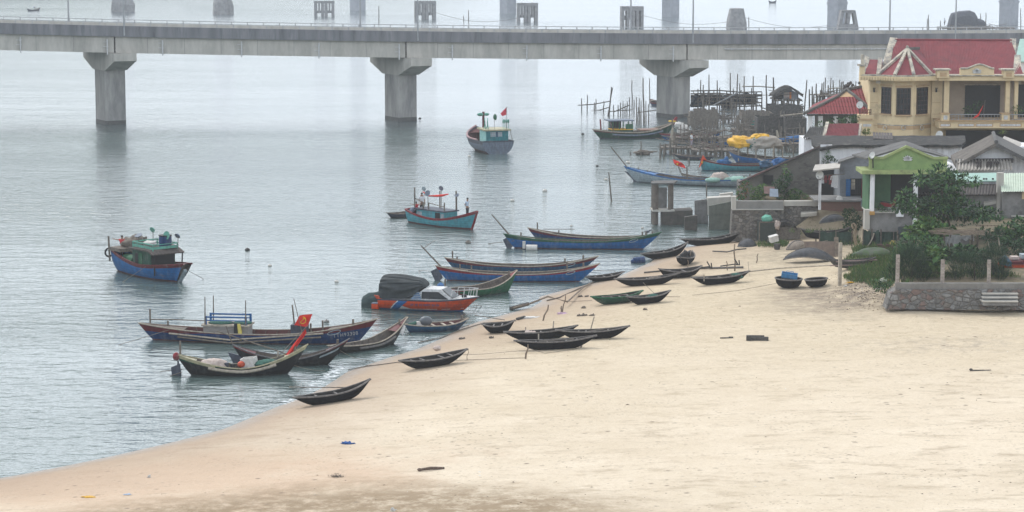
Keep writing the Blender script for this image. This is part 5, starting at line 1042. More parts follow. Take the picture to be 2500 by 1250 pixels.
GRN = mat('green_plaster', (.235, .33, .13), (.18, .265, .105), 1.4, .9, 0, dirt=(.10, .16, .06), dscale=.9, dth=(.55, .8)); GRN_D = mat('green_wall', (.075, .17, .085), (.06, .13, .07), 1.4, .9); GRN_T = mat('green_trim', (.36, .42, .17), (.24, .29, .13), 3, .9, dirt=(.12, .13, .08), dscale=1.5, dth=(.5, .7))
ROOF_G = mat('grey_roof', (.135, .13, .125), (.09, .088, .086), 2, .95, .02, dirt=(.07, .068, .066), dscale=.8, dth=(.5, .7)); ROOF_K = mat('black_roof', (.045, .043, .042), (.018, .018, .018), 2.5, .95, .04, dirt=(.13, .12, .105), dscale=1.3, dth=(.55, .7))
ROOF_R = mat('red_roof', (.225, .042, .052), (.17, .033, .042), 1.1, .75, .005, (1, 1, 1), dirt=(.12, .045, .05), dscale=.5, dth=(.52, .8)); ASB = mat('asbestos', (.22, .21, .20), (.12, .115, .11), 3, .95, .01, dirt=(.10, .098, .095), dscale=1.0, dth=(.5, .7))
ASB_L = mat('pale_corrugated', (.46, .43, .39), (.34, .31, .28), 3, .9, .01, dirt=(.22, .20, .18), dscale=1.2, dth=(.56, .72)); ASB_D = mat('dark_corrugated', (.12, .105, .10), (.07, .062, .06), 3, .9, .01, dirt=(.22, .19, .17), dscale=1.4, dth=(.58, .75)); TIN = mat('pale_green_tin', (.50, .57, .47), (.42, .48, .39), 2, .6, 0, dirt=(.30, .22, .14), dscale=2.2, dth=(.64, .74)); MINTR = mat('mint_tin', (.32, .47, .41), (.27, .40, .35), 1.5, .7)
TILE_R = mat('red_tile', (.29, .055, .06), (.22, .042, .048), 2, .8, .01)
def _tiles(m):
    nt = m.node_tree; N = nt.nodes; L = nt.links; b = N['Principled BSDF']; tc = N.new('ShaderNodeTexCoord'); src = b.inputs['Base Color'].links[0].from_socket
    wv = N.new('ShaderNodeTexWave'); wv.bands_direction = 'Z'; wv.wave_profile = 'SAW'; wv.inputs['Scale'].default_value = .72; wv.inputs['Distortion'].default_value = .25; L.new(tc.outputs['Object'], wv.inputs['Vector'])
    wx = N.new('ShaderNodeTexWave'); wx.bands_direction = 'X'; wx.inputs['Scale'].default_value = 1.1; L.new(tc.outputs['Object'], wx.inputs['Vector'])
    ad = N.new('ShaderNodeMath'); ad.operation = 'ADD'; L.new(wv.outputs['Fac'], ad.inputs[0]); L.new(wx.outputs['Fac'], ad.inputs[1])
    bp = N.new('ShaderNodeBump'); bp.inputs['Distance'].default_value = .12; L.new(ad.outputs[0], bp.inputs['Height']); L.new(bp.outputs[0], b.inputs['Normal'])
    mx = N.new('ShaderNodeMixRGB'); mx.inputs[2].default_value = (.12, .03, .035, 1); mr = N.new('ShaderNodeMapRange'); mr.inputs[1].default_value = .82; mr.inputs[2].default_value = 1.0; mr.inputs[4].default_value = .75; L.new(wv.outputs['Fac'], mr.inputs[0]); L.new(mr.outputs[0], mx.inputs[0]); L.new(src, mx.inputs[1]); L.new(mx.outputs[0], b.inputs['Base Color'])
_tiles(TILE_R)
BRICK = brickmat('red_brick', (.24, .085, .06), (.17, .065, .05), (.20, .17, .15), 3.2, .5, .22, .03); BLOCK = brickmat('block_wall', (.21, .195, .175), (.155, .145, .13), (.13, .12, .11), 2.0, .5, .25, .02, dirt=(.05, .048, .046), dscale=.22, dth=(.46, .62)); FRET = mat('black_iron', (.03, .03, .032), None, 4, .6)
STONE = stonemat('rubble_stone', [(.10, .096, .092), (.18, .175, .168), (.22, .216, .21), (.15, .132, .116), (.16, .11, .095), (.135, .13, .126), (.20, .195, .187)], (.155, .143, .13), 2.9)
STONE_D = stonemat('old_rubble', [(.09, .085, .08), (.17, .155, .14), (.23, .21, .19), (.15, .13, .11), (.12, .11, .10)], (.15, .138, .122), 3.8)
class House:
    """collects parts whose outlines are given as pixels on a plane at distance Y"""
    def __init__(s, name, label, cat, px, Y, z=3.1, group=None):
        p = V(px, 400, Y); s.o = Vector((p.x, Y, z)); s.t = thing(name, label, cat, s.o, group=group)
    def v(s, px, py, Y): return V(px, py, Y) - s.o
    def wall(s, name, poly, Y, depth, m_, parent=None, base=None):
        pts = [s.v(x, y, Y) for x, y in poly]; pts = [(p.x, p.z) for p in pts]
        if base is not None: pts = [(x, max(z, base - s.o.z)) if False else (x, z) for x, z in pts]
        return part(name, MB().prism(pts, 'y', Y - s.o.y, Y - s.o.y + depth), m_, parent or s.t)
    def block(s, name, x0, y0, x1, y1, Y, depth, m_, parent=None, zb=None):
        a, b = s.v(x0, y0, Y), s.v(x1, y1, Y); z0 = b.z if zb is None else zb - s.o.z
        return part(name, MB().box2(a.x, Y - s.o.y, z0, b.x, Y - s.o.y + depth, a.z), m_, parent or s.t)
    def slab(s, name, q, th, m_, parent=None): return part(name, MB().slab([s.v(*c) for c in q], th), m_, parent or s.t)
    def corr(s, name, e0, e1, t1, t0, waves, amp, m_, parent=None, rows=3): 
        return part(name, MB().corr(s.v(*e0), s.v(*e1), s.v(*t1), s.v(*t0), waves, amp, rows), m_, parent or s.t)
    def rod(s, name, pts, r, m_, parent=None, n=6): return part(name, MB().tube([s.v(*p) for p in pts], r, n), m_, parent or s.t)
# ---- yellow two-storey house
h = House('yellow_house', 'two storey yellow house with red roof, bay window and balcony', 'house', 2300, 216, 3.0)
h.block('wall', 2132, 190, 2640, 420, 218, 9, YEL, zb=3.0)
pl = [(2139, 216.8), (2181, 214.8), (2229, 214.8), (2272, 216.8), (2272, 217.99), (2139, 217.99)]
def planz(name, pl, ytop, ybot, Yr, m_, parent=None, grow=0.0):
    zt, zb_ = h.v(0, ytop, Yr).z, (h.v(0, ybot, Yr).z if ybot else 0); pts = [(h.v(x, 300, Y).x, Y - h.o.y) for x, Y in pl]
    cx = sum(p[0] for p in pts) / len(pts); cyy = sum(p[1] for p in pts) / len(pts); pts = [(cx + (a - cx) * (1 + grow), cyy + (b - cyy) * (1 + grow)) for a, b in pts]
    return part(name, MB().prism(pts, 'z', zb_, zt), m_, parent or h.t)
bay = planz('bay', pl, 196, None, 215, YEL)
planz('band', pl, 307, 316, 215, YEL_D, bay, .012); planz('band', pl, 304.5, 306.8, 215, CRM, bay, .02)
for px_, Yc, rz_ in ((2160, 215.55, -.62), (2205, 214.62, 0), (2250, 215.55, .62)):
    p = h.v(px_, 312, Yc); m = MB(); c, s_ = math.cos(rz_), math.sin(rz_); m.tube([(p.x + .2 * math.cos(a) * c, p.y - .12 + .2 * math.cos(a) * -s_ * -1, p.z + .2 * math.sin(a)) for a in np.linspace(0, 6.2832, 15)], .045, 5); part('round_ornament', m, CRM, bay)
def window(px0, py0, px1, py1, pa, pb_, nv, nh, parent):
    """window on the wall line from plan point pa to pb_ (pixel,Y)"""
    A, B = h.v(pa[0], 300, pa[1]), h.v(pb_[0], 300, pb_[1]); dv = Vector((B.x - A.x, B.y - A.y, 0)); ln = dv.length; dv.normalize(); nv_ = Vector((dv.y, -dv.x, 0))
    f0, f1 = (px0 - pa[0]) / (pb_[0] - pa[0]), (px1 - pa[0]) / (pb_[0] - pa[0]); z1, z0 = h.v(0, py0, 215.3).z, h.v(0, py1, 215.3).z
    o = Vector((A.x, A.y, 0)); a, b = o + dv * ln * f0 + nv_ * .03, o + dv * ln * f1 + nv_ * .03; rz_ = math.atan2(dv.y, dv.x); mid = (a + b) / 2; w_ = (b - a).length
    fr = MB(); T = .09; Mx = Matrix.Translation((mid.x, mid.y, 0)) @ Matrix.Rotation(rz_, 4, 'Z')
    fr.box(0, -.02, z1 - T / 2, w_, .1, T, M=Mx).box(0, -.02, z0 + T / 2, w_, .1, T, M=Mx)
    for s_ in (-1, 1): fr.box(s_ * (w_ - T) / 2, -.02, (z0 + z1) / 2, T, .1, z1 - z0 - 2 * T, M=Mx)
    for i in range(1, nv): fr.box(-w_ / 2 + w_ * i / nv, -.02, (z0 + z1) / 2, .05, .06, z1 - z0 - 2 * T, M=Mx)
    for i in range(1, nh): fr.box(0, -.022, z0 + (z1 - z0) * i / nh, w_ - 2 * T, .04, .04, M=Mx)
    f = part('window', fr, mat('brown_frame', (.055, .035, .03), (.04, .026, .022), 4, .6), parent)
    part('pane', MB().box(0, .012, (z0 + z1) / 2, w_ - .1, .03, z1 - z0 - .1, M=Mx), GLASS, f); part('sill', MB().box(0, -.08, z0 - .06, w_ + .25, .24, .1, M=Mx), YEL_D, f)
    part('lintel', MB().box(0, -.05, z1 + .16, w_ + .2, .12, .14, M=Mx), YEL_D, f)
window(2152, 213, 2175, 278, (2139, 216.8), (2181, 214.8), 3, 6, h.t); window(2187, 214, 2222, 279, (2181, 214.8), (2229, 214.8), 4, 5, h.t); window(2236, 214, 2262, 279, (2229, 214.8), (2272, 216.8), 3, 6, h.t)
for x0, x1 in ((2125, 2143), (2276, 2296)):
    c_ = h.block('pilaster', x0, 196, x1, 420, 216.6, 1.3, YEL, zb=3.0); g = MB()
    for py in range(222, 340, 28): a, b = h.v(x0, py, 216.58), h.v(x1, py + 1, 216.58); g.box2(a.x, a.y, a.z, b.x, a.y + .04, a.z - .04)
    part('joint', g, YEL_D, c_)
    p = h.v((x0 + x1) / 2, 221, 216.5); part('wall_lamp', MB().box(p.x, p.y, p.z, .14, .14, .3).box(p.x, p.y - .05, p.z + .22, .22, .2, .06), FRET, c_)
plc = [(2097, 215.5), (2150, 214.6), (2181, 213.7), (2232, 213.7), (2292, 214.9), (2292, 217.98), (2097, 217.98)]
cor = planz('cornice', plc, 182.5, 186, 214.5, CRM); planz('fascia', plc, 186.2, 197, 214.5, YEL, cor, -.006)
g = MB()
for (a, b) in ((plc[0], plc[1]), (plc[1], plc[2]), (plc[2], plc[3]), (plc[3], plc[4])):
    A, B = h.v(a[0], 190, a[1]), h.v(b[0], 190, b[1]); n = max(3, int((B - A).length / .24))
    for i in range(n): q = A.lerp(B, (i + .5) / n); g.box(q.x, q.y - .03, h.v(0, 192, 214.5).z, .15, .12, .26)
part('dentil', g, YEL, cor)
cr2_ = h.block('cornice', 2292, 186, 2640, 197, 214.6, 3.39, YEL); h.block('coping', 2290, 183.5, 2640, 185.9, 214.4, 3.6, CRM, cr2_)
for x0, x1 in ((2287, 2319), (2449, 2478)):
    c_ = h.block('pedestal', x0 + 2, 172, x1 - 2, 190, 214.2, 1.0, YEL); h.block('cap', x0 - 3, 168.5, x1 + 3, 171.9, 214.0, 1.4, CRM, c_); h.block('inset', x0 + 8, 177, x1 - 8, 187, 214.16, .06, YEL_D, c_)
out = [(2345, 184), (2345, 167), (2362, 167), (2372, 163), (2383, 158.5), (2392, 157), (2401, 158.5), (2412, 163), (2422, 167), (2427, 167), (2427, 184)]
crest = h.wall('crest', [(x, y) for x, y in out], 214.5, .5, YEL); h.rod('moulding', [(x, y, 214.45) for x, y in out[1:-1]], .09, CRM, crest)
def lotus(cx, cy, w_, Y, parent, hh=h):
    g = MB(); k = Y / FPX; c = hh.v(cx, cy, Y); u = w_ * k / 2
    for a, L_, W_ in ((90, 1.0, .5), (62, 1.0, .42), (118, 1.0, .42), (32, 1.15, .36), (148, 1.15, .36), (8, 1.05, .3), (172, 1.05, .3)):
        d = Vector((math.cos(R(a)), 0, math.sin(R(a)))) * u * L_; n_ = Vector((-math.sin(R(a)), 0, math.cos(R(a)))) * u * W_ * .5; o_ = c + Vector((0, 0, -u * .45))
        q = [o_, o_ + d * .55 + n_, o_ + d, o_ + d * .55 - n_]; i0 = g.add(q); i1 = g.add([p_ + Vector((0, -.05, 0)) for p_ in q]); g.face([i1 + i for i in range(4)])
        for i in range(4): g.face((i0 + i, i0 + (i + 1) % 4, i1 + (i + 1) % 4, i1 + i))
    g.box(c.x, c.y - .03, c.z - u * .5, u * 1.5, .06, u * .16); part('lotus_emblem', g, WHITE, parent)
lotus(2385, 172, 24, 214.48, crest)
# main roof, gable parapets, fan roof
roof = part('roof', MB().corr(h.v(2168, 187, 215.8), h.v(2500, 187, 215.8), h.v(2468, 98.5, 222), h.v(2185, 97, 222), 80, .025, 2, 3), ROOF_R, h.t)
part('back_slope', MB().slab([h.v(2185, 97, 222.01), h.v(2468, 98.5, 222.01), h.v(2480, 140, 228.5), h.v(2175, 140, 228.5)], .1), ROOF_R, roof); h.rod('ridge', [(2185, 96.5, 222), (2470, 98, 222)], .09, ROOF_R, roof)
h.slab('parapet', [(2152, 164, 217.6), (2171, 168, 217.6), (2191, 92.5, 222.2), (2173, 91, 222.2)], 1.1, CRM, roof)
h.slab('parapet', [(2462, 137, 219.6), (2480, 138, 219.6), (2481, 94, 222.3), (2466, 93, 222.3)], .9, CRM, roof); h.slab('parapet', [(2473, 178, 216.4), (2494, 180, 216.4), (2492, 134, 219.4), (2477, 133, 219.4)], 1.0, CRM, roof)
part('gable_wall', MB().poly([h.v(2172, 190, 216.2), h.v(2183, 99, 222), h.v(2183, 190, 227)]) or (lambda g: (g.poly([h.v(2172, 190, 216.2), h.v(2183, 99, 222), h.v(2183, 190, 227)]), g)[1])(MB()), YEL, roof)
fan = h.t; ap = h.v(2215, 121, 217.2); base = [h.v(2143, 184, 214.9), h.v(2184, 185, 213.75), h.v(2231, 185, 213.75), h.v(2275, 184.5, 215.2)]; g = MB()
for a, b in zip(base, base[1:]): g.poly([a, b, ap])
bk = h.v(2243, 119, 220.2); g.poly([base[3], h.v(2290, 184, 216.6), bk, ap]); g.poly([ap, bk, h.v(2150, 184, 217.0), base[0]])
fr_ = part('fan_roof', g, ROOF_R, h.t)
for b in base: part('rib', MB().tube([b + Vector((0, -.02, .06)), ap + Vector((0, -.05, .08))], [.2, .17], 4), CRM, fr_)
part('rib', MB().tube([ap + Vector((0, 0, .08)), bk + Vector((0, 0, .05))], .17, 4), ROOF_G, fr_); part('finial', MB().ball(ap + Vector((0, 0, .25)), .14, 8, 6), CRM, fr_)
h.slab('lower_roof', [(2112, 181, 215.4), (2152, 182, 215.4), (2155, 146, 218.4), (2120, 145, 218.4)], .1, ROOF_R); h.slab('parapet', [(2139, 182, 215.2), (2150, 182.5, 215.2), (2154, 141, 218.4), (2144, 140, 218.4)], .8, CRM); h.slab('parapet', [(2104, 178, 215.6), (2113, 181, 215.6), (2124, 141, 218.5), (2112, 135, 218.5)], .6, CRM)
c_ = h.block('corner_post', 2100, 162, 2111, 183, 215.4, .5, YEL); h.block('cap', 2096, 157, 2115, 161.9, 215.2, .9, CRM, c_); h.block('fin', 2103, 133, 2109, 156.9, 215.5, .3, CRM, c_)
# balcony
bal = h.block('balcony', 2293, 297, 2640, 313, 213.8, 4.19, YEL); h.block('edge', 2291, 294.5, 2640, 296.9, 213.6, 4.3, YEL_D, bal)
g = MB(); g2 = MB()
for x0, x1 in ((2297, 2319), (2341, 2377), (2384, 2422), (2443, 2492)): a, b = h.v(x0, 303, 213.78), h.v(x1, 308, 213.78); g.box2(a.x, a.y, a.z, b.x, a.y + .05, b.z); a, b = h.v(x0 - 2.5, 301, 213.79), h.v(x1 + 2.5, 310, 213.79); g2.box2(a.x, a.y, a.z, b.x, a.y + .04, b.z)
part('white_panel', g, WHITE, bal); part('panel_border', g2, YEL_D, bal)
for x0, x1 in ((2299, 2318), (2446, 2465)):
    c_ = h.block('pedestal', x0, 279, x1, 294.4, 213.7, .75, YEL); h.block('cap', x0 - 2, 276.5, x1 + 2, 278.9, 213.6, .95, YEL_D, c_); h.block('inset', x0 + 5, 282, x1 - 5, 292, 213.66, .05, WHITE, c_)
g = MB(); g.tube([h.v(2318, 279.5, 214), h.v(2446, 279.5, 214)], .04, 6).tube([h.v(2465, 280, 214), h.v(2640, 280, 214)], .04, 6).tube([h.v(2318, 291, 214), h.v(2446, 291, 214)], .025, 5).tube([h.v(2465, 291, 214), h.v(2640, 291, 214)], .025, 5)
for px_ in list(range(2324, 2446, 8)) + list(range(2472, 2520, 8)): g.tube([h.v(px_, 280, 214), h.v(px_, 294, 214)], .018, 4)
part('balcony_railing', g, STEEL, h.t)
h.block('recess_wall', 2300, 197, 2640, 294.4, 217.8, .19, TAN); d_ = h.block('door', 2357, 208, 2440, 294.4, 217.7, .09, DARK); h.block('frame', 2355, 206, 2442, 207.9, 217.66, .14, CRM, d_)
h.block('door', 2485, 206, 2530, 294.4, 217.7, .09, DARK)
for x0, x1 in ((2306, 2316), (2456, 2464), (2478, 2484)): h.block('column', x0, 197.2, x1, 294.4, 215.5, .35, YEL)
h.block('ground_floor_shade_panel', 2310, 318, 2640, 420, 217.9, .09, DARK, zb=3.0)  # near-black panel painting the shade under the balcony
h.block('side_wing', 2098, 281, 2131, 420, 216.4, 1.5, YEL, zb=3.0); h.block('ledge', 2096, 290, 2130, 293, 216.2, .19, YEL_D); g = MB()
a, b = h.v(2104, 268, 216.5), h.v(2126, 281, 216.5)
for i in range(7): g.box(a.x + (b.x - a.x) * i / 6, a.y, (a.z + b.z) / 2, .05, .05, a.z - b.z)
g.box((a.x + b.x) / 2, a.y, a.z, b.x - a.x + .1, .08, .07).box((a.x + b.x) / 2, a.y, (a.z + b.z) / 2, b.x - a.x, .04, .05); part('grille', g, mat('rust_brown', (.16, .09, .06), None, 4, .8), h.t)
h.block('white_panel', 2107, 303, 2127, 309, 216.36, .03, WHITE)
flag(V(2388, 284, 213.5), 0, ((-.55, -.3), (.1, .05), (.5, 1.2), (.25, .5)), FLAGR, 'small red flag hanging over the balcony rail of the yellow house', None, ((.6, 1.5), (.45, -.3)), .08)
def dish(px, py, Y, w_, label, face=-.5, back=.35):
    p = V(px, py, Y); r = w_ * Y / FPX / 2; t = thing('satellite_dish', label, 'satellite dish', p, face, 'satellite dishes on the roofs'); m = MB(); m.smooth = True
    m.grid([[(r * a * math.cos(x), -.18 * r * (1 - a * a) * -1 - .0, r * a * 1.08 * math.sin(x)) for x in np.linspace(0, 6.2832, 25)[:-1]] for a in (.02, .35, .7, 1)], True)
    o = part('reflector', m, PALE_D, t); o.rotation_euler = (-.35, 0, 0)
    part('arm', MB().tube([(0, -.05, -r), (0, -r * 1.1, -.1)], .02, 5).ball((0, -r * 1.1, -.1), .06, 6, 4), STEEL, t); part('mast', MB().tube([(0, .1, -.1), (0, .15, -r - .7)], .05, 6), FRET, t)
PALE_D = mat('dish_white', (.60, .60, .57), (.48, .48, .46), 3, .6)
dish(2293, 329, 203, 19, 'grey satellite dish standing before the balcony on the black roof', -.6); dish(2099, 256, 215.5, 17, 'round satellite dish against the red tiled roof', -.4); dish(2001, 427, 178, 20, 'white satellite dish on the post by the laundry', -.5); dish(2129, 379, 169.6, 16, 'cream satellite dish at the left shoulder of the green gable', -.8)
# green house roof just showing behind the yellow one
h2 = House('green_roofed_house', 'pale green tin roof showing behind the right gable of the yellow house', 'house', 2500, 232); h2.slab('roof', [(2478, 150, 231), (2580, 150, 231), (2580, 92, 238), (2490, 95, 238)], .1, MINTR); h2.block('wall', 2480, 150, 2580, 300, 231.2, 6, WHI, zb=3)
# ---- red hip-roofed pavilion
h = House('tiled_pavilion', 'open pavilion with red tiled hip roof on white columns', 'pavilion', 2060, 224)
e0, e1, e2, e3 = h.v(1964, 278, 219.5), h.v(2165, 278, 219.5), h.v(2165, 262, 231), h.v(1985, 255, 231); a0, a1 = h.v(2066, 220, 224.5), h.v(2160, 203, 226); g0, g1 = h.v(2045, 237, 222.8), h.v(2088, 236, 222.6)
g = MB(); g.poly([e0, h.v(2102, 278, 219.5), g1, g0]); g.poly([h.v(2102, 278, 219.5), e1, a1, a0, g1]); g.poly([e0, g0, a0, e3]); g.poly([e3, a0, a1, e2]); rf = part('roof', g, TILE_R, h.t)
part('gable_infill', (lambda q: (q.poly([g0, g1, a0 + Vector((0, -.02, 0))]), q)[1])(MB()), YEL_D, rf)
for q in ((e0, g0), (g0, a0), (a0, g1), (g1, h.v(2135, 278, 219.4)), (a0, a1)): part('ridge_cap', MB().tube([x + Vector((0, -.03, .06)) for x in q], .16, 5), ROOF_G, rf)
for (x, y, s_) in ((2077, 212, .8), (2105, 207, .7), (2125, 208, .6)):
    p = h.v(x, y, 226); g = MB()
    for i in range(16): a = random.uniform(0, math.pi); r_ = s_ * random.uniform(.3, 1); g.ball(p + Vector((r_ * math.cos(a), random.uniform(-.1, .1), r_ * math.sin(a) - .3)), .16, 6, 4)
    part('ridge_ornament', g, ROOF_G, rf)
for px_ in (1977, 2003, 2040, 2071): h.block('column', px_ - 4, 280, px_ + 4, 400, 220.5, .35, WHI, zb=3.0)
h.block('back_wall', 1990, 283, 2165, 400, 226, .3, BLOCK, zb=3.0); h.block('eave_beam', 1970, 279, 2150, 283, 220.2, .3, ROOF_G)
# ---- lean-tos
h = House('lean_to', 'lean-to with bright red corrugated roof and white parapet strips', 'shed', 2055, 205); h.corr('roof', (2013, 335, 204), (2094, 333, 204), (2098, 301, 208.5), (2021, 302, 208.5), 24, .04, ROOF_R); h.slab('parapet', [(2007, 337, 203.9), (2014, 337, 203.9), (2024, 297, 208.6), (2016, 297, 208.6)], .6, CRM); h.slab('parapet', [(2091, 335, 203.9), (2098, 335, 203.9), (2104, 302, 208.6), (2098, 302, 208.6)], .5, CRM); h.block('wall', 2013, 338, 2096, 420, 204.3, 4, WHI, zb=3)
h = House('lean_to', 'lean-to with weathered grey corrugated roof and whitewashed wall', 'shed', 1985, 205); h.corr('roof', (1961, 338, 203.6), (2010, 338, 203.6), (2016, 309, 207.8), (1979, 310, 207.8), 9, .09, ASB); h.block('wall', 1963, 339, 2007, 420, 204, 3.6, WHI, zb=2)
# ---- long white house with black flat roof
h = House('long_white_house', 'long low whitewashed house with a sagging black roof', 'house', 2170, 198); h.block('wall', 2004, 354, 2346, 460, 196, .3, WHI, zb=3); h.block('side_wall', 2004, 362, 2012, 460, 196.3, 6, WHI, zb=3)
g = MB(); rows = []
for i in range(41):
    x = 1972 + (2348 - 1972) * i / 40; s_ = 1.2 * math.sin(i * .9) + (.8 if i % 5 == 0 else 0); f = min(1, i / 8)
    rows.append([h.v(x + 24 * (1 - f), 353.5 + s_ * .5 + 10 * (1 - f), 195.5), h.v(x + 10, 344 + s_ * .6 + 5 * (1 - f), 198), h.v(x + 8, 331 + s_ * .5, 202)])
g.grid(rows); lower = [[p + Vector((0, .0, -.22)) for p in r_] for r_ in rows]; g.grid(lower); g.grid([[r_[0], l_[0]] for r_, l_ in zip(rows, lower)]); part('roof', g, ROOF_K, h.t)
g = MB()
for i in range(7): a = h.v(2132 + i * 7, 338 + i * .2, 199); g.slab([a, a + Vector((.22, 0, 0)), a + Vector((.5, 2.2, .35)), a + Vector((.28, 2.2, .35))], .05)
part('loose_sheet', g, ASB_D, h.t)
# ---- grey block shed with a sloping roof
h = House('block_shed', 'grey block shed with sloping roof edge and one small dark window', 'shed', 1905, 190); h.wall('wall', [(1816, 500), (1816, 444), (2001, 361), (2001, 500)], 188, .3, BLOCK); h.block('side_wall', 1816, 456, 1823, 500, 188.3, 6, BLOCK)
h.slab('roof', [(1803, 444, 187.4), (2003, 354.5, 187.4), (2003, 356, 194), (1806, 441, 194)], .14, mat('rusty_roof', (.13, .105, .10), (.085, .07, .068), 2, .95, .02, dirt=(.16, .07, .065), dscale=.7, dth=(.52, .62)))
w_ = h.block('window', 1862, 426, 1889, 452, 187.93, .05, ROOF_G); h.block('opening_shade_panel', 1864, 428, 1887, 450.5, 187.9, .02, DARK, w_)  # no real hole: dark panel before the wall paints the unlit inside
# ---- blue-grey house with the blue shutter
h = House('blue_grey_house', 'small blue grey house with a blue shutter and laundry porch', 'house', 2085, 182); h.wall('wall', [(2050, 500), (2050, 397), (2130, 372), (2130, 500)], 181, .3, GRB); h.block('side_wall', 2050, 412, 2057, 500, 181.3, 6, GRB); h.slab('roof', [(2046, 396, 180.6), (2134, 367, 180.6), (2140, 361, 186), (2050, 389, 186)], .12, ROOF_G)
w_ = h.block('window', 2075, 436, 2102, 478, 180.95, .04, DARK); h.block('shutter', 2066, 438, 2076, 479, 180.75, .12, ROYAL, w_); h.block('curtain', 2079, 438, 2088, 463, 180.93, .015, CRM, w_); g = MB()
for i in range(5): a = h.v(2077 + i * 5.5, 437, 180.9); b = h.v(2077 + i * 5.5, 477, 180.9); g.tube([a, b], .018, 4)
for i in range(4): a = h.v(2076, 445 + i * 9, 180.9); b = h.v(2101, 445 + i * 9, 180.9); g.tube([a, b], .018, 4)
part('bars', g, FRET, w_); h.block('door', 2103, 436, 2110, 489, 180.9, .09, RED_D)
h.slab('porch_roof', [(1984, 416, 177.5), (2050, 409, 177.5), (2052, 397, 181.5), (1990, 402, 181.5)], .1, ASB_L); h.block('porch_post', 1999.5, 440, 2004.5, 495, 177.7, .17, WHI, zb=3.1); h.block('porch_shade_wall', 2005, 412, 2050, 500, 184.5, .2, DARK, zb=3.0)  # back wall coloured near-black for the shade inside the porch
h.block('porch_floor', 1990, 489, 2110, 492, 178.2, 3.6, GRW); h.rod('clothes_pole', [(2004, 428, 178.4), (2062, 425, 178.4)], .025, WOOD); h.block('meter_box', 2104, 488, 2121, 505, 176.6, .5, SLATE)
for i, (px_, w_, hh, m_, lb) in enumerate(((2009, 5, 20, SH_W, 'white shirt at the left end of the clothes pole'), (2016, 5, 19, RED, 'red garment second from the left on the clothes pole'), (2028, 6, 22, RED, 'red garment in the middle of the clothes pole'), (2033, 5, 29, SH_W, 'long white garment beside the middle red one on the clothes pole'), (2041, 7, 31, SH_W, 'white garment with sleeves at the right of the clothes pole'))):
    p = V(px_, 428, 178.4); k = 178.4 / FPX; m = MB(); u = w_ * k; hz = hh * k; m.smooth = True
    m.grid([[(x * u * .6 * (1 + .25 * v) , .07 * math.sin(x * 5 + v * 3), -hz * v) for x in (-1, -.6, -.2, .2, .6, 1)] for v in (0, .12, .4, .7, 1)]); o = solo('garment', m, m_, lb, 'laundry', p, group='laundry on the porch pole')
    part('sleeve', MB().tube([(-u * .5, 0, -.05), (-u * .95, .02, -.35)], .06, 5), m_, o)
# ---- terraces and garden walls
h = House('retaining_wall', 'rubble stone retaining wall with a smooth concrete parapet', 'wall', 1890, 180.5, .8); h.wall('stone_face', [(1783, 590), (1788, 512), (1915, 511), (1915, 590)], 180.3, 1.2, STONE_D); h.block('parapet', 1791, 491, 1913, 511, 180.4, .5, mat('parapet_grey', (.27, .26, .245), (.2, .195, .185), 1.4, .9, .01, dirt=(.13, .125, .12), dscale=.7, dth=(.5, .7))); h.block('post', 1787, 480, 1797, 511, 180.2, .6, CONC_L); h.block('ledge', 1788, 510.8, 1913, 513, 180.15, .3, CONC_L)
h = House('retaining_wall', 'darker tumbledown stone wall under the brick wall', 'wall', 2010, 180, .8); h.wall('stone_face', [(1915.5, 590), (1915.5, 503), (2012, 503), (2113, 512), (2113, 585)], 180.6, 1.2, STONE_D); h.block('parapet', 1916, 491, 2000, 503, 180.5, .6, CONC_L); h.slab('concrete_step', [(1955, 522, 179.6), (1994, 519, 179.6), (1994, 515, 180.6), (1955, 517, 180.6)], .25, CONC_L)
h = House('brick_wall', 'low red brick wall below the laundry porch', 'wall', 2055, 178.5, 2.5); h.wall('brick_face', [(2000, 512), (2000, 493), (2112, 493), (2112, 514), (2060, 518)], 178.6, .4, BRICK)
solo('bucket', MB().tube([(0, 0, 0), (0, 0, .1), (0, 0, .28)], [.22, .27, .2], 12).ball((0, 0, .28), (.2, .2, .12), 10, 4), FOAMW, 'pale round bundle sitting on the brick wall by the laundry', 'bucket', V(2049, 490, 178.8))
# ---- green house
h = House('green_house', 'small green house with lotus gable, porch and white columns', 'house', 2210, 170, 2.4)
h.wall('gable', [(2123, 415), (2123, 386), (2156, 386), (2213, 358.5), (2279, 387), (2311, 387), (2311, 415)], 170, .35, GRN); h.rod('trim', [(2120, 385.5, 169.9), (2156, 385.5, 169.9), (2213, 357.5, 169.9), (2280, 386, 169.9), (2314, 386, 169.9)], .13, GRN_T, None, 4)
for x0, x1 in ((2121.5, 2131), (2303, 2312)): h.block('corner_strip', x0, 389, x1, 414.5, 169.93, .07, GRN_T)
lotus(2216, 385, 25, 169.97, h.t, h)
h.slab('roof', [(2116, 386, 170.2), (2213, 356.5, 170.2), (2209, 343, 174.2), (2080, 377, 176)], .12, ROOF_G); h.slab('roof', [(2213, 356.5, 170.2), (2322, 386, 170.2), (2312, 380, 174.5), (2209, 343, 174.2)], .12, ROOF_G)
h.block('beam', 2104, 416, 2322, 425.5, 169.4, 3, GRN_T); h.block('wall', 2128, 425.6, 2173, 520, 172.3, .3, GRN_D); h.block('doorway_shade_panel', 2173.2, 425.6, 2330, 520, 172.9, .3, DARK); h.block('side_wall', 2121, 425.6, 2128, 520, 170.3, 3, GRN_D)  # doorway is a near-black slab, indoor shade put into its colour
for x0, x1, yb in ((2126, 2134, 519), (2231.5, 2238.5, 560)): h.block('column', x0, 425.6, x1, yb, 169.7, .24, WHI)
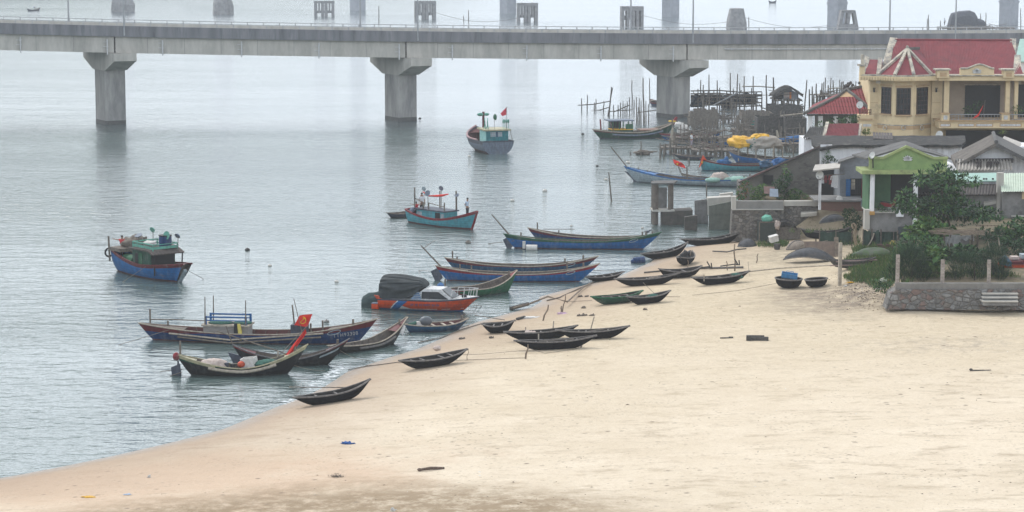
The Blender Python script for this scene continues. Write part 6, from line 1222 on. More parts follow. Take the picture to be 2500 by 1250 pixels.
h.block('column_base', 2123.5, 516.5, 2135.5, 525, 169.5, .45, mat('orange_base', (.52, .30, .10), None, 4, .9)); h.block('plinth', 2123, 520.5, 2229, 566, 169.9, 3.2, GRW); h.block('porch_edge', 2120, 518, 2232, 520.3, 169.75, 3.3, CONC_L); h.block('gate_pier', 2111, 512, 2123, 560, 169.6, .5, CONC_L)
h.block('white_block', 2189, 514.5, 2206, 529.5, 169.6, .25, WHI)
# ---- motorbike on the porch
q = V(2172, 519, 171.0); mbk = thing('motorbike', 'red motorbike parked on the porch of the green house', 'motorbike', (q.x, q.y, V(0, 519, 170.8).z + .02), .12); BK = paint('bike_red', (150, 22, 34), .8)
for x in (-.62, .62):
    w_ = part('wheel', MB().tube([(x + .27 * math.cos(a), 0, .3 + .27 * math.sin(a)) for a in np.linspace(0, 6.2832, 19)], .045, 6), RUBW, mbk); part('hub', MB().tube([(x, -.06, .3), (x, .06, .3)], .06, 8), STEEL, w_)
part('body', MB().prism([(-.75, .62), (-.35, .42), (.1, .36), (.3, .5), (.52, .92), (.4, .95), (.18, .6), (-.3, .68), (-.7, .74)], 'y', -.13, .13), BK, mbk); part('seat', MB().prism([(-.72, .75), (-.2, .70), (.12, .66), (.1, .72), (-.3, .8), (-.7, .82)], 'y', -.12, .12), RUBW, mbk); part('front_fairing', MB().prism([(.38, .5), (.58, .62), (.6, 1.0), (.45, 1.0)], 'y', -.17, .17), BK, mbk); part('fork', MB().tube([(.5, -.08, .95), (.62, -.08, .3)], .03, 6).tube([(.5, .08, .95), (.62, .08, .3)], .03, 6), STEEL, mbk); part('handlebar', MB().tube([(.42, -.33, 1.06), (.48, 0, 1.02), (.42, .33, 1.06)], .022, 6), RUBW, mbk); part('headlight', MB().ball((.6, 0, .92), (.07, .09, .08), 8, 6), FOAMW, mbk); part('engine', MB().box(.05, 0, .28, .4, .22, .2), STEEL, mbk)
# ---- white gable house on the right
h = House('white_gable_house', 'whitewashed gable house with thick mossy grey roof verges', 'house', 2430, 186, 2.8); h.wall('gable', [(2338, 420), (2338, 398), (2432, 347), (2530, 398), (2530, 480), (2338, 480)], 183, .3, WHI); h.block('side_wall', 2338, 412, 2348, 480, 183.3, 6, WHI)
h.slab('roof', [(2334, 402, 182), (2432, 348, 182), (2425, 325.5, 189.2), (2321, 379, 189.2)], .3, mat('mossy_roof', (.165, .145, .125), (.10, .09, .082), 2.4, .95, .03, dirt=(.09, .08, .072), dscale=1.1, dth=(.46, .62))); h.slab('roof', [(2432, 348, 182), (2540, 404, 182), (2540, 384, 189.2), (2425, 325.5, 189.2)], .3, ROOF_G); h.rod('ridge', [(2432, 346, 181.9), (2425, 324, 189.2)], .16, ROOF_G)
h.corr('awning', (2334, 415, 180.8), (2472, 415, 180.8), (2466, 390, 182.7), (2336, 390, 182.7), 17, .09, ASB_L, None, 2); g = MB()
for x0, x1, y0, y1 in ((2381, 2396, 395, 409), (2409, 2422, 395, 409), (2425, 2440, 395, 402)): g.corr(*[h.v(*p) + Vector((0, -.01, .05)) for p in ((x0, y1, 181.2), (x1, y1, 181.2), (x1, y0, 182.2), (x0, y0, 182.2))], 3, .06, 1)
part('patch_sheet', g, ASB_D, h.t); h.slab('mortar_band', [(2332, 391.5, 182.6), (2474, 391, 182.6), (2474, 386, 182.98), (2332, 387.5, 182.98)], .2, ROOF_G)
h2 = House('white_roofed_shed', 'white tin roof sloping behind the white gable house', 'shed', 2480, 194); h2.slab('roof', [(2445, 340, 192), (2560, 392, 192), (2560, 372, 197), (2452, 332, 197)], .08, ASB_L); h2.block('wall', 2462, 358, 2560, 470, 192.5, 4, WHI, zb=3)
# ---- sheds in front, right
h = House('mint_roofed_shed', 'low shed with flat mint green tin roof', 'shed', 2370, 178); h.slab('roof', [(2262, 444, 175.2), (2437, 441.5, 175.2), (2437, 421.5, 178.6), (2262, 424, 178.6)], .07, MINTR); h.block('eave_board', 2262, 444.6, 2437, 449, 175.3, .1, WHI); h.block('wall', 2262, 449.3, 2436, 520, 175.6, 3, GRW, zb=3)
g = MB()
for px_ in (2402, 2408, 2424): a = h.v(px_, 440, 175.4); g.box(a.x, a.y, a.z + .1, .14, .1, .12)
part('brick_weight', g, ROOF_K, h.t)
h = House('grey_shed', 'grey rendered shed under a dark corrugated roof behind the tree', 'shed', 2345, 173); h.corr('roof', (2244, 476, 172.3), (2434, 475, 172.3), (2438, 450, 175.2), (2240, 452, 175.2), 26, .07, ASB_D); h.block('wall', 2248, 478, 2436, 575, 173, 2.5, GRW, zb=2.9); h.slab('old_gutter', [(2402, 497, 172.8), (2437, 490, 172.8), (2437, 484, 173.1), (2402, 490, 173.1)], .2, CONC_L)
h.block('pillar', 2436.3, 422, 2447, 575, 172.6, .5, CONC_L, zb=2.9)
h = House('green_tin_shed', 'dirty grey shed with a pale green rust streaked tin roof', 'shed', 2475, 173); h.corr('roof', (2444, 468, 171.2), (2560, 467, 171.2), (2560, 421, 175.6), (2442, 423, 175.6), 20, .035, TIN); h.block('wall', 2447.5, 470, 2560, 590, 172, 3, GRW, zb=2.9); h.block('opening_shade_panel', 2474, 530, 2560, 590, 171.95, .04, DARK, zb=2.9); h.block('lintel', 2470, 526, 2560, 529.6, 171.8, .19, CONC_L); h.block('corner_patch', 2496, 464, 2512, 486, 171.9, .09, YEL)  # shed opening is a dark panel on the wall, shade as colour
# ---- front garden wall, posts, steps
h = House('garden_wall', 'rubble stone garden wall with a concrete cap along the beach', 'wall', 2330, 139, 1.2); bz = V(2200, 745, 138.6)
h.wall('stone_face', [(2163, 755), (2175, 716), (2192, 707), (3100, 707), (3100, 760)], 138.6, 1.4, STONE); h.block('cap', 2187, 692, 3100, 707.5, 138.75, .45, mat('cap_concrete', (.21, .20, .185), (.15, .142, .132), 1.8, .9, .01, dirt=(.13, .125, .115), dscale=.8, dth=(.5, .7)))
h = House('steps', 'three concrete steps set into the stone garden wall', 'steps', 2440, 138, 1.2)
for i in range(3): h.block('tread', 2399, 716 + 9.5 * i, 2486, 719 + 9.5 * i, 138.3 - .28 * i, .29 + .28 * i, CONC_L); h.block('riser', 2400, 719.2 + 9.5 * i, 2485, 727 + 9.5 * i, 138.42 - .28 * i, .17 + .28 * i, GRW)
POST = mat('spotted_concrete', (.36, .32, .29), (.17, .145, .13), 7, .9, .01)
def fpost(px, pt, pb, Y, label, w_=8.5, m_=POST):
    a, b = V(px, pt, Y), V(px, pb, Y); ww = w_ * Y / FPX; return solo('fence_post', MB().box(0, 0, (a.z - b.z) / 2, ww, ww, a.z - b.z), m_, label, 'fence post', b, random.uniform(-.1, .1), 'fence posts of the garden')
fpost(2190.5, 622, 706, 138.9, 'leftmost concrete fence post on the corner of the garden wall'); fpost(2300.5, 634, 693, 139.0, 'middle concrete fence post on the garden wall'); fpost(2413.5, 634.5, 694, 139.0, 'rightmost concrete fence post on the garden wall, before the orange boat')
q = PG(2050, 697); solo('wooden_post', MB().box(0, 0, 1.35, .2, .2, 2.9, .2), WOOD_L, 'tall squared wooden post standing alone beside the round basket boats', 'post', (q.x, q.y, q.z))
# mesh fence wire
t = thing('wire_fence', 'sagging wire strands strung between the concrete posts', 'fence', V(2190, 660, 138.95)); g = MB(); o_ = V(2190, 660, 138.95)
for py in (632, 648, 664, 680): g.tube([V(x, py + 2 * math.sin(i), 138.95) - o_ for i, x in enumerate((2190, 2245, 2300, 2357, 2413, 2500, 2560))], .005, 4)
part('wire', g, FRET, t)
# orange boat in the garden
h = House('hauled_out_boat', 'orange and dark red boat hauled out in the garden behind the bushes', 'boat', 2500, 146, 3.1); h.wall('hull', [(2448, 655), (2455, 668), (2640, 670), (2640, 646), (2452, 646)], 146, 1.8, ORANGE); h.wall('upper_strake', [(2450, 645.6), (2446, 640), (2640, 632), (2640, 645.6)], 145.9, 2.0, RED_D); h.slab('cover', [(2440, 634, 145.8), (2470, 640, 145.8), (2455, 622, 147), (2443, 630, 147)], .3, TEAL_H); h.block('engine_box', 2495, 622, 2640, 632, 146.3, .8, PALE); h.block('seat', 2470, 627, 2488, 633, 146.3, .6, NETW)
# ------------------------------------------------------------------ vegetation
def leafmat(name, a, b, scale=3.0): return mat(name, a, b, scale, .7, 0, contrast=(.38, .62), spec=.12)
LF_D = leafmat('leaf_dark', (.026, .066, .026), (.012, .036, .017)); LF_M = leafmat('leaf_mid', (.052, .125, .034), (.026, .07, .022)); LF_L = leafmat('leaf_bright', (.115, .20, .05), (.06, .125, .03)); LF_Y = leafmat('leaf_yellowing', (.20, .22, .06), (.12, .15, .045)); NEED = leafmat('needles', (.018, .045, .020), (.008, .022, .012)); LF_R = leafmat('leaf_red', (.25, .09, .05), (.15, .07, .04)); DRYG = leafmat('dry_grass', (.22, .20, .09), (.13, .14, .06)); GRA = leafmat('grass_green', (.085, .14, .045), (.05, .09, .03), 1.2)
BARK = mat('bark', (.09, .07, .055), (.045, .036, .03), 6, .95, .02)
def crown(clumps, n, L_, W_, mi=(0, 1), droop=.25, needle=False, origin=None):
    m = MB(); tot = sum((c[1][0] * c[1][1] * c[1][2]) ** .6 for c in clumps); rr = random.Random(len(clumps) * 31 + n)
    for c, r in clumps:
        k = int(n * (r[0] * r[1] * r[2]) ** .6 / tot)
        for _ in range(k):
            while True:
                q = Vector((rr.uniform(-1, 1), rr.uniform(-1, 1), rr.uniform(-1, 1)))
                if .12 < q.length < 1: break
            q = q.normalized() * q.length ** .55; p = Vector(c) + Vector((q.x * r[0], q.y * r[1], q.z * r[2])) - origin
            d = (q + Vector((rr.uniform(-.8, .8), rr.uniform(-.8, .8), rr.uniform(-.6, .6) - droop))).normalized()
            if needle: d = (Vector((q.x, q.y, abs(q.z) + .5)).normalized() + Vector((rr.uniform(-.6, .6), rr.uniform(-.6, .6), rr.uniform(-.4, .7)))).normalized()
            m.m = mi[0] if rr.random() < .62 else mi[1] if rr.random() < .8 or len(mi) < 3 else mi[2]
            f = rr.uniform(.7, 1.25); m.leaf(p, d, Vector((rr.uniform(-.4, .4), rr.uniform(-.4, .4), 1)), L_ * f, W_ * f)
    return m
def clump_px(lst, Y, dy=1.0):
    out = []
    for (x, y, rx, ry) in lst:
        k = Y / FPX; out.append((V(x, y, Y + random.uniform(-dy, dy) * .5), (rx * k, max(rx * k * .8, dy * .6), ry * k)))
    return out
def plant(name, label, cat, base, Y, clumps, n, L_, W_, mats, mi=(0, 1), trunks=(), needle=False, group=None, dy=1.0, droop=.25, crown_name='foliage'):
    b = V(base[0], base[1], Y); t = thing(name, label, cat, b, group=group)
    part(crown_name, crown(clump_px(clumps, Y, dy), n, L_, W_, mi, droop, needle, b), mats, t)
    for tr in trunks:
        pts = [V(x, y, Y + (tr[2] if len(tr) > 2 else 0)) - b for x, y in tr[0]]; part('trunk', MB().tube(pts, list(np.linspace(tr[1], tr[1] * .45, len(pts))), 8), BARK, t)
    return t
plant('tree', 'layered almond tree with dark leaves in front of the green house', 'tree', (2306, 592), 160,
 [(2300, 418, 28, 13), (2268, 432, 30, 12), (2330, 434, 34, 12), (2365, 440, 28, 9), (2248, 440, 22, 7), (2310, 446, 40, 13), (2300, 470, 24, 16), (2318, 488, 28, 14), (2340, 475, 14, 8), (2285, 497, 34, 14), (2335, 502, 42, 16), (2370, 510, 34, 14), (2250, 506, 34, 14), (2222, 496, 28, 14), (2212, 478, 22, 12), (2300, 516, 46, 14), (2385, 522, 24, 12), (2405, 520, 20, 9), (2428, 521, 15, 7), (2240, 516, 26, 9), (2350, 524, 20, 10), (2195, 505, 16, 8)], 4200, .36, .15, [LF_D, LF_M, LF_L], (0, 1, 2),
 [([(2304, 600), (2303, 560), (2305, 520), (2300, 470), (2298, 425)], .14), ([(2312, 600), (2318, 555), (2312, 520), (2330, 500)], .12, .3), ([(2303, 540), (2270, 515), (2235, 505)], .06), ([(2306, 535), (2350, 515), (2400, 520)], .06), ([(2300, 460), (2340, 440)], .045), ([(2300, 462), (2262, 436)], .045)], dy=3.2, crown_name='crown')
plant('vine_canopy', 'bright green broad leaved vine spreading over the shelter frame', 'vine', (2270, 600), 157, [(2232, 566, 26, 10), (2262, 560, 30, 11), (2295, 562, 30, 11), (2322, 568, 16, 9), (2275, 548, 16, 12), (2250, 540, 10, 8), (2285, 575, 40, 9)], 1300, .36, .24, [LF_L, LF_M], (0, 1), [([(2262, 610), (2262, 570)], .05), ([(2296, 612), (2296, 570)], .06)], dy=2.4)
plant('feathery_bush', 'tall dark needle leaved bush inside the left corner of the garden wall', 'bush', (2225, 694), 141.5, [(2228, 650, 34, 38), (2212, 668, 18, 26), (2250, 668, 20, 26), (2222, 620, 22, 18), (2236, 630, 22, 20), (2205, 640, 12, 22)], 4200, .42, .018, [NEED, LF_D], (0, 1), [([(2228, 700), (2226, 640)], .06)], True, dy=2.0)
plant('broadleaf_shrub', 'shrub with big pale green leaves right of the dark needle bush', 'shrub', (2270, 690), 143, [(2268, 632, 22, 14), (2282, 618, 16, 11), (2258, 648, 18, 10), (2290, 640, 10, 10), (2240, 640, 14, 12)], 420, .4, .26, [LF_L, LF_M], (0, 1), [([(2270, 695), (2266, 640)], .05)], dy=1.6)
plant('feathery_bush', 'dark needle leaved bush between the middle and right fence posts', 'bush', (2360, 692), 141.5, [(2345, 652, 24, 22), (2370, 645, 26, 26), (2385, 668, 20, 20), (2335, 670, 18, 16), (2360, 632, 18, 12)], 3000, .40, .018, [NEED, LF_D, LF_M], (0, 1, 2), [([(2380, 696), (2378, 640)], .05), ([(2330, 696), (2336, 650)], .035)], True, dy=2.0)
plant('feathery_bush', 'dark green needle leaved bush behind the rightmost fence post', 'bush', (2430, 692), 142.5, [(2425, 640, 28, 28), (2448, 655, 18, 22), (2405, 650, 16, 24), (2428, 618, 20, 14), (2440, 672, 14, 16)], 3400, .42, .018, [NEED, LF_D], (0, 1), [([(2426, 698), (2425, 640)], .06), ([(2410, 698), (2408, 655)], .035)], True, dy=2.0)
plant('leafy_thicket', 'low dark leafy thicket behind the needle bushes under the shelter', 'bush', (2330, 660), 150, [(2330, 622, 34, 16), (2370, 622, 30, 16), (2300, 632, 24, 18), (2395, 630, 20, 18), (2350, 612, 24, 12), (2340, 640, 40, 14)], 2200, .3, .17, [LF_D, LF_M], (0, 1), dy=2.5)
plant('leafy_thicket', 'mid green thicket behind the left garden wall corner below the vine', 'bush', (2230, 640), 150, [(2225, 596, 28, 18), (2250, 600, 26, 20), (2200, 615, 18, 16), (2280, 598, 22, 18), (2210, 630, 24, 20), (2260, 620, 30, 20)], 2200, .26, .12, [LF_M, LF_D], (0, 1), dy=2.2)
plant('leafy_tree', 'broad leaved tree at the right edge in front of the pale green tin shed', 'tree', (2480, 640), 158, [(2470, 560, 24, 14), (2495, 550, 24, 16), (2450, 572, 18, 12), (2485, 585, 28, 20), (2515, 570, 30, 30), (2460, 595, 20, 16)], 1900, .34, .16, [LF_M, LF_D, LF_L], (0, 1, 2), [([(2482, 650), (2482, 590)], .09)], dy=2.5, crown_name='crown')
plant('leafy_thicket', 'dark thicket behind the orange hauled out boat', 'bush', (2480, 650), 152, [(2470, 612, 26, 22), (2500, 608, 26, 24), (2440, 610, 20, 20)], 1300, .26, .12, [LF_D, NEED], (0, 1), dy=2)
for (x, y, lb) in ((2412, 584, 'spiky yucca on a bare stem, left of a pair in the garden'), (2436, 574, 'spiky yucca on a curved bare stem, right of a pair in the garden')):
    b = V(x, 650, 151); t = thing('yucca', lb, 'yucca', b, group='spiky yuccas in the garden'); c = V(x, y, 151) - b; m = MB()
    for i in range(90):
        a, e = random.uniform(0, 6.28), random.uniform(-.6, 1.4); m.leaf(c, Vector((math.cos(a) * math.cos(e), math.sin(a) * math.cos(e), math.sin(e))), Vector((0, 0, 1)), random.uniform(.5, .85), .05)
    part('foliage', m, LF_D, t); part('trunk', MB().tube([(0, 0, -.3), V(x + 8, 625, 151) - b, c], .05, 6), WOOD_L, t)
plant('leafy_thicket', 'green thicket between the trellis shelter and the grey rendered shed', 'bush', (2410, 600), 160, [(2400, 575, 24, 16), (2420, 590, 24, 20), (2440, 580, 20, 18), (2390, 600, 24, 14)], 1700, .24, .11, [LF_D, LF_M], (0, 1), dy=2)
plant('leafy_thicket', 'weedy thicket at the left corner outside the garden wall', 'bush', (2185, 680), 143, [(2185, 655, 16, 24), (2175, 675, 18, 14), (2192, 630, 12, 18)], 1200, .3, .04, [LF_M, LF_D, DRYG], (0, 1, 2), needle=True, dy=1.5)
plant('leafy_thicket', 'low scrub spilling over the sand left of the garden wall', 'bush', (2150, 712), 141, [(2150, 700, 16, 8), (2168, 705, 14, 10), (2135, 692, 16, 7), (2160, 690, 20, 9)], 700, .2, .06, [LF_M, LF_D, DRYG], (0, 1, 2), dy=1.5)
# plants on the terrace before the shed
for (nm, lb, bx, cl, n, L_, W_, ms) in (
 ('leafy_shrub', 'shrub with reddish and pale leaves at the left end of the terrace', 1815, [(1812, 468, 12, 16), (1822, 455, 12, 12), (1808, 480, 10, 10)], 500, .24, .12, [LF_M, LF_R, LF_L]),
 ('leafy_shrub', 'yellowish green shrub under the small dark window', 1852, [(1848, 472, 16, 14), (1862, 464, 14, 12), (1850, 484, 18, 7)], 700, .22, .11, [LF_L, LF_M, LF_Y]),
 ('leafy_shrub', 'tall dark shrub between the window and the soot stained wall', 1906, [(1900, 455, 16, 16), (1916, 440, 14, 16), (1908, 472, 16, 14), (1926, 432, 8, 8)], 900, .22, .11, [LF_D, LF_M, LF_D]),
 ('leafy_shrub', 'mid green shrub at the right of the terrace by the dark recess', 1945, [(1940, 473, 14, 12), (1955, 478, 14, 9), (1930, 482, 12, 8)], 600, .22, .11, [LF_M, LF_L, LF_D]),
 ('leafy_shrub', 'pale climbing plant high on the soot stained wall', 1918, [(1920, 420, 6, 8), (1914, 408, 5, 6)], 90, .2, .1, [LF_M, LF_L, LF_R])):
    plant(nm, lb, 'shrub', (bx, 490), 184.5, cl, n, L_, W_, ms, (0, 1, 2), group='plants on the terrace', dy=1.2)
solo('cloth', MB().slab([(-.4, 0, .5), (.45, 0, .45), (.5, .1, -.1), (-.35, .1, -.05)], .04), mat('pinkish_cloth', (.42, .27, .25), (.3, .2, .19), 5, .9), 'pinkish cloth hung between the terrace shrubs', 'cloth', V(1877, 470, 183.5)); solo('cloth', MB().slab([(-.35, 0, .45), (.3, 0, .4), (.35, .1, -.2), (-.35, .1, -.15)], .04), SH_B, 'white and blue cloth hung between the terrace shrubs', 'cloth', V(1890, 474, 183.5))
plant('creeper', 'green creeper growing against the long whitewashed wall', 'creeper', (2025, 410), 194.5, [(2024, 392, 16, 10), (2035, 398, 20, 7), (2022, 378, 6, 10)], 420, .2, .1, [LF_M, LF_D], (0, 1), dy=.6)
plant('leafy_shrub', 'bushy green shrub in the corner beside the porch plinth', 'shrub', (2088, 560), 177.8, [(2078, 530, 18, 20), (2096, 545, 16, 14), (2075, 548, 16, 14), (2066, 520, 8, 8)], 1100, .2, .1, [LF_M, LF_D], (0, 1), dy=1.2)
plant('potted_plants', 'green plants behind the balcony flag of the yellow house', 'plants', (2375, 293), 215, [(2378, 262, 12, 7), (2362, 270, 12, 8), (2390, 252, 12, 3)], 200, .26, .09, [LF_M, LF_D], (0, 1), dy=.5); plant('potted_plants', 'spiky plants at the right end of the balcony', 'plants', (2485, 293), 215, [(2484, 268, 12, 8), (2496, 262, 10, 8)], 160, .28, .08, [LF_M, LF_Y], (0, 1), dy=.5)
plant('vine_canopy', 'green vines under the eave of the tiled pavilion', 'vine', (2050, 310), 217, [(2040, 296, 24, 6), (2075, 292, 24, 6), (2010, 304, 16, 6), (2090, 290, 14, 7)], 600, .22, .12, [LF_M, LF_D], (0, 1), dy=1); plant('potted_plants', 'flowering plants on the porch parapet by the motorbike', 'plants', (2150, 520), 169.9, [(2146, 500, 8, 10), (2155, 512, 14, 5), (2180, 514, 10, 5)], 200, .14, .07, [LF_M, LF_L], (0, 1), dy=.3); plant('grass_tuft', 'yellow green tuft growing on the right roof ridge', 'tuft', (2448, 332), 190.5, [(2448, 326, 6, 5)], 60, .3, .03, [LF_Y, LF_L], (0, 1), needle=True, dy=.3); plant('leafy_shrub', 'tuft of spiky leaves at the foot of the yellow side wing', 'shrub', (2115, 338), 208, [(2116, 326, 10, 8)], 90, .35, .07, [LF_Y, LF_M], (0, 1), needle=True, dy=.4)
# ---- grass
def grass(name, label_, spots, n, h0, h1, mats, kind='stuff'):
    m = MB(); rr = random.Random(n)
    per = n // len(spots)
    for (x, y, rx, ry, sg) in spots:
        for _ in range(int(per * sg)):
            a, q = rr.uniform(0, 6.28), rr.random() ** .6; p = PGq(x + rx * q * math.cos(a), y + ry * q * math.sin(a))
            if p is None: continue
            m.m = 0 if rr.random() < .6 else 1 if rr.random() < .6 else min(2, len(mats) - 1)
            hh = rr.uniform(h0, h1); lean = Vector((rr.uniform(-.5, .5), rr.uniform(-.5, .5), 1)).normalized(); m.leaf(p, lean, Vector((rr.uniform(-1, 1), rr.uniform(-1, 1), .1)), hh, rr.uniform(.03, .06))
    return solo(name, m, mats, None, None, kind=kind)
_gz = {}
def PGq(px, py):
    k = (round(px / 9), round(py / 4))
    if k not in _gz: _gz[k] = PG(k[0] * 9, k[1] * 4)
    z = _gz[k].z; p = P(px, py, z); p.z = z - .03; return p
grass('grass', None, [(2130, 660, 50, 26, 1.5), (2165, 640, 40, 26, 1.3), (2100, 680, 40, 12, .8), (2150, 690, 36, 12, 1.2), (2120, 645, 60, 30, 2.2), (2180, 660, 30, 30, 1.5), (2080, 650, 18, 8, .4), (1880, 600, 40, 5, .35), (1905, 598, 20, 6, .3), (2120, 612, 40, 12, 1.0), (2175, 612, 26, 16, .8), (2060, 590, 50, 12, .7), (1985, 565, 60, 10, .5)], 17000, .2, .5, [GRA, LF_L, DRYG])
grass('weeds', None, [(2300, 693, 110, 3, .8), (2440, 693, 70, 3, .8), (2330, 690, 130, 8, 1.5), (2460, 686, 60, 10, 1.2), (2290, 680, 60, 12, 1), (2250, 665, 60, 14, .6), (2400, 672, 80, 10, .8)], 9000, .15, .42, [GRA, DRYG, LF_L])
# ------------------------------------------------------------------ docks, stakes and fish traps
def stake(px, yt, yb, label, r=.055, lean=None, group='bamboo stakes standing in the shallows', name='stake', z0=None, m_=BAMBOO):
    b = P(px, yb, 0) if z0 is None else PG(px, yb); top = V(px if lean is None else lean, yt, b.y); d = top - b; k = random.uniform(-.05, .05)
    return solo(name, MB().tube([-d.normalized() * .4, d * .35 + Vector((k, 0, 0)), d * .7 + Vector((-k, 0, 0)), d], [r, r * .95, r * .85, r * .65], 6), m_, label, 'stake', b, group=group)
g1 = 'slim weathered stake of the small rack left of the green cabin boat'
for a in ((1420, 240, 268), (1434, 232, 268), (1455, 242, 267), (1451, 250, 271), (1474, 246, 272)): stake(*a, g1, .08)
stake(1487, 212, 282, 'tall leaning stake at the right end of the small stake rack', .1, 1493); stake(1484, 214, 282, 'second tall leaning stake crossing beside the small stake rack', .08, 1496)
for a, b_, lb in (((1411, 257), (1489, 247), 'upper sagging pole of the small stake rack'), ((1442, 270), (1487, 262), 'lower pole of the small stake rack lying near the water')):
    p, q = V(*a, P(1450, 269).y), V(*b_, P(1450, 269).y); solo('rail_pole', MB().tube([(0, 0, 0), (q - p) * .5 + Vector((0, 0, -.15)), q - p], .07, 6), BAMBOO, lb, 'pole', p)
g2 = 'thin stake in the thicket of stakes behind the green cabin boat'
for a in ((1498, 256, 281), (1509, 256, 279), (1515, 250, 279), (1521, 247, 279), (1531, 247, 278), (1537, 237, 277), (1548, 243, 274), (1554, 237, 302), (1561, 240, 302), (1565, 245, 304), (1577, 246, 304), (1583, 254, 302), (1526, 254, 280), (1558, 262, 303), (1573, 258, 304)): stake(*a, g2, .075)
stake(1543, 196, 262, 'tall stake rising over the left of the stake thicket', .08); stake(1572, 190, 302, 'tallest thick stake of the thicket left of the bridge pier', .11, 1570); stake(1586, 191, 248, 'tall stake standing alone close to the left side of the bridge pier', .08)
for a, b_, lb in (((1489, 272), (1545, 268), 'left rail pole through the stake thicket'), ((1555, 275), (1625, 266), 'right rail pole running from the thicket to the pier'), ((1497, 274), (1537, 256), 'slanting brace pole in the stake thicket')):
    p, q = V(*a, P(1540, 279).y), V(*b_, P(1540, 279).y); solo('rail_pole', MB().tube([(0, 0, 0), q - p], .065, 6), BAMBOO, lb, 'pole', p)
g3 = 'upright stake of the long net rack beside the bridge pier'
YR = P(1770, 266).y
for px_, yt in ((1711, 195), (1717, 207), (1731, 182), (1751, 196), (1757, 214), (1783, 178), (1790, 216), (1806, 203), (1817, 186), (1839, 186), (1835, 214), (1774, 222), (1704, 217), (1719, 222), (1846, 230), (1860, 225)): stake(px_, yt, 266, g3, .1)
stake(1798, 180, 266, 'slightly leaning tall stake at the middle of the long net rack', .1, 1801); stake(1871, 183, 270, 'tall stake at the right end of the long net rack', .11); stake(1888, 189, 274, 'thick stake just left of the stilt hut', .13)
t = thing('net_rack', 'long rack of horizontal poles hung with dark nets beside the bridge pier', 'net rack', P(1770, 266)); o_ = P(1770, 266); g = MB(); rr = random.Random(3)
for y0, y1 in ((222, 224), (229, 231), (233, 234), (240, 240), (249, 250), (257, 258)):
    a, b_ = V(1686, y0, YR) - o_, V(1860, y1, YR) - o_; g.tube([a, a.lerp(b_, .4) + Vector((0, .1, .12)), a.lerp(b_, .7) + Vector((0, -.1, -.1)), b_], .09, 5)
for i in range(34):
    x = rr.uniform(1688, 1868); a = V(x, rr.uniform(222, 240), YR + rr.uniform(-2, 3)) - o_; b_ = V(x + rr.uniform(-14, 14), rr.uniform(240, 266), YR + rr.uniform(-2, 3)) - o_; g.tube([a, b_], .05, 4)
part('poles', g, BAMBOO, t); g = MB()
for x0, x1, y0, y1, dy in ((1686, 1715, 231, 262, 0), (1715, 1760, 230, 258, .8), (1760, 1800, 232, 264, 1.5), (1800, 1848, 228, 256, .5)):
    A = [[V(x0 + (x1 - x0) * i / 8, y0 + (y1 - y0) * j / 5 + (2.5 * math.sin(i * 1.3) if j == 0 else 0), YR + dy + .3 * math.sin(i + j)) - o_ for i in range(9)] for j in range(6)]; g.grid(A); g.grid([[p + Vector((0, .08, 0)) for p in r_] for r_ in A])
part('nets', g, mat('dark_net', (.055, .07, .085), (.03, .035, .045), 5, .95, .05), t); a, b_ = V(1742, 257, YR - 1.5) - o_, V(1811, 221, YR - 1.5) - o_; part('brace', MB().tube([a, b_], .1, 6), mat('bleached_pole', (.36, .36, .37), None, 4, .8), t)
def stilt_deck(x0, x1, yb, zt, depth, label, posts=8, deckm=WOOD, wallh=0, wallm=None, cat='stilt platform', name='stilt_platform', clutter=10, rail=True, rag=.3):
    a, b = P(x0, yb), P(x1, yb); o = (a + b) / 2; w_ = b.x - a.x; rr = random.Random(int(x0 * 7 + yb)); t = thing(name, label, cat, o)
    for i in range(posts):
        for j in (0, 1):
            g = MB(); x = -w_ / 2 + w_ * (i + rr.uniform(.1, .9)) / posts; y = j * depth; g.tube([(x + rr.uniform(-.2, .2), y, -.6), (x, y, zt + rr.uniform(-.1, rag * 4 if rr.random() < .4 else .2))], rr.uniform(.06, .12), 6); part('stilt', g, BAMBOO, t)
    g = MB(); n = max(6, int(w_ / .35))
    for i in range(n):
        x = -w_ / 2 + w_ * (i + .5) / n; g.box(x, depth / 2 + rr.uniform(-.15, .15), zt + rr.uniform(-.03, .05), w_ / n * rr.uniform(.7, 1.0), depth + rr.uniform(-.3, .5), .07)
    g.box(0, .1, zt - .12, w_, .12, .12).box(0, depth - .1, zt - .12, w_, .12, .12); part('deck', g, deckm, t)
    if wallh:
        g = MB(); n = max(4, int(w_ / .5))
        for i in range(n): x = -w_ / 2 + w_ * (i + .5) / n; hh = wallh * rr.uniform(.8, 1.08); g.box(x, .1, zt + .05 + hh / 2, w_ / n * .97, .08, hh); g.box(x, depth - .1, zt + .05 + hh / 2, w_ / n * .97, .08, hh)
        for x in (-w_ / 2, w_ / 2): g.box(x, depth / 2, zt + wallh * .45, .08, depth * .9, wallh * .85)
        part('screen_wall', g, wallm, t)
    if rail:
        g = MB()
        for i in range(int(clutter * .9)):
            x = rr.uniform(-w_ / 2, w_ / 2); z = rr.uniform(.3, zt + .8); L_ = rr.uniform(1, 3.5); an = rr.uniform(-.35, .35); y = rr.uniform(-.3, depth); g.tube([(x - L_ / 2, y, z - L_ / 2 * math.sin(an)), (x + L_ / 2, y + rr.uniform(-.5, .5), z + L_ / 2 * math.sin(an))], rr.uniform(.04, .075), 5)
        part('poles', g, BAMBOO, t)
    return t, o
THAT = mat('brown_matting', (.20, .175, .15), (.11, .095, .082), 6, .95, .03); MAT_D = mat('dark_matting', (.10, .094, .088), (.045, .042, .04), 6, .95, .03)
stilt_deck(1686, 1752, 322, .7, 3.5, 'stilt cage walled with brown matting at the foot of the bridge pier', 7, WOOD, 1.9, THAT, 'stilt cage', 'stilt_cage')
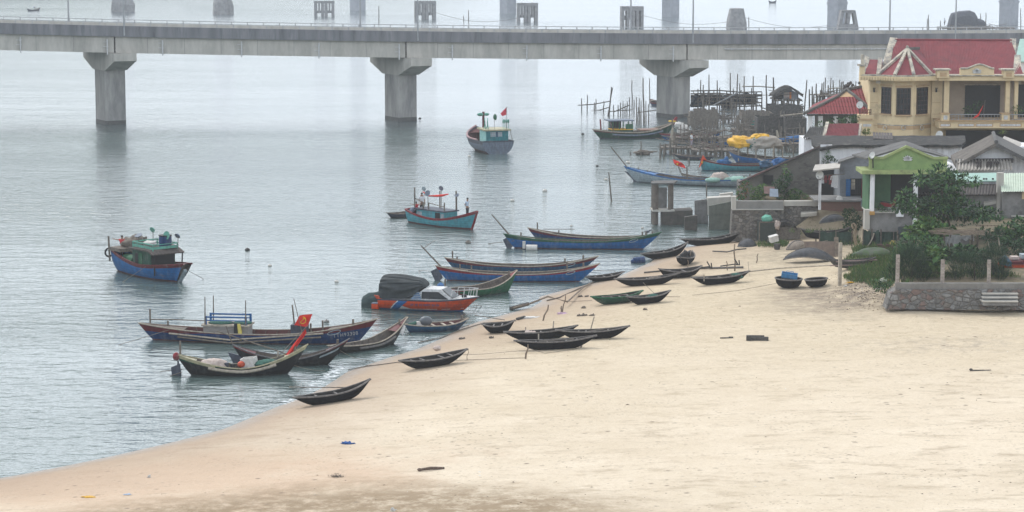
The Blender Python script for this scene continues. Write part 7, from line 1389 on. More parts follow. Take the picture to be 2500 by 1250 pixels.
stilt_deck(1812, 1886, 318, 1.2, 4, 'stilt cage with low brown screens left of the thatched cages', 8, WOOD, 1.0, THAT, 'stilt cage', 'stilt_cage', 16)
stilt_deck(1850, 1912, 346, 1.0, 4, 'dark walled stilt cage behind the yellow tarpaulins', 6, WOOD, 2.0, MAT_D, 'stilt cage', 'stilt_cage', 14)
stilt_deck(1918, 1968, 350, 1.0, 4, 'shaggy dark cage at the right end of the stilt cages', 5, WOOD, 2.2, MAT_D, 'stilt cage', 'stilt_cage', 14)
stilt_deck(1880, 1960, 302, 1.0, 4, 'dark stilt cage in front of the hut', 8, WOOD, 1.3, MAT_D, 'stilt cage', 'stilt_cage', 22)
stilt_deck(1614, 1700, 378, .75, 2.2, 'plank walkway on stilts where the man in white stands', 9, WOOD, cat='walkway', name='stilt_walkway', clutter=12)
stilt_deck(1690, 1800, 384, .75, 2.6, 'stilt walkway between the man in white and the tarpaulin boat', 10, WOOD, cat='walkway', name='stilt_walkway', clutter=18)
stilt_deck(1700, 1812, 356, .9, 2.5, 'stilt walkway behind the short red and blue boat', 10, WOOD, cat='walkway', name='stilt_walkway', clutter=22, rag=.6)
stilt_deck(1790, 1850, 338, 1.0, 3, 'ragged pole staging beside the dark walled stilt cage', 8, WOOD, cat='walkway', name='stilt_walkway', clutter=26, rag=.8)
stilt_deck(1690, 1790, 300, .6, 1.5, 'low staging of poles in front of the long net rack', 9, WOOD, cat='walkway', name='stilt_walkway', clutter=18, rag=.7)
stilt_deck(1900, 1990, 372, .9, 3, 'pole staging against the lean-to with the grey roof', 8, WOOD, cat='walkway', name='stilt_walkway', clutter=22, rag=.5)
stilt_deck(1995, 2100, 262, 1.6, 4, 'tangled staging of stakes beyond the tiled pavilion', 10, WOOD, cat='walkway', name='stilt_walkway', clutter=30, rag=.9)
rs_ = random.Random(21)
for i in range(46):
    px_, yb = rs_.uniform(1690, 1965), rs_.uniform(318, 384); stake(px_, yb - rs_.uniform(22, 62), yb, 'thin pole in the tangle of staging around the tarpaulin boat', rs_.uniform(.045, .085), px_ + rs_.gauss(0, 5), 'thin poles in the tangle of staging')
longboat((1722, 334), (1806, 338), 'small blue boat moored between the matting cages', .9, .9, 1.5, .8, .3, (BLUE_D, BLUE, BLUE), None, gun=WOOD_L, sr=.25, br=.25, brake=.8, srake=.6, ribs=3, posts=((.3, .5),))
stilt_deck(1640, 1700, 352, .7, 2.0, 'small broken staging behind the leaning mooring posts', 6, WOOD, cat='walkway', name='stilt_walkway', clutter=16, rag=.7)
# stilt hut
t, o = stilt_deck(1888, 1958, 284, 2.2, 4.5, 'small stilt hut with a ragged curved roof and an orange towel on its wall', 9, WOOD, 0, None, 'stilt hut', 'stilt_hut', 20); k = o.y / FPX
X = lambda px_: (px_ - 1923) * k; zt = 2.25
part('wall', MB().prism([(X(1899), zt), (X(1899), zt + .7), (X(1924), zt + 1.5), (X(1947), zt + .8), (X(1947), zt)], 'y', .3, .45), mat('grey_sheet_wall', (.26, .27, .30), (.17, .18, .2), 1.5, .8), t); part('wall', MB().box2(X(1897), .3, zt, X(1899), 4, zt + .65).box2(X(1947), .3, zt, X(1949), 4, zt + .7).box2(X(1899), .2, zt, X(1912), .29, zt + .7), DARK, t)
g = MB(); cv = [(1886, .55), (1897, .9), (1910, 1.35), (1922, 1.68), (1932, 1.6), (1945, 1.2), (1960, .65)]
rows = [[(X(px_) + random.uniform(-.15, .15), y, zt + z + random.uniform(-.06, .06)) for px_, z in cv] for y in (-.6, .6, 2, 3.4, 4.6)]; g.grid(rows); g.grid([[(p[0], p[1], p[2] - .14) for p in r_] for r_ in rows]); g.grid([[rows[0][i], (rows[0][i][0], rows[0][i][1], rows[0][i][2] - .3 - random.uniform(0, .3))] for i in range(7)]); part('roof', g, MAT_D, t)
part('towel', MB().box2(X(1913), .1, zt + .25, X(1926), .16, zt + .95), NETW, t); part('towel', MB().box2(X(1927), .08, zt + .1, X(1931.5), .14, zt + .95), mat('towel_orange', (.62, .20, .03), None, 4, .8), t)
g4 = 'stake of the loose row right of the stilt hut'
for a in ((1976, 218, 262), (1983, 211, 262), (1987, 230, 262), (1993, 204, 262), (2003, 220, 260), (2007, 203, 260), (2011, 226, 260), (2022, 208, 258), (2055, 200, 252), (2064, 206, 250)): stake(*a, g4, .12)
stake(1964, 195, 268, 'leaning stake beside the right wall of the stilt hut', .1, 1970); stake(2025, 190, 258, 'tallest stake right of the stilt hut, leaning slightly', .09, 2029); stake(2037, 196, 254, 'stake leaning left above the tiled pavilion', .11, 2034); stake(2050, 195, 252, 'upright stake just above the yellow gablet of the pavilion', .1)
for a, b_, lb in (((1795, 308), (1965, 303), 'long pale pole laid over the stilt cages'), ((1812, 211), (1892, 214), 'high horizontal pole at the right of the net rack'), ((1840, 293), (1970, 276), 'rope pole rising from the cages to the pavilion eave'), ((2020, 217), (2062, 216), 'cross pole on the stakes above the pavilion')):
    yy = P(1850, 320).y if a[1] > 250 else P(1850, 270).y; p, q = V(*a, yy), V(*b_, yy); solo('rail_pole', MB().tube([(0, 0, 0), (q - p) * .5 + Vector((0, 0, .1)), q - p], .075, 6), WOOD_L, lb, 'pole', p)
for (px_, py, w_, m_, lb) in ((1868, 300, 1.4, mat('sea_green_net', (.05, .22, .18), (.03, .13, .11), 6, .9, .04), 'sea green net bundle on the stilt cages'), (1902, 298, 1.1, ROYAL, 'blue net bundle beside the sea green one on the cages'), (1935, 345, 1.5, ROYAL, 'blue tarpaulin bundle below the grey lean-to'), (1900, 398, .8, BLUE, 'blue tarpaulin heap behind the shed roof'), (1868, 402, .6, TEAL_H, 'teal tarpaulin heap behind the shed roof')):
    q = V(px_, py, P(px_, py + 22).y); solo('net_heap', MB().ball((0, 0, 0), (w_, .7, .4), 10, 5, jit=.15), m_, lb, 'net', q)
stake(1636, 312, 362, 'thick leaning mooring post behind the plank walkway, left of a pair', .16, 1643, 'mooring posts', 'mooring_post', m_=WOOD_L); stake(1647, 322, 360, 'darker thick mooring post beside the leaning one', .17, 1646, 'mooring posts', 'mooring_post', m_=WOOD)
stake(1761, 262, 360, 'long pole leaning up past the red rimmed boat', .07, 1770); stake(1800, 330, 356, 'short pale post left of the yellow tarpaulins', .14, 1798, 'mooring posts', 'mooring_post', m_=WOOD_L); stake(1902, 318, 352, 'pale leaning post right of the tarpaulin boat', .16, 1896, 'mooring posts', 'mooring_post', m_=WOOD_L); stake(1858, 325, 352, 'short post behind the yellow tarpaulin top', .15, None, 'mooring posts', 'mooring_post', m_=WOOD)
person('man in a white shirt and patterned trousers on the plank walkway', P(1689, 379) + Vector((0, .8, .8)), -.3, SH_W, TR_P, 'fold', 1.65)
# lone stakes in the bay and a perched bird
stake(1493, 420, 492, 'crooked stake standing alone in the water left of the whitish boat', .075, 1486); stake(1725, 448, 482, 'short stake in the water right of the stilt latrine', .07, None); stake(1682, 385, 402, 'stubby stake in the water left of the turquoise boat', .1)
stake(1565, 345, 380, 'stake beside the heap of planks left of the walkway', .07); stake(1539, 370, 378, 'stub of a stake far left of the plank walkway', .09)
for px_, yt, yb in ((1612, 350, 388), (1621, 352, 386)): stake(px_, yt, yb, 'dark stake at the left end of the plank walkway', .11)
solo('plank_heap', MB().box(0, 0, .25, 2.2, .5, .1, .1).box(.6, .3, .35, 2.0, .4, .1, -.2).ball((0, 0, .2), (.8, .5, .3), 8, 5, jit=.15), WOOD, 'heap of planks on the water left of the plank walkway', 'planks', P(1570, 378))
# ---- stilt latrine and broken concrete walls by the shore
o = P(1618, 548); t = thing('stilt_latrine', 'small concrete latrine on stilts over the water with a flat slab roof', 'latrine', o, .05); k = o.y / FPX
X = lambda px_: (px_ - 1618) * k; Z = lambda py: V(1618, py, o.y).z
part('roof', MB().slab([(X(1586), -.3, Z(446)), (X(1643), -.3, Z(446)), (X(1660), 1.8, Z(446)), (X(1600), 1.8, Z(446))], .12), ROOF_G, t)
for px_, y in ((1596, 0), (1604, .3), (1634, 0), (1642, .4), (1598, 1.6), (1641, 1.6)): part('pillar', MB().tube([(X(px_), y, -.6), (X(px_), y, Z(447))], .17 if px_ < 1640 else .14, 4), mat('brown_concrete', (.20, .17, .145), (.13, .11, .095), 3, .95, .01), t)
part('screen', MB().box2(X(1601), 1.2, Z(512), X(1632), 1.3, Z(462)), GRW, t); part('floor', MB().box2(X(1592), -.3, Z(516), X(1646), 1.8, Z(512)), CONC_L, t)
def slabwall(x0, y0, x1, y1, yb, Y, label, m_, dep=.25, x1t=None):
    a = V(x0, yb, Y); t = thing('concrete_wall', label, 'wall', a, group='broken concrete walls at the shore'); pts = [(x0, y0), (x1, y1), (x1, yb + 25), (x0, yb + 25)]; part('slab', MB().prism([((V(x, y, Y) - a).x, (V(x, y, Y) - a).z) for x, y in pts], 'y', 0, dep), m_, t); return t
WALL_D = mat('dark_wet_wall', (.10, .09, .08), (.055, .05, .046), 2, .9, .01, dirt=(.05, .06, .05), dscale=.8, dth=(.5, .7))
slabwall(1616, 518, 1691, 513, 548, P(0, 549).y, 'long dark low wall in front of the stilt latrine', WALL_D, 2.0); slabwall(1672, 530, 1702, 526, 560, P(0, 562).y, 'small square dark block beside the low wall', WALL_D, .5)
slabwall(1696, 490, 1729, 486, 533, P(0, 545).y, 'upright grey panel left of the big tilted slab', GRW, .2); t = slabwall(1731, 503, 1787, 492, 556, P(0, 560).y, 'big mossy concrete slab beside the retaining wall', mat('mossy_wall', (.15, .16, .14), (.095, .105, .09), 1.5, .95, .01, dirt=(.06, .075, .055), dscale=.6, dth=(.5, .7)), .3)
slabwall(1728, 484, 1786, 480, 500, P(0, 556).y + 2.5, 'pale concrete ledge behind the mossy slab', CONC_L, 1.2); slabwall(1758, 474, 1790, 470, 490, P(0, 556).y + 5, 'low pale wall stub behind the ledge', CONC_L, .6)
# ---- far net hut and man beyond the bridge, right
o = P(2352, 70); k = o.y / FPX; t = thing('net_hut', 'dark rounded hut of nets far beyond the bridge', 'net hut', o); X = lambda px_: (px_ - 2352) * k; Z = lambda py: V(2352, py, o.y).z
for out, y in (([(2312, 70), (2318, 42), (2322, 32), (2340, 27), (2366, 25), (2378, 30), (2384, 40), (2386, 70)], 2.5), ([(2376, 70), (2380, 44), (2392, 46), (2400, 49), (2406, 60), (2408, 70)], 2.0)):
    g = MB(); rows = []
    for yy, s_ in ((-y, .72), (-y * .7, .95), (0, 1), (y * .7, .95), (y, .72)): cx = sum(p[0] for p in out) / len(out); rows.append([((X(cx + (p[0] - cx) * s_)), yy, Z(70 - (70 - p[1]) * s_)) for p in out])
    bs = g.grid(rows); n = len(out); g.face([bs[0] + i for i in range(n)]); g.face([bs[-1] + i for i in range(n)][::-1]); part('net_cover', g, mat('far_net', (.10, .105, .125), (.07, .075, .09), 2, .95), t)
stilt_deck(2300, 2480, 74, .5, 6, 'low staging around the far net hut', 12, WOOD, cat='walkway', name='stilt_walkway', clutter=30)
person('man standing bent beside the far net hut', P(2306, 67) + Vector((0, 0, .5)), 2.8, SH_B, TR_D, 'fold', 1.9)
person('man in a pale conical hat in the far small boat', P(82, 22) + Vector((0, 0, .2)), 0, SH_B, TR_D, 'sit', 1.9, FOAMW)
for a, lb in (((2267, 36, 74), 'taller of two crossed stakes left of the far net hut'), ((2264, 45, 74), 'shorter of two crossed stakes left of the far net hut'), ((2296, 50, 72), 'stake just left of the far bent man'), ((2407, 31, 64), 'stake right of the far net hut'), ((2394, 33, 62), 'slanting stake over the right shoulder of the far net hut'), ((2492, 20, 66), 'stake with a net pulley right of the far square pier')): stake(*a, lb, .13)
for a, lb in (((925, 14, 56), 'lone far stake between the lamp posts near the middle pier'), ((1144, 24, 52), 'crooked far stake between two square ruined piers'), ((1132, 38, 52), 'short slanting far stake left of the crooked one'), ((1828, 42, 62), 'slanting far stake right of the solid ruined pier')): stake(*a, lb, .14)
for a, b_, lb in (((1815, 42), (2040, 60), 'net line sagging from the solid ruined pier to the right'), ((1570, 38), (1800, 50), 'net line sagging between slotted and solid ruined piers'), ((1062, 30), (1262, 45), 'net line between the two middle square ruined piers')):
    yy = P(1800, 66).y; p, q = V(*a, yy), V(*b_, yy); solo('net_line', MB().tube([(q - p) * u + Vector((0, 0, -1.6 * math.sin(math.pi * u))) for u in np.linspace(0, 1, 12)], .06, 4), ROPE, lb, 'net line', p)
# ------------------------------------------------------------------ buoys
BUO_D = mat('buoy_dark', (.06, .055, .05), (.03, .028, .027), 5, .6); BUO_W = mat('buoy_white', (.62, .60, .56), (.40, .37, .33), 4, .6)
def buoy(px, py, w_, label, m_, flat=.75):
    p = P(px, py + w_ * .2); r = w_ * p.y / FPX / 2; t = thing('buoy', label, 'buoy', (p.x, p.y, 0), random.uniform(0, 3), 'net buoys floating in the lagoon'); part('float', MB().ball((0, 0, r * .25), (r, r, r * flat), 12, 8), m_, t); part('rope_eye', MB().tube([(r * .2 * math.cos(a), 0, r * (.25 + flat) + r * .18 * math.sin(a)) for a in np.linspace(0, 6.28, 10)], r * .07, 4), RUBW, t)
for a in ((604, 609, 13, 'dark round buoy right of the blue cabin boat', BUO_D), (659, 648, 10, 'white and brown buoy right of the blue cabin boat, lower of two', BUO_W), (822, 687, 11, 'white buoy in open water above the long numbered boat', BUO_W), (797, 784, 14, 'dark topped white buoy close to the bow of the numbered boat', mat('buoy_mixed', (.5, .48, .45), (.05, .045, .04), 2.2, .6)), (1143, 591, 14, 'large grey brown buoy below the turquoise cabin boat', mat('buoy_brown', (.20, .18, .16), (.08, .07, .06), 3, .7)),
    (1330, 465, 12, 'white buoy in the water left of the whitish longboat', BUO_W), (1251, 489, 11, 'white buoy right of the turquoise cabin boat', BUO_W), (1423, 327, 8, 'small dark square buoy left of the green cabin boat', BUO_D), (1458, 405, 8, 'small dark buoy left of the whitish longboat', BUO_D), (1533, 396, 12, 'pale pinkish buoy above the steering pole of the whitish longboat', BUO_W), (1146, 381, 8, 'pale buoy under the stern of the grey cabin boat', BUO_W), (1025, 289, 7, 'dark speck of a buoy beside the middle bridge pier', BUO_D), (1568, 556, 8, 'small drifting buoy by the green ended longboat', BUO_W), (1395, 551, 7, 'faint pale buoy above the dark red longboat', BUO_W), (1480, 438, 11, 'flat pale buoy tied to the crooked stake', BUO_W)): buoy(*a)
# ------------------------------------------------------------------ things on the beach
def bstake(px, yt, yb, label, lean=None, r=.05, m_=SPAR): return stake(px, yt, yb, label, r, lean, 'stakes and posts in the sand', 'beach_stake', 0, m_)
bstake(1284, 841, 876, 'stake with a rope coil at its foot in front of the long black rowboat', 1289, .055); bstake(1420, 833, 848, 'short stake near the right end of the long black rowboat', 1423, .05); bstake(1327, 744, 783, 'forked leaning stake holding up the fallen pole', 1339, .055); bstake(1370, 747, 764, 'thick short stake with a pink rag at its foot', 1371, .06); bstake(1374, 718, 762, 'thin crooked stake rising beside the short thick one', 1381, .04)
bstake(1793, 596, 662, 'tall thin pole standing behind the anchor boat', 1794, .055); bstake(1777, 637, 660, 'short stake left of the tall thin pole', 1773, .04); bstake(1846, 619, 642, 'short stake alone on the bare sand left of the overturned boat', 1851, .045); bstake(1681, 634, 662, 'thin stick in front of the boat seen end-on', 1679, .035); bstake(1142, 852, 879, 'thin stick under the bow of the knobbed black rowboat', 1142, .02); bstake(1876, 662, 675, 'short peg under the raised end of the anchor boat', 1828, .03) if False else None
bstake(2079, 596, 601, 'low stub in the yard behind the tall post', None, .06)
def beachpole(pts, label, r=.05, m_=SPAR, dz=.08, cat='pole', name='driftwood_pole'):
    q = [PG(x, y) + Vector((0, 0, dz if not isinstance(dz, (list, tuple)) else dz[i])) for i, (x, y) in enumerate(pts)]; o = q[0].copy(); return solo(name, MB().tube([p - o for p in q], r, 6), m_, label, cat, o, group='poles lying on the beach')
beachpole([(1247, 757), (1290, 754), (1337, 760), (1385, 748), (1425, 706), (1440, 696)], 'long bent pole lying from the water over a forked stake', .06, SPAR, (.1, .3, .95, .3, .15, .1)); beachpole([(1246, 757), (1290, 751)], 'dark wet plank end of the bent pole at the water', .12, MAT_D, (.1, .25)); beachpole([(1262, 782), (1281, 777)], 'short dark log behind the small open rowboat', .09, MAT_D)
beachpole([(1572, 668), (1640, 662), (1700, 659), (1732, 657)], 'dark rope wound pole behind the two middle rowboats', .055, MAT_D); beachpole([(1732, 657), (1815, 655)], 'smooth grey pole continuing behind the anchor boat', .07, RIM); beachpole([(1828, 672), (1900, 664), (1980, 659), (2040, 656)], 'long thin bamboo pole running from the anchor boat to the yard', .045, WOOD_L, .25); beachpole([(1740, 618), (1775, 620), (1800, 614), (1822, 612)], 'rusty anchor stock lying on the sand behind the tall pole', .05, MAT_D, .15)
for (px, py, lb) in ((1785, 672, 'small anchor with curved flukes on the anchor boat'), (1718, 660, 'spindly anchor lying by the rope wound pole')):
    q = PG(px, py); t = thing('anchor', lb, 'anchor', (q.x, q.y, q.z + (.62 if px == 1785 else .1)), .3); part('shank', MB().tube([(-.8, 0, .05), (.4, 0, .15)], .04, 6), RUBW, t); part('fluke', MB().tube([(.4, -.4, .45), (.55, -.15, .1), (.4, 0, .1), (.55, .15, .1), (.4, .4, .45)], .045, 6), RUBW, t)
q = PG(1849, 831); o = thing('driftwood', 'dark weathered plank block lying on the open sand', 'driftwood', (q.x, q.y, q.z), -.05); part('plank', MB().box(0, 0, .1, 1.25, .25, .2).box(-.1, .18, .22, 1.0, .1, .08).box(-.5, -.05, .15, .25, .3, .28), MAT_D, o)
q = PG(1774, 826); solo('driftwood', MB().box(0, 0, .03, .75, .09, .05, .05).box(.25, .02, .07, .25, .1, .05), MAT_D, 'thin dark stick left of the plank block on the sand', 'driftwood', q); q = PG(1056, 1148); solo('driftwood', MB().tube([(-.55, -.12, .05), (-.1, 0, .09), (.5, .2, .05)], [.05, .07, .05], 6).ball((-.55, -.1, .05), (.12, .1, .07), 7, 4), mat('rotten_log', (.16, .11, .085), (.07, .05, .042), 8, .95, .02), 'rotten log on the bright sand above the stained patch', 'driftwood', q)
solo('driftwood', MB().box(0, 0, .02, 1.1, .1, .05, .03).ball((-.5, 0, .06), (.1, .08, .07), 6, 4), MAT_D, 'dark twig with a knob at the right of the open sand', 'driftwood', PG(2394, 905))
q = PG(822, 1164); t = thing('seaweed', 'dark dry tuft of seaweed by the stained sand', 'seaweed', q); g = MB()
for i in range(120): a = random.uniform(0, 6.28); g.leaf(Vector((random.gauss(0, .17), random.gauss(0, .08), 0)), Vector((math.cos(a), math.sin(a), random.uniform(.1, .8))), Vector((0, 0, 1)), random.uniform(.1, .25), .02)
part('fronds', g, MAT_D, t)
def rag(px, py, w_, m_, label, cat='rag', h=.07): q = PG(px, py); return solo('rag', MB().ball((0, 0, .01), (w_, w_ * .5, h), 10, 5, z0=-.1, jit=.25), m_, label, cat, q, random.uniform(-.3, .3))
rag(850, 1084, .22, paint('rag_blue', (40, 110, 190)), 'small bright blue rag on the pale sand'); rag(216, 1214, .26, YELLOW, 'yellow plastic scrap on the pink damp sand', 'scrap', .03); rag(311, 1208, .14, SH_B, 'pale lilac scrap right of the yellow one', 'scrap', .03); rag(960, 1247, .09, FOAMW, 'white shell at the bottom of the stained patch', 'shell'); rag(364, 1166, .07, FOAMW, 'white shell on the damp pink sand', 'shell'); rag(1372, 766, .3, mat('pink_rag', (.55, .38, .48), None, 4, .9), 'pink rag at the foot of the short thick stake'); rag(1296, 776, .5, FOAMW, 'white plastic strip behind the short dark log', 'scrap', .05); rag(2435, 750, .55, RED_D, 'dark red cloth lying below the concrete steps', 'cloth', .05); rag(1560, 636, .5, ROYAL, 'blue plastic drum bobbing at the waterline by the sampan', 'drum', .35) if False else None
p = P(1560, 641); t = thing('float_drum', 'blue plastic drum half sunk at the waterline beside the dark sampan', 'drum', (p.x, p.y, .12), .3); part('body', MB().tube([(-.4, 0, 0), (.4, 0, .05)], .28, 12).ball((-.45, 0, -.02), (.2, .2, .2), 8, 5), BLUE_D, t)
for px, py, lb in ((1414, 772, 'small dark stone right of the pink rag'), (1425, 771, 'second dark stone right of the pink rag'), (1446, 771, 'small stone left of the leaning rowboat post'), (1425, 753, 'brown stone below the green rowboat'), (1432, 725, 'dark stone left of the green rowboat'), (1417, 725, 'small dark stone farther left of the green rowboat'), (1575, 757, 'lone stone below the dark rowboat bow'), (1128, 828, 'small slab on the sand above the knobbed rowboat'), (1200, 826, 'dark stone on the sand above the long rowboat')): rag(px, py, random.uniform(.1, .2), WOOD, lb, 'stone', .09)
# scattered husks and twigs, too many to count
g = MB(); rr = random.Random(11)
for i in range(1500):
    px, py = rr.uniform(250, 2490), rr.uniform(700, 1248)
    zone = 1.0 if (px > 700 and py > 1130) or (px > 2040 and py < 800) else .45
    if rr.random() > zone: continue
    if 330 < py < 760 and px < 1700: continue
    p = PGq(px, py) 
    if p.z < .38: continue
    s_ = abs(rr.gauss(0, .016)) + .010; a = rr.uniform(0, 3.14); g.m = 0 if rr.random() < .75 else 1 if rr.random() < .6 else 2
    z = p.z + .02; d = Vector((math.cos(a), math.sin(a), 0)) * s_ * rr.uniform(1, 3); e = Vector((-d.y, d.x, 0)).normalized() * s_ * .5; q = Vector((p.x, p.y, z))
    g.grid([[q - d, q - d * .3 + e + Vector((0, 0, s_ * .2)), q + d], [q - d, q - d * .2 - e + Vector((0, 0, s_)), q + d]])
solo('beach_litter', g, [mat('husk', (.12, .09, .065), (.06, .045, .035), 6, .95), mat('dry_reed', (.30, .23, .15), None, 5, .9), mat('shell_white', (.7, .68, .64), None, 5, .8)], None, None, kind='stuff')
g = MB()
for i in range(1300):
    px, py = rr.gauss(2120, 45), rr.gauss(708, 22)
    if not (1930 < px < 2200 and 630 < py < 765): continue
    p = PGq(px, py); s_ = abs(rr.gauss(0, .018)) + .012; a = rr.uniform(0, 3.14); g.m = 0 if rr.random() < .85 else 1 if rr.random() < .6 else 2
    d = Vector((math.cos(a), math.sin(a), 0)) * s_ * rr.uniform(1, 2.2); e = Vector((-d.y, d.x, 0)).normalized() * s_ * .6; q = Vector((p.x, p.y, p.z + .04)); g.grid([[q - d, q + e, q + d], [q - d, q - e + Vector((0, 0, s_)), q + d]])
solo('yard_litter', g, [MATS['husk'], MATS['dry_reed'], MATS['shell_white']], None, None, kind='stuff')
# ------------------------------------------------------------------ the yard under the village
q = PG(1875, 590); t = thing('hutch', 'black box hutch of netting and boards at the foot of the stone wall', 'hutch', q, .05); part('box', MB().box(0, .6, .75, 1.35, 1.2, 1.5), mat('dark_green_mesh', (.05, .062, .055), (.03, .038, .034), 6, .9), t); part('frame', MB().tube([(-.68, -.02, 0), (-.68, -.02, 1.55)], .05, 4).tube([(.68, -.02, 0), (.68, -.02, 1.55)], .05, 4).tube([(-.7, -.02, 1.52), (.7, -.02, 1.52)], .05, 4), WOOD, t)
solo('net_bag', MB().ball((0, 0, 0), (.42, .4, .3), 12, 7, jit=.05), mat('mint_bag', (.16, .42, .32), (.10, .30, .22), 7, .8), 'sea green net bag on top of the black hutch', 'net', (q.x - .05, q.y + .5, q.z + 1.72)); rag_ = solo('net_bag', MB().ball((0, 0, 0), (.22, .2, .35), 8, 6, jit=.1), NETW, 'pinkish cloth hung at the corner of the black hutch', 'cloth', (q.x + .7, q.y, q.z + 1.3))
q = PG(1915, 588); t = thing('lean_hut', 'low matting pen with a dark arched tarpaulin beside the hutch', 'pen', q); part('mat_wall', MB().box(-.4, .5, .5, 1.3, .1, 1.0).box(.7, .6, .5, 1.2, .1, .9), THAT, t); g = MB(); g.grid([[(math.cos(a) * .85 + .15, y, .75 + math.sin(a) * .75) for a in np.linspace(0, math.pi, 11)] for y in (.2, .8, 1.5)]); part('arched_tarp', g, DARK, t)
q = PG(1890, 604); t = thing('foam_box', 'white foam box perched on a dark bucket in the yard', 'box', (q.x, q.y, q.z + .45), rot=(.1, -.25, .2)); part('box', MB().box(0, 0, .2, .62, .45, .4).box(0, 0, .43, .68, .5, .07), FOAMW, t)
q = PG(1897, 609); solo('bucket', MB().tube([(0, 0, 0), (0, 0, .2), (0, 0, .42)], [.2, .23, .26], 12), MAT_D, 'dark bucket under the white foam box', 'bucket', q); q = PG(1886, 600); solo('bucket', MB().tube([(0, 0, 0), (0, 0, .38)], [.16, .2], 12), MAT_D, 'smaller dark bucket behind the white foam box', 'bucket', (q.x - .2, q.y + .3, q.z))
a, b_ = PG(1956, 600), PG(2080, 596); L = b_.x - a.x; t = thing('racked_boat', 'dark boat propped upright on a rack behind the stick pile', 'boat', ((a.x + b_.x) / 2, a.y + .6, G((a.x + b_.x) / 2, a.y) + .35), .02); h = Hull(L, .9, .55, .35, .25, .6, .5, rock=.15, pw=2.2, fw=.05); h.build(t, (BLACK, BLACK, BLACK, INNERD)); h.gunwale(t, RIM); part('rack', MB().tube([(-.7, 0, -.4), (-.7, 0, .3)], .06, 5).tube([(.9, 0, -.4), (.9, 0, .3)], .06, 5), WOOD, t)
q = PG(1985, 608); t = thing('stick_pile', 'tangled pile of pale sticks beside the tan overturned boat', 'stick pile', q); g = MB()
for i in range(46): a = random.uniform(-.6, .6); x, y = random.gauss(0, .6), random.gauss(.3, .3); L = random.uniform(.5, 1.5); z = random.uniform(.05, .45); g.tube([(x - L / 2 * math.cos(a), y, z), (x + L / 2 * math.cos(a), y + L / 2 * math.sin(a), z + random.uniform(-.1, .25))], .018, 4)
part('sticks', g, WOOD_L, t)
q = PG(2085, 601); t = thing('bamboo_hoops', 'bundle of tall bent pale bamboo strips standing in the yard', 'bamboo', q); k = q.y / FPX
for i in range(4): x0 = (-8 + i * 1.2) * k; x1 = (2 + i * 2.2) * k; part('strip', MB().tube([(x0 + .1, i * .05, 1.3), (x0, i * .05, 1.62), (x0 + .12, i * .05, 1.72), (x0 + .3, i * .05, 1.55), (x1 - .1, i * .05, .6), (x1, i * .05, 0)], .028, 5), mat('split_bamboo', (.50, .40, .29), (.36, .28, .2), 5, .7), t)
NETF = mat('green_mesh', (.045, .085, .065), (.026, .05, .04), 5, .9, .02)
for (x0, x1, yt, yb, lb, m_) in ((2106, 2150, 562, 604, 'green mesh fence panel left of the leaning black boat', NETF), (2150, 2212, 562, 606, 'dark green mesh fence panel right of the leaning black boat', NETF), (2000, 2080, 566, 598, 'low dark netting fence behind the racked boat', NETF)):
    q = PG((x0 + x1) / 2, yb); w_ = (x1 - x0) * q.y / FPX; hh = (yb - yt) * q.y / FPX; t = thing('mesh_fence', lb, 'fence', q); A = [[(-w_ / 2 + w_ * i / 8, .06 * math.sin(i * 1.7), hh * j / 4 + (.07 * math.sin(i * 2.1) if j == 4 else -.02 * (j == 0))) for i in range(9)] for j in range(5)]; g = MB(); g.grid(A); g.grid([[(p[0], p[1] + .03, p[2]) for p in r_] for r_ in A]); part('mesh', g, m_, t)
    for x in (-w_ / 2, 0, w_ / 2): part('post', MB().tube([(x, -.04, -.2), (x, -.04, hh + .12)], .045, 5), WOOD, t)
q = PG(2128, 604); t = thing('leaning_boat', 'narrow black boat tipped up against the mesh fence', 'boat', q, rot=(0, -.95, .1)); h = Hull(1.9, .7, .4, .1, .1, .2, .2, rock=.08); h.build(t, (BLACK, BLACK, BLACK, INNERD)); h.gunwale(t, WOOD_L)
q = PG(2172, 612); t = thing('firewood', 'low stack of brown firewood by the mesh fence', 'firewood', q); g = MB()
for i in range(18): g.tube([(-.8 + random.uniform(-.1, .1), random.uniform(0, .6), .08 + .1 * (i % 4)), (.7 + random.uniform(-.1, .1), random.uniform(0, .6), .08 + .1 * (i % 4))], .055, 5)
part('logs', g, mat('red_wood', (.15, .085, .065), (.08, .05, .04), 5, .9), t); solo('straw_heap', MB().ball((0, 0, .2), (.35, .3, .42), 10, 6, jit=.15), mat('straw', (.46, .36, .10), (.3, .23, .07), 8, .95, .03), 'yellow straw heap by the firewood', 'straw', PG(2182, 610))
q = PG(2205, 612); t = thing('lean_shelter', 'small black tarpaulin shelter full of scrap under the vine', 'shelter', q); part('roof', MB().slab([(-.5, -.2, 1.25), (.9, -.3, 1.45), (1.0, 1.2, 1.7), (-.2, 1.2, 1.6)], .05), TARP, t)
for x, y in ((-.45, -.1), (.85, -.2), (.9, 1.1), (-.2, 1.1)): part('post', MB().tube([(x, y, -.2), (x, y, 1.5)], .05, 5), WOOD, t)
part('scrap', MB().ball((.2, .3, .35), (.6, .4, .4), 9, 6, jit=.2).ball((.6, .1, .75), (.25, .2, .2), 8, 5, jit=.1), mat('scrap', (.2, .18, .16), (.05, .045, .04), 6, .9), t)
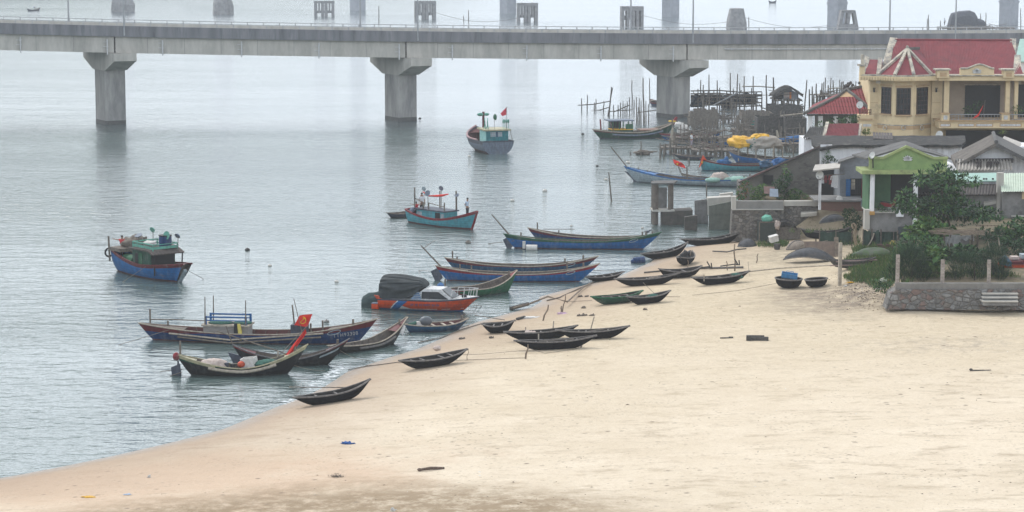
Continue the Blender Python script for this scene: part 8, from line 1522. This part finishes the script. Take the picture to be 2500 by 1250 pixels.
# shelter in the garden with torn sheets
o = V(2345, 660, 153); o.z = 3.1; t = thing('garden_shelter', 'pole shelter with a dry thatch top and torn grey sheets', 'shelter', o); k = 153 / FPX; X = lambda px_: (px_ - 2345) * k; Z = lambda py: V(2345, py, 153).z - 3.1
for px_, y in ((2303, 0), (2320, .2), (2372, 0), (2387, .3), (2303, 2.2), (2387, 2.2)): part('post', MB().tube([(X(px_), y, -.1), (X(px_), y, Z(574))], .06, 6), BARK, t)
g = MB()
for i in range(60): x = random.uniform(X(2296), X(2398)); y = random.uniform(-.3, 2.4); L = random.uniform(.6, 1.6); a = random.uniform(-.25, .25); z = Z(572) + random.uniform(-.05, .12); g.tube([(x - L / 2, y, z), (x + L / 2, y + a, z + random.uniform(-.12, .12))], .022, 4)
part('thatch', g, mat('dry_thatch', (.26, .20, .15), (.14, .11, .085), 6, .95), t)
for (x0, x1, y0, y1, dd) in ((2302, 2316, 578, 602, .05), (2316, 2344, 574, 604, .15), (2340, 2378, 576, 590, .3)):
    A = [[(X(x0 + (x1 - x0) * i / 7), dd + .12 * math.sin(i * 1.9 + j), Z(y0 + (y1 - y0) * (j / 5) * (1 - .35 * math.sin(i * .9) ** 2))) for i in range(8)] for j in range(6)]; g = MB(); g.smooth = True; g.grid(A); g.grid([[(p[0], p[1] + .02, p[2]) for p in r_] for r_ in A]); part('torn_sheet', g, mat('grey_plastic', (.34, .34, .33), (.22, .22, .22), 3, .6, .02), t)
part('back_board', MB().box2(X(2340), 2.3, .1, X(2382), 2.35, Z(588)), GRW, t)
g_ = thing('hedge', 'dark clipped hedge top before the grey rendered shed', 'hedge', V(2355, 580, 168)); part('foliage', crown(clump_px([(2340, 558, 26, 8), (2370, 557, 22, 8), (2320, 560, 16, 6)], 168, 1.2), 900, .16, .09, (0, 1), .2, False, V(2355, 580, 168)), [LF_D, NEED], g_)
o = V(2400, 575, 167); t = thing('iron_fence', 'low rusty rod fence before the grey rendered shed', 'fence', o); g = MB()
for py in (550, 558, 566): g.tube([V(2382, py, 167) - o, V(2440, py + 1, 167) - o], .025, 4)
for px_ in range(2384, 2441, 9): g.tube([V(px_, 549, 167) - o, V(px_ + random.uniform(-5, 5), 572, 167) - o], .022, 4)
part('rods', g, mat('rust', (.12, .085, .065), None, 4, .9), t)
solo('debris_stone', MB().ball((0, 0, .12), (.35, .3, .25), 8, 5, jit=.15), CONC_L, 'pale stone lump at the corner of the garden wall', 'stone', PG(2160, 696)); rag(2080, 691, .3, YELLOW, 'yellow scrap in the litter by the tall post', 'scrap', .06); rag(2148, 706, .16, FOAMW, 'white scrap in the litter near the garden wall', 'scrap', .05); rag(2066, 699, .14, FOAMW, 'white scrap at the foot of the tall post', 'scrap', .05)
# plank fence under the long overturned boat, board panel behind it
q = PG(2030, 632); t = thing('board_panel', 'tilted brown board panel behind the long overturned boat', 'board', (q.x, q.y + 1.5, G(q.x, q.y + 1.5)), rot=(-.5, 0, 0)); part('board', MB().box(-.5, 0, .6, 2.4, .08, 1.2), mat('brown_board', (.21, .155, .12), (.14, .105, .085), 3, .9), t); part('post', MB().box(.6, -.1, .7, .3, .1, 1.6), SPAR, t)
q = PG(2080, 655); t = thing('old_boat', 'rotting dark boat half buried in the grass bank', 'boat', (q.x, q.y, q.z), .25); h = Hull(3.4, 1.0, .5, .2, .2, .5, .5, rock=.15); h.build(t, (BLACK, MAT_D, MAT_D, INNERD)); h.gunwale(t, MAT_D); part('plank', MB().box(.2, -.3, .55, 3.0, .15, .06, .05).box(-.5, -.5, .3, 2.6, .12, .06, -.05), mat('pink_plank', (.28, .2, .18), (.16, .12, .11), 4, .9), t)
q = PG(2130, 628); solo('mound_cover', MB().ball((0, 0, .1), (1.3, 1.0, .6), 12, 6, jit=.05), mat('grass_cover', (.07, .12, .05), (.10, .10, .095), 1.5, .95, .05), 'rounded grey cover overgrown with grass behind the bank', 'cover', q)
# ------------------------------------------------------------------ ropes
def rope(pts, label, r=.018, sag=0.0, m_=ROPE):
    o = Vector(pts[0]); q = []
    for a, b_ in zip(pts, pts[1:]):
        a, b_ = Vector(a), Vector(b_)
        for u in np.linspace(0, 1, 9)[:-1]: q.append(a.lerp(b_, u) + Vector((0, 0, -sag * math.sin(math.pi * u))) - o)
    q.append(Vector(pts[-1]) - o); return solo('mooring_rope', MB().tube(q, r, 4), m_, label, 'rope', o, group='mooring ropes')
def gp(px, py, dz=.04): p = PG(px, py); p.z += dz; return p
rope([loc2w(BOAT_A, (HA.xs(.99), 0, 1.5)), P(497, 681, .0)], 'anchor rope running right from the bow platform of the blue cabin boat'); rope([loc2w(BOAT_A, (HA.xs(.62), -1.3, 1.5)), P(300, 688, 0)], 'pale rope slanting down the side of the blue cabin boat', .015); rope([loc2w(E1, (H1.xs(.15), -.4, 1.1)), P(290, 842, 0)], 'rope from the stern of the long numbered boat into the water'); rope([loc2w(E1, (H1.xs(.93), 0, 1.3)), loc2w(E4, (H4.xs(.93), 0, 1.4)), P(1000, 815, .2), gp(1040, 823)], 'rope from the bow of the numbered boat toward the beach', .015, .3)
rope([loc2w(E2, (H2.xs(.9), 0, 1.2)), P(900, 880, .05), gp(985, 882), gp(1010, 878)], 'rope from the black red striped boat to the knobbed rowboat', .018, .15); rope([loc2w(E3, (H3.xs(.85), 0, .9)), P(790, 905, .0), gp(900, 893), gp(985, 886)], 'rope from the green and cream boat up to the sand', .018, .1); rope([gp(985, 884), gp(940, 890), gp(880, 898), gp(850, 905)], 'tangled rope trailing from the knobbed rowboat to the water', .03); rope([gp(1285, 875), gp(1200, 878), gp(1142, 880), gp(1100, 882)], 'rope on the sand from the coiled stake to the knobbed rowboat', .016); rope([gp(1287, 862, .3), gp(1330, 864), gp(1400, 855), gp(1423, 846)], 'rope on the sand linking the two stakes of the long rowboat', .016); rope([gp(1285, 868, .3), gp(1180, 866), gp(1100, 868)], 'upper rope on the sand running left from the coiled stake', .014)
rope([loc2w(E8, (H8.xs(.9), 0, 1.1)), gp(1500, 672, .3), gp(1512, 676)], 'rope from the front blue longboat to the beached black rowboat', .022); rope([loc2w(E8, (H8.xs(.09), -.3, .9)), P(1022, 660, 0)], 'rope from the stern of the front blue longboat', .018); rope([loc2w(E10, (H10.xs(.07), -.3, .9)), P(1192, 595, .0)], 'weedy rope from the stern of the green ended longboat', .03); rope([gp(1450, 690), gp(1400, 712), gp(1365, 728), gp(1335, 735)], 'thick weedy rope lying along the curved waterline', .05); rope([gp(1260, 785), gp(1180, 790), gp(1130, 805), gp(1075, 826), gp(1020, 838)], 'rope trailing over the sand to a wet plank at the water', .03); rope([loc2w(O, (xs(.95), 0, .7)), P(1176, 747, 0)], 'right anchor rope at the bow of the orange speedboat', .025); rope([loc2w(O, (xs(.93), -.2, .55)), P(1164, 751, 0)], 'left anchor rope at the bow of the orange speedboat', .025)
rope([gp(1445, 735), gp(1400, 737), gp(1380, 737)], 'line from the green rowboat to the crooked stake', .016); rope([gp(1826, 663, .7), gp(1829, 674, .05)], 'short rope hanging from the raised bow of the anchor boat', .02); rope([gp(1570, 712, .6), gp(1605, 725), gp(1660, 726)], 'rope from the green rowboat bow lying on the sand', .016); rope([gp(1895, 703, .3), gp(1800, 711), gp(1690, 722)], 'thin rope on the sand from the basket boat with the crate', .014); rope([loc2w(E5, (H5.xs(.9), 0, .6)), P(1130, 793, .05), gp(1145, 797)], 'rope from the small blue motor dinghy to the sand', .018); rope([gp(1143, 776, .3), gp(1250, 768, .1)], 'thin line from the dinghy bow across to the small rowboat', .012)
# birds
for (px, py, z, lb) in ((1582, 566, 0, 'grey bird perched on the rim of the dark red longboat'), ):
    p = loc2w(E11, (H11.xs(.94), 0, 1.3)); t = thing('bird', lb, 'bird', p, .2); part('body', MB().ball((0, 0, .1), (.2, .08, .08), 10, 6).ball((.18, 0, .19), (.06, .05, .055), 8, 5).tube([(.23, 0, .19), (.3, 0, .18)], [.02, .005], 5).tube([(-.15, 0, .1), (-.34, 0, .07)], [.05, .02], 5), SLATE, t); part('leg', MB().tube([(0, .03, .05), (0, .03, -.1)], .01, 4), RUBW, t); part('leg', MB().tube([(0, -.03, .05), (0, -.03, -.1)], .01, 4), RUBW, t)
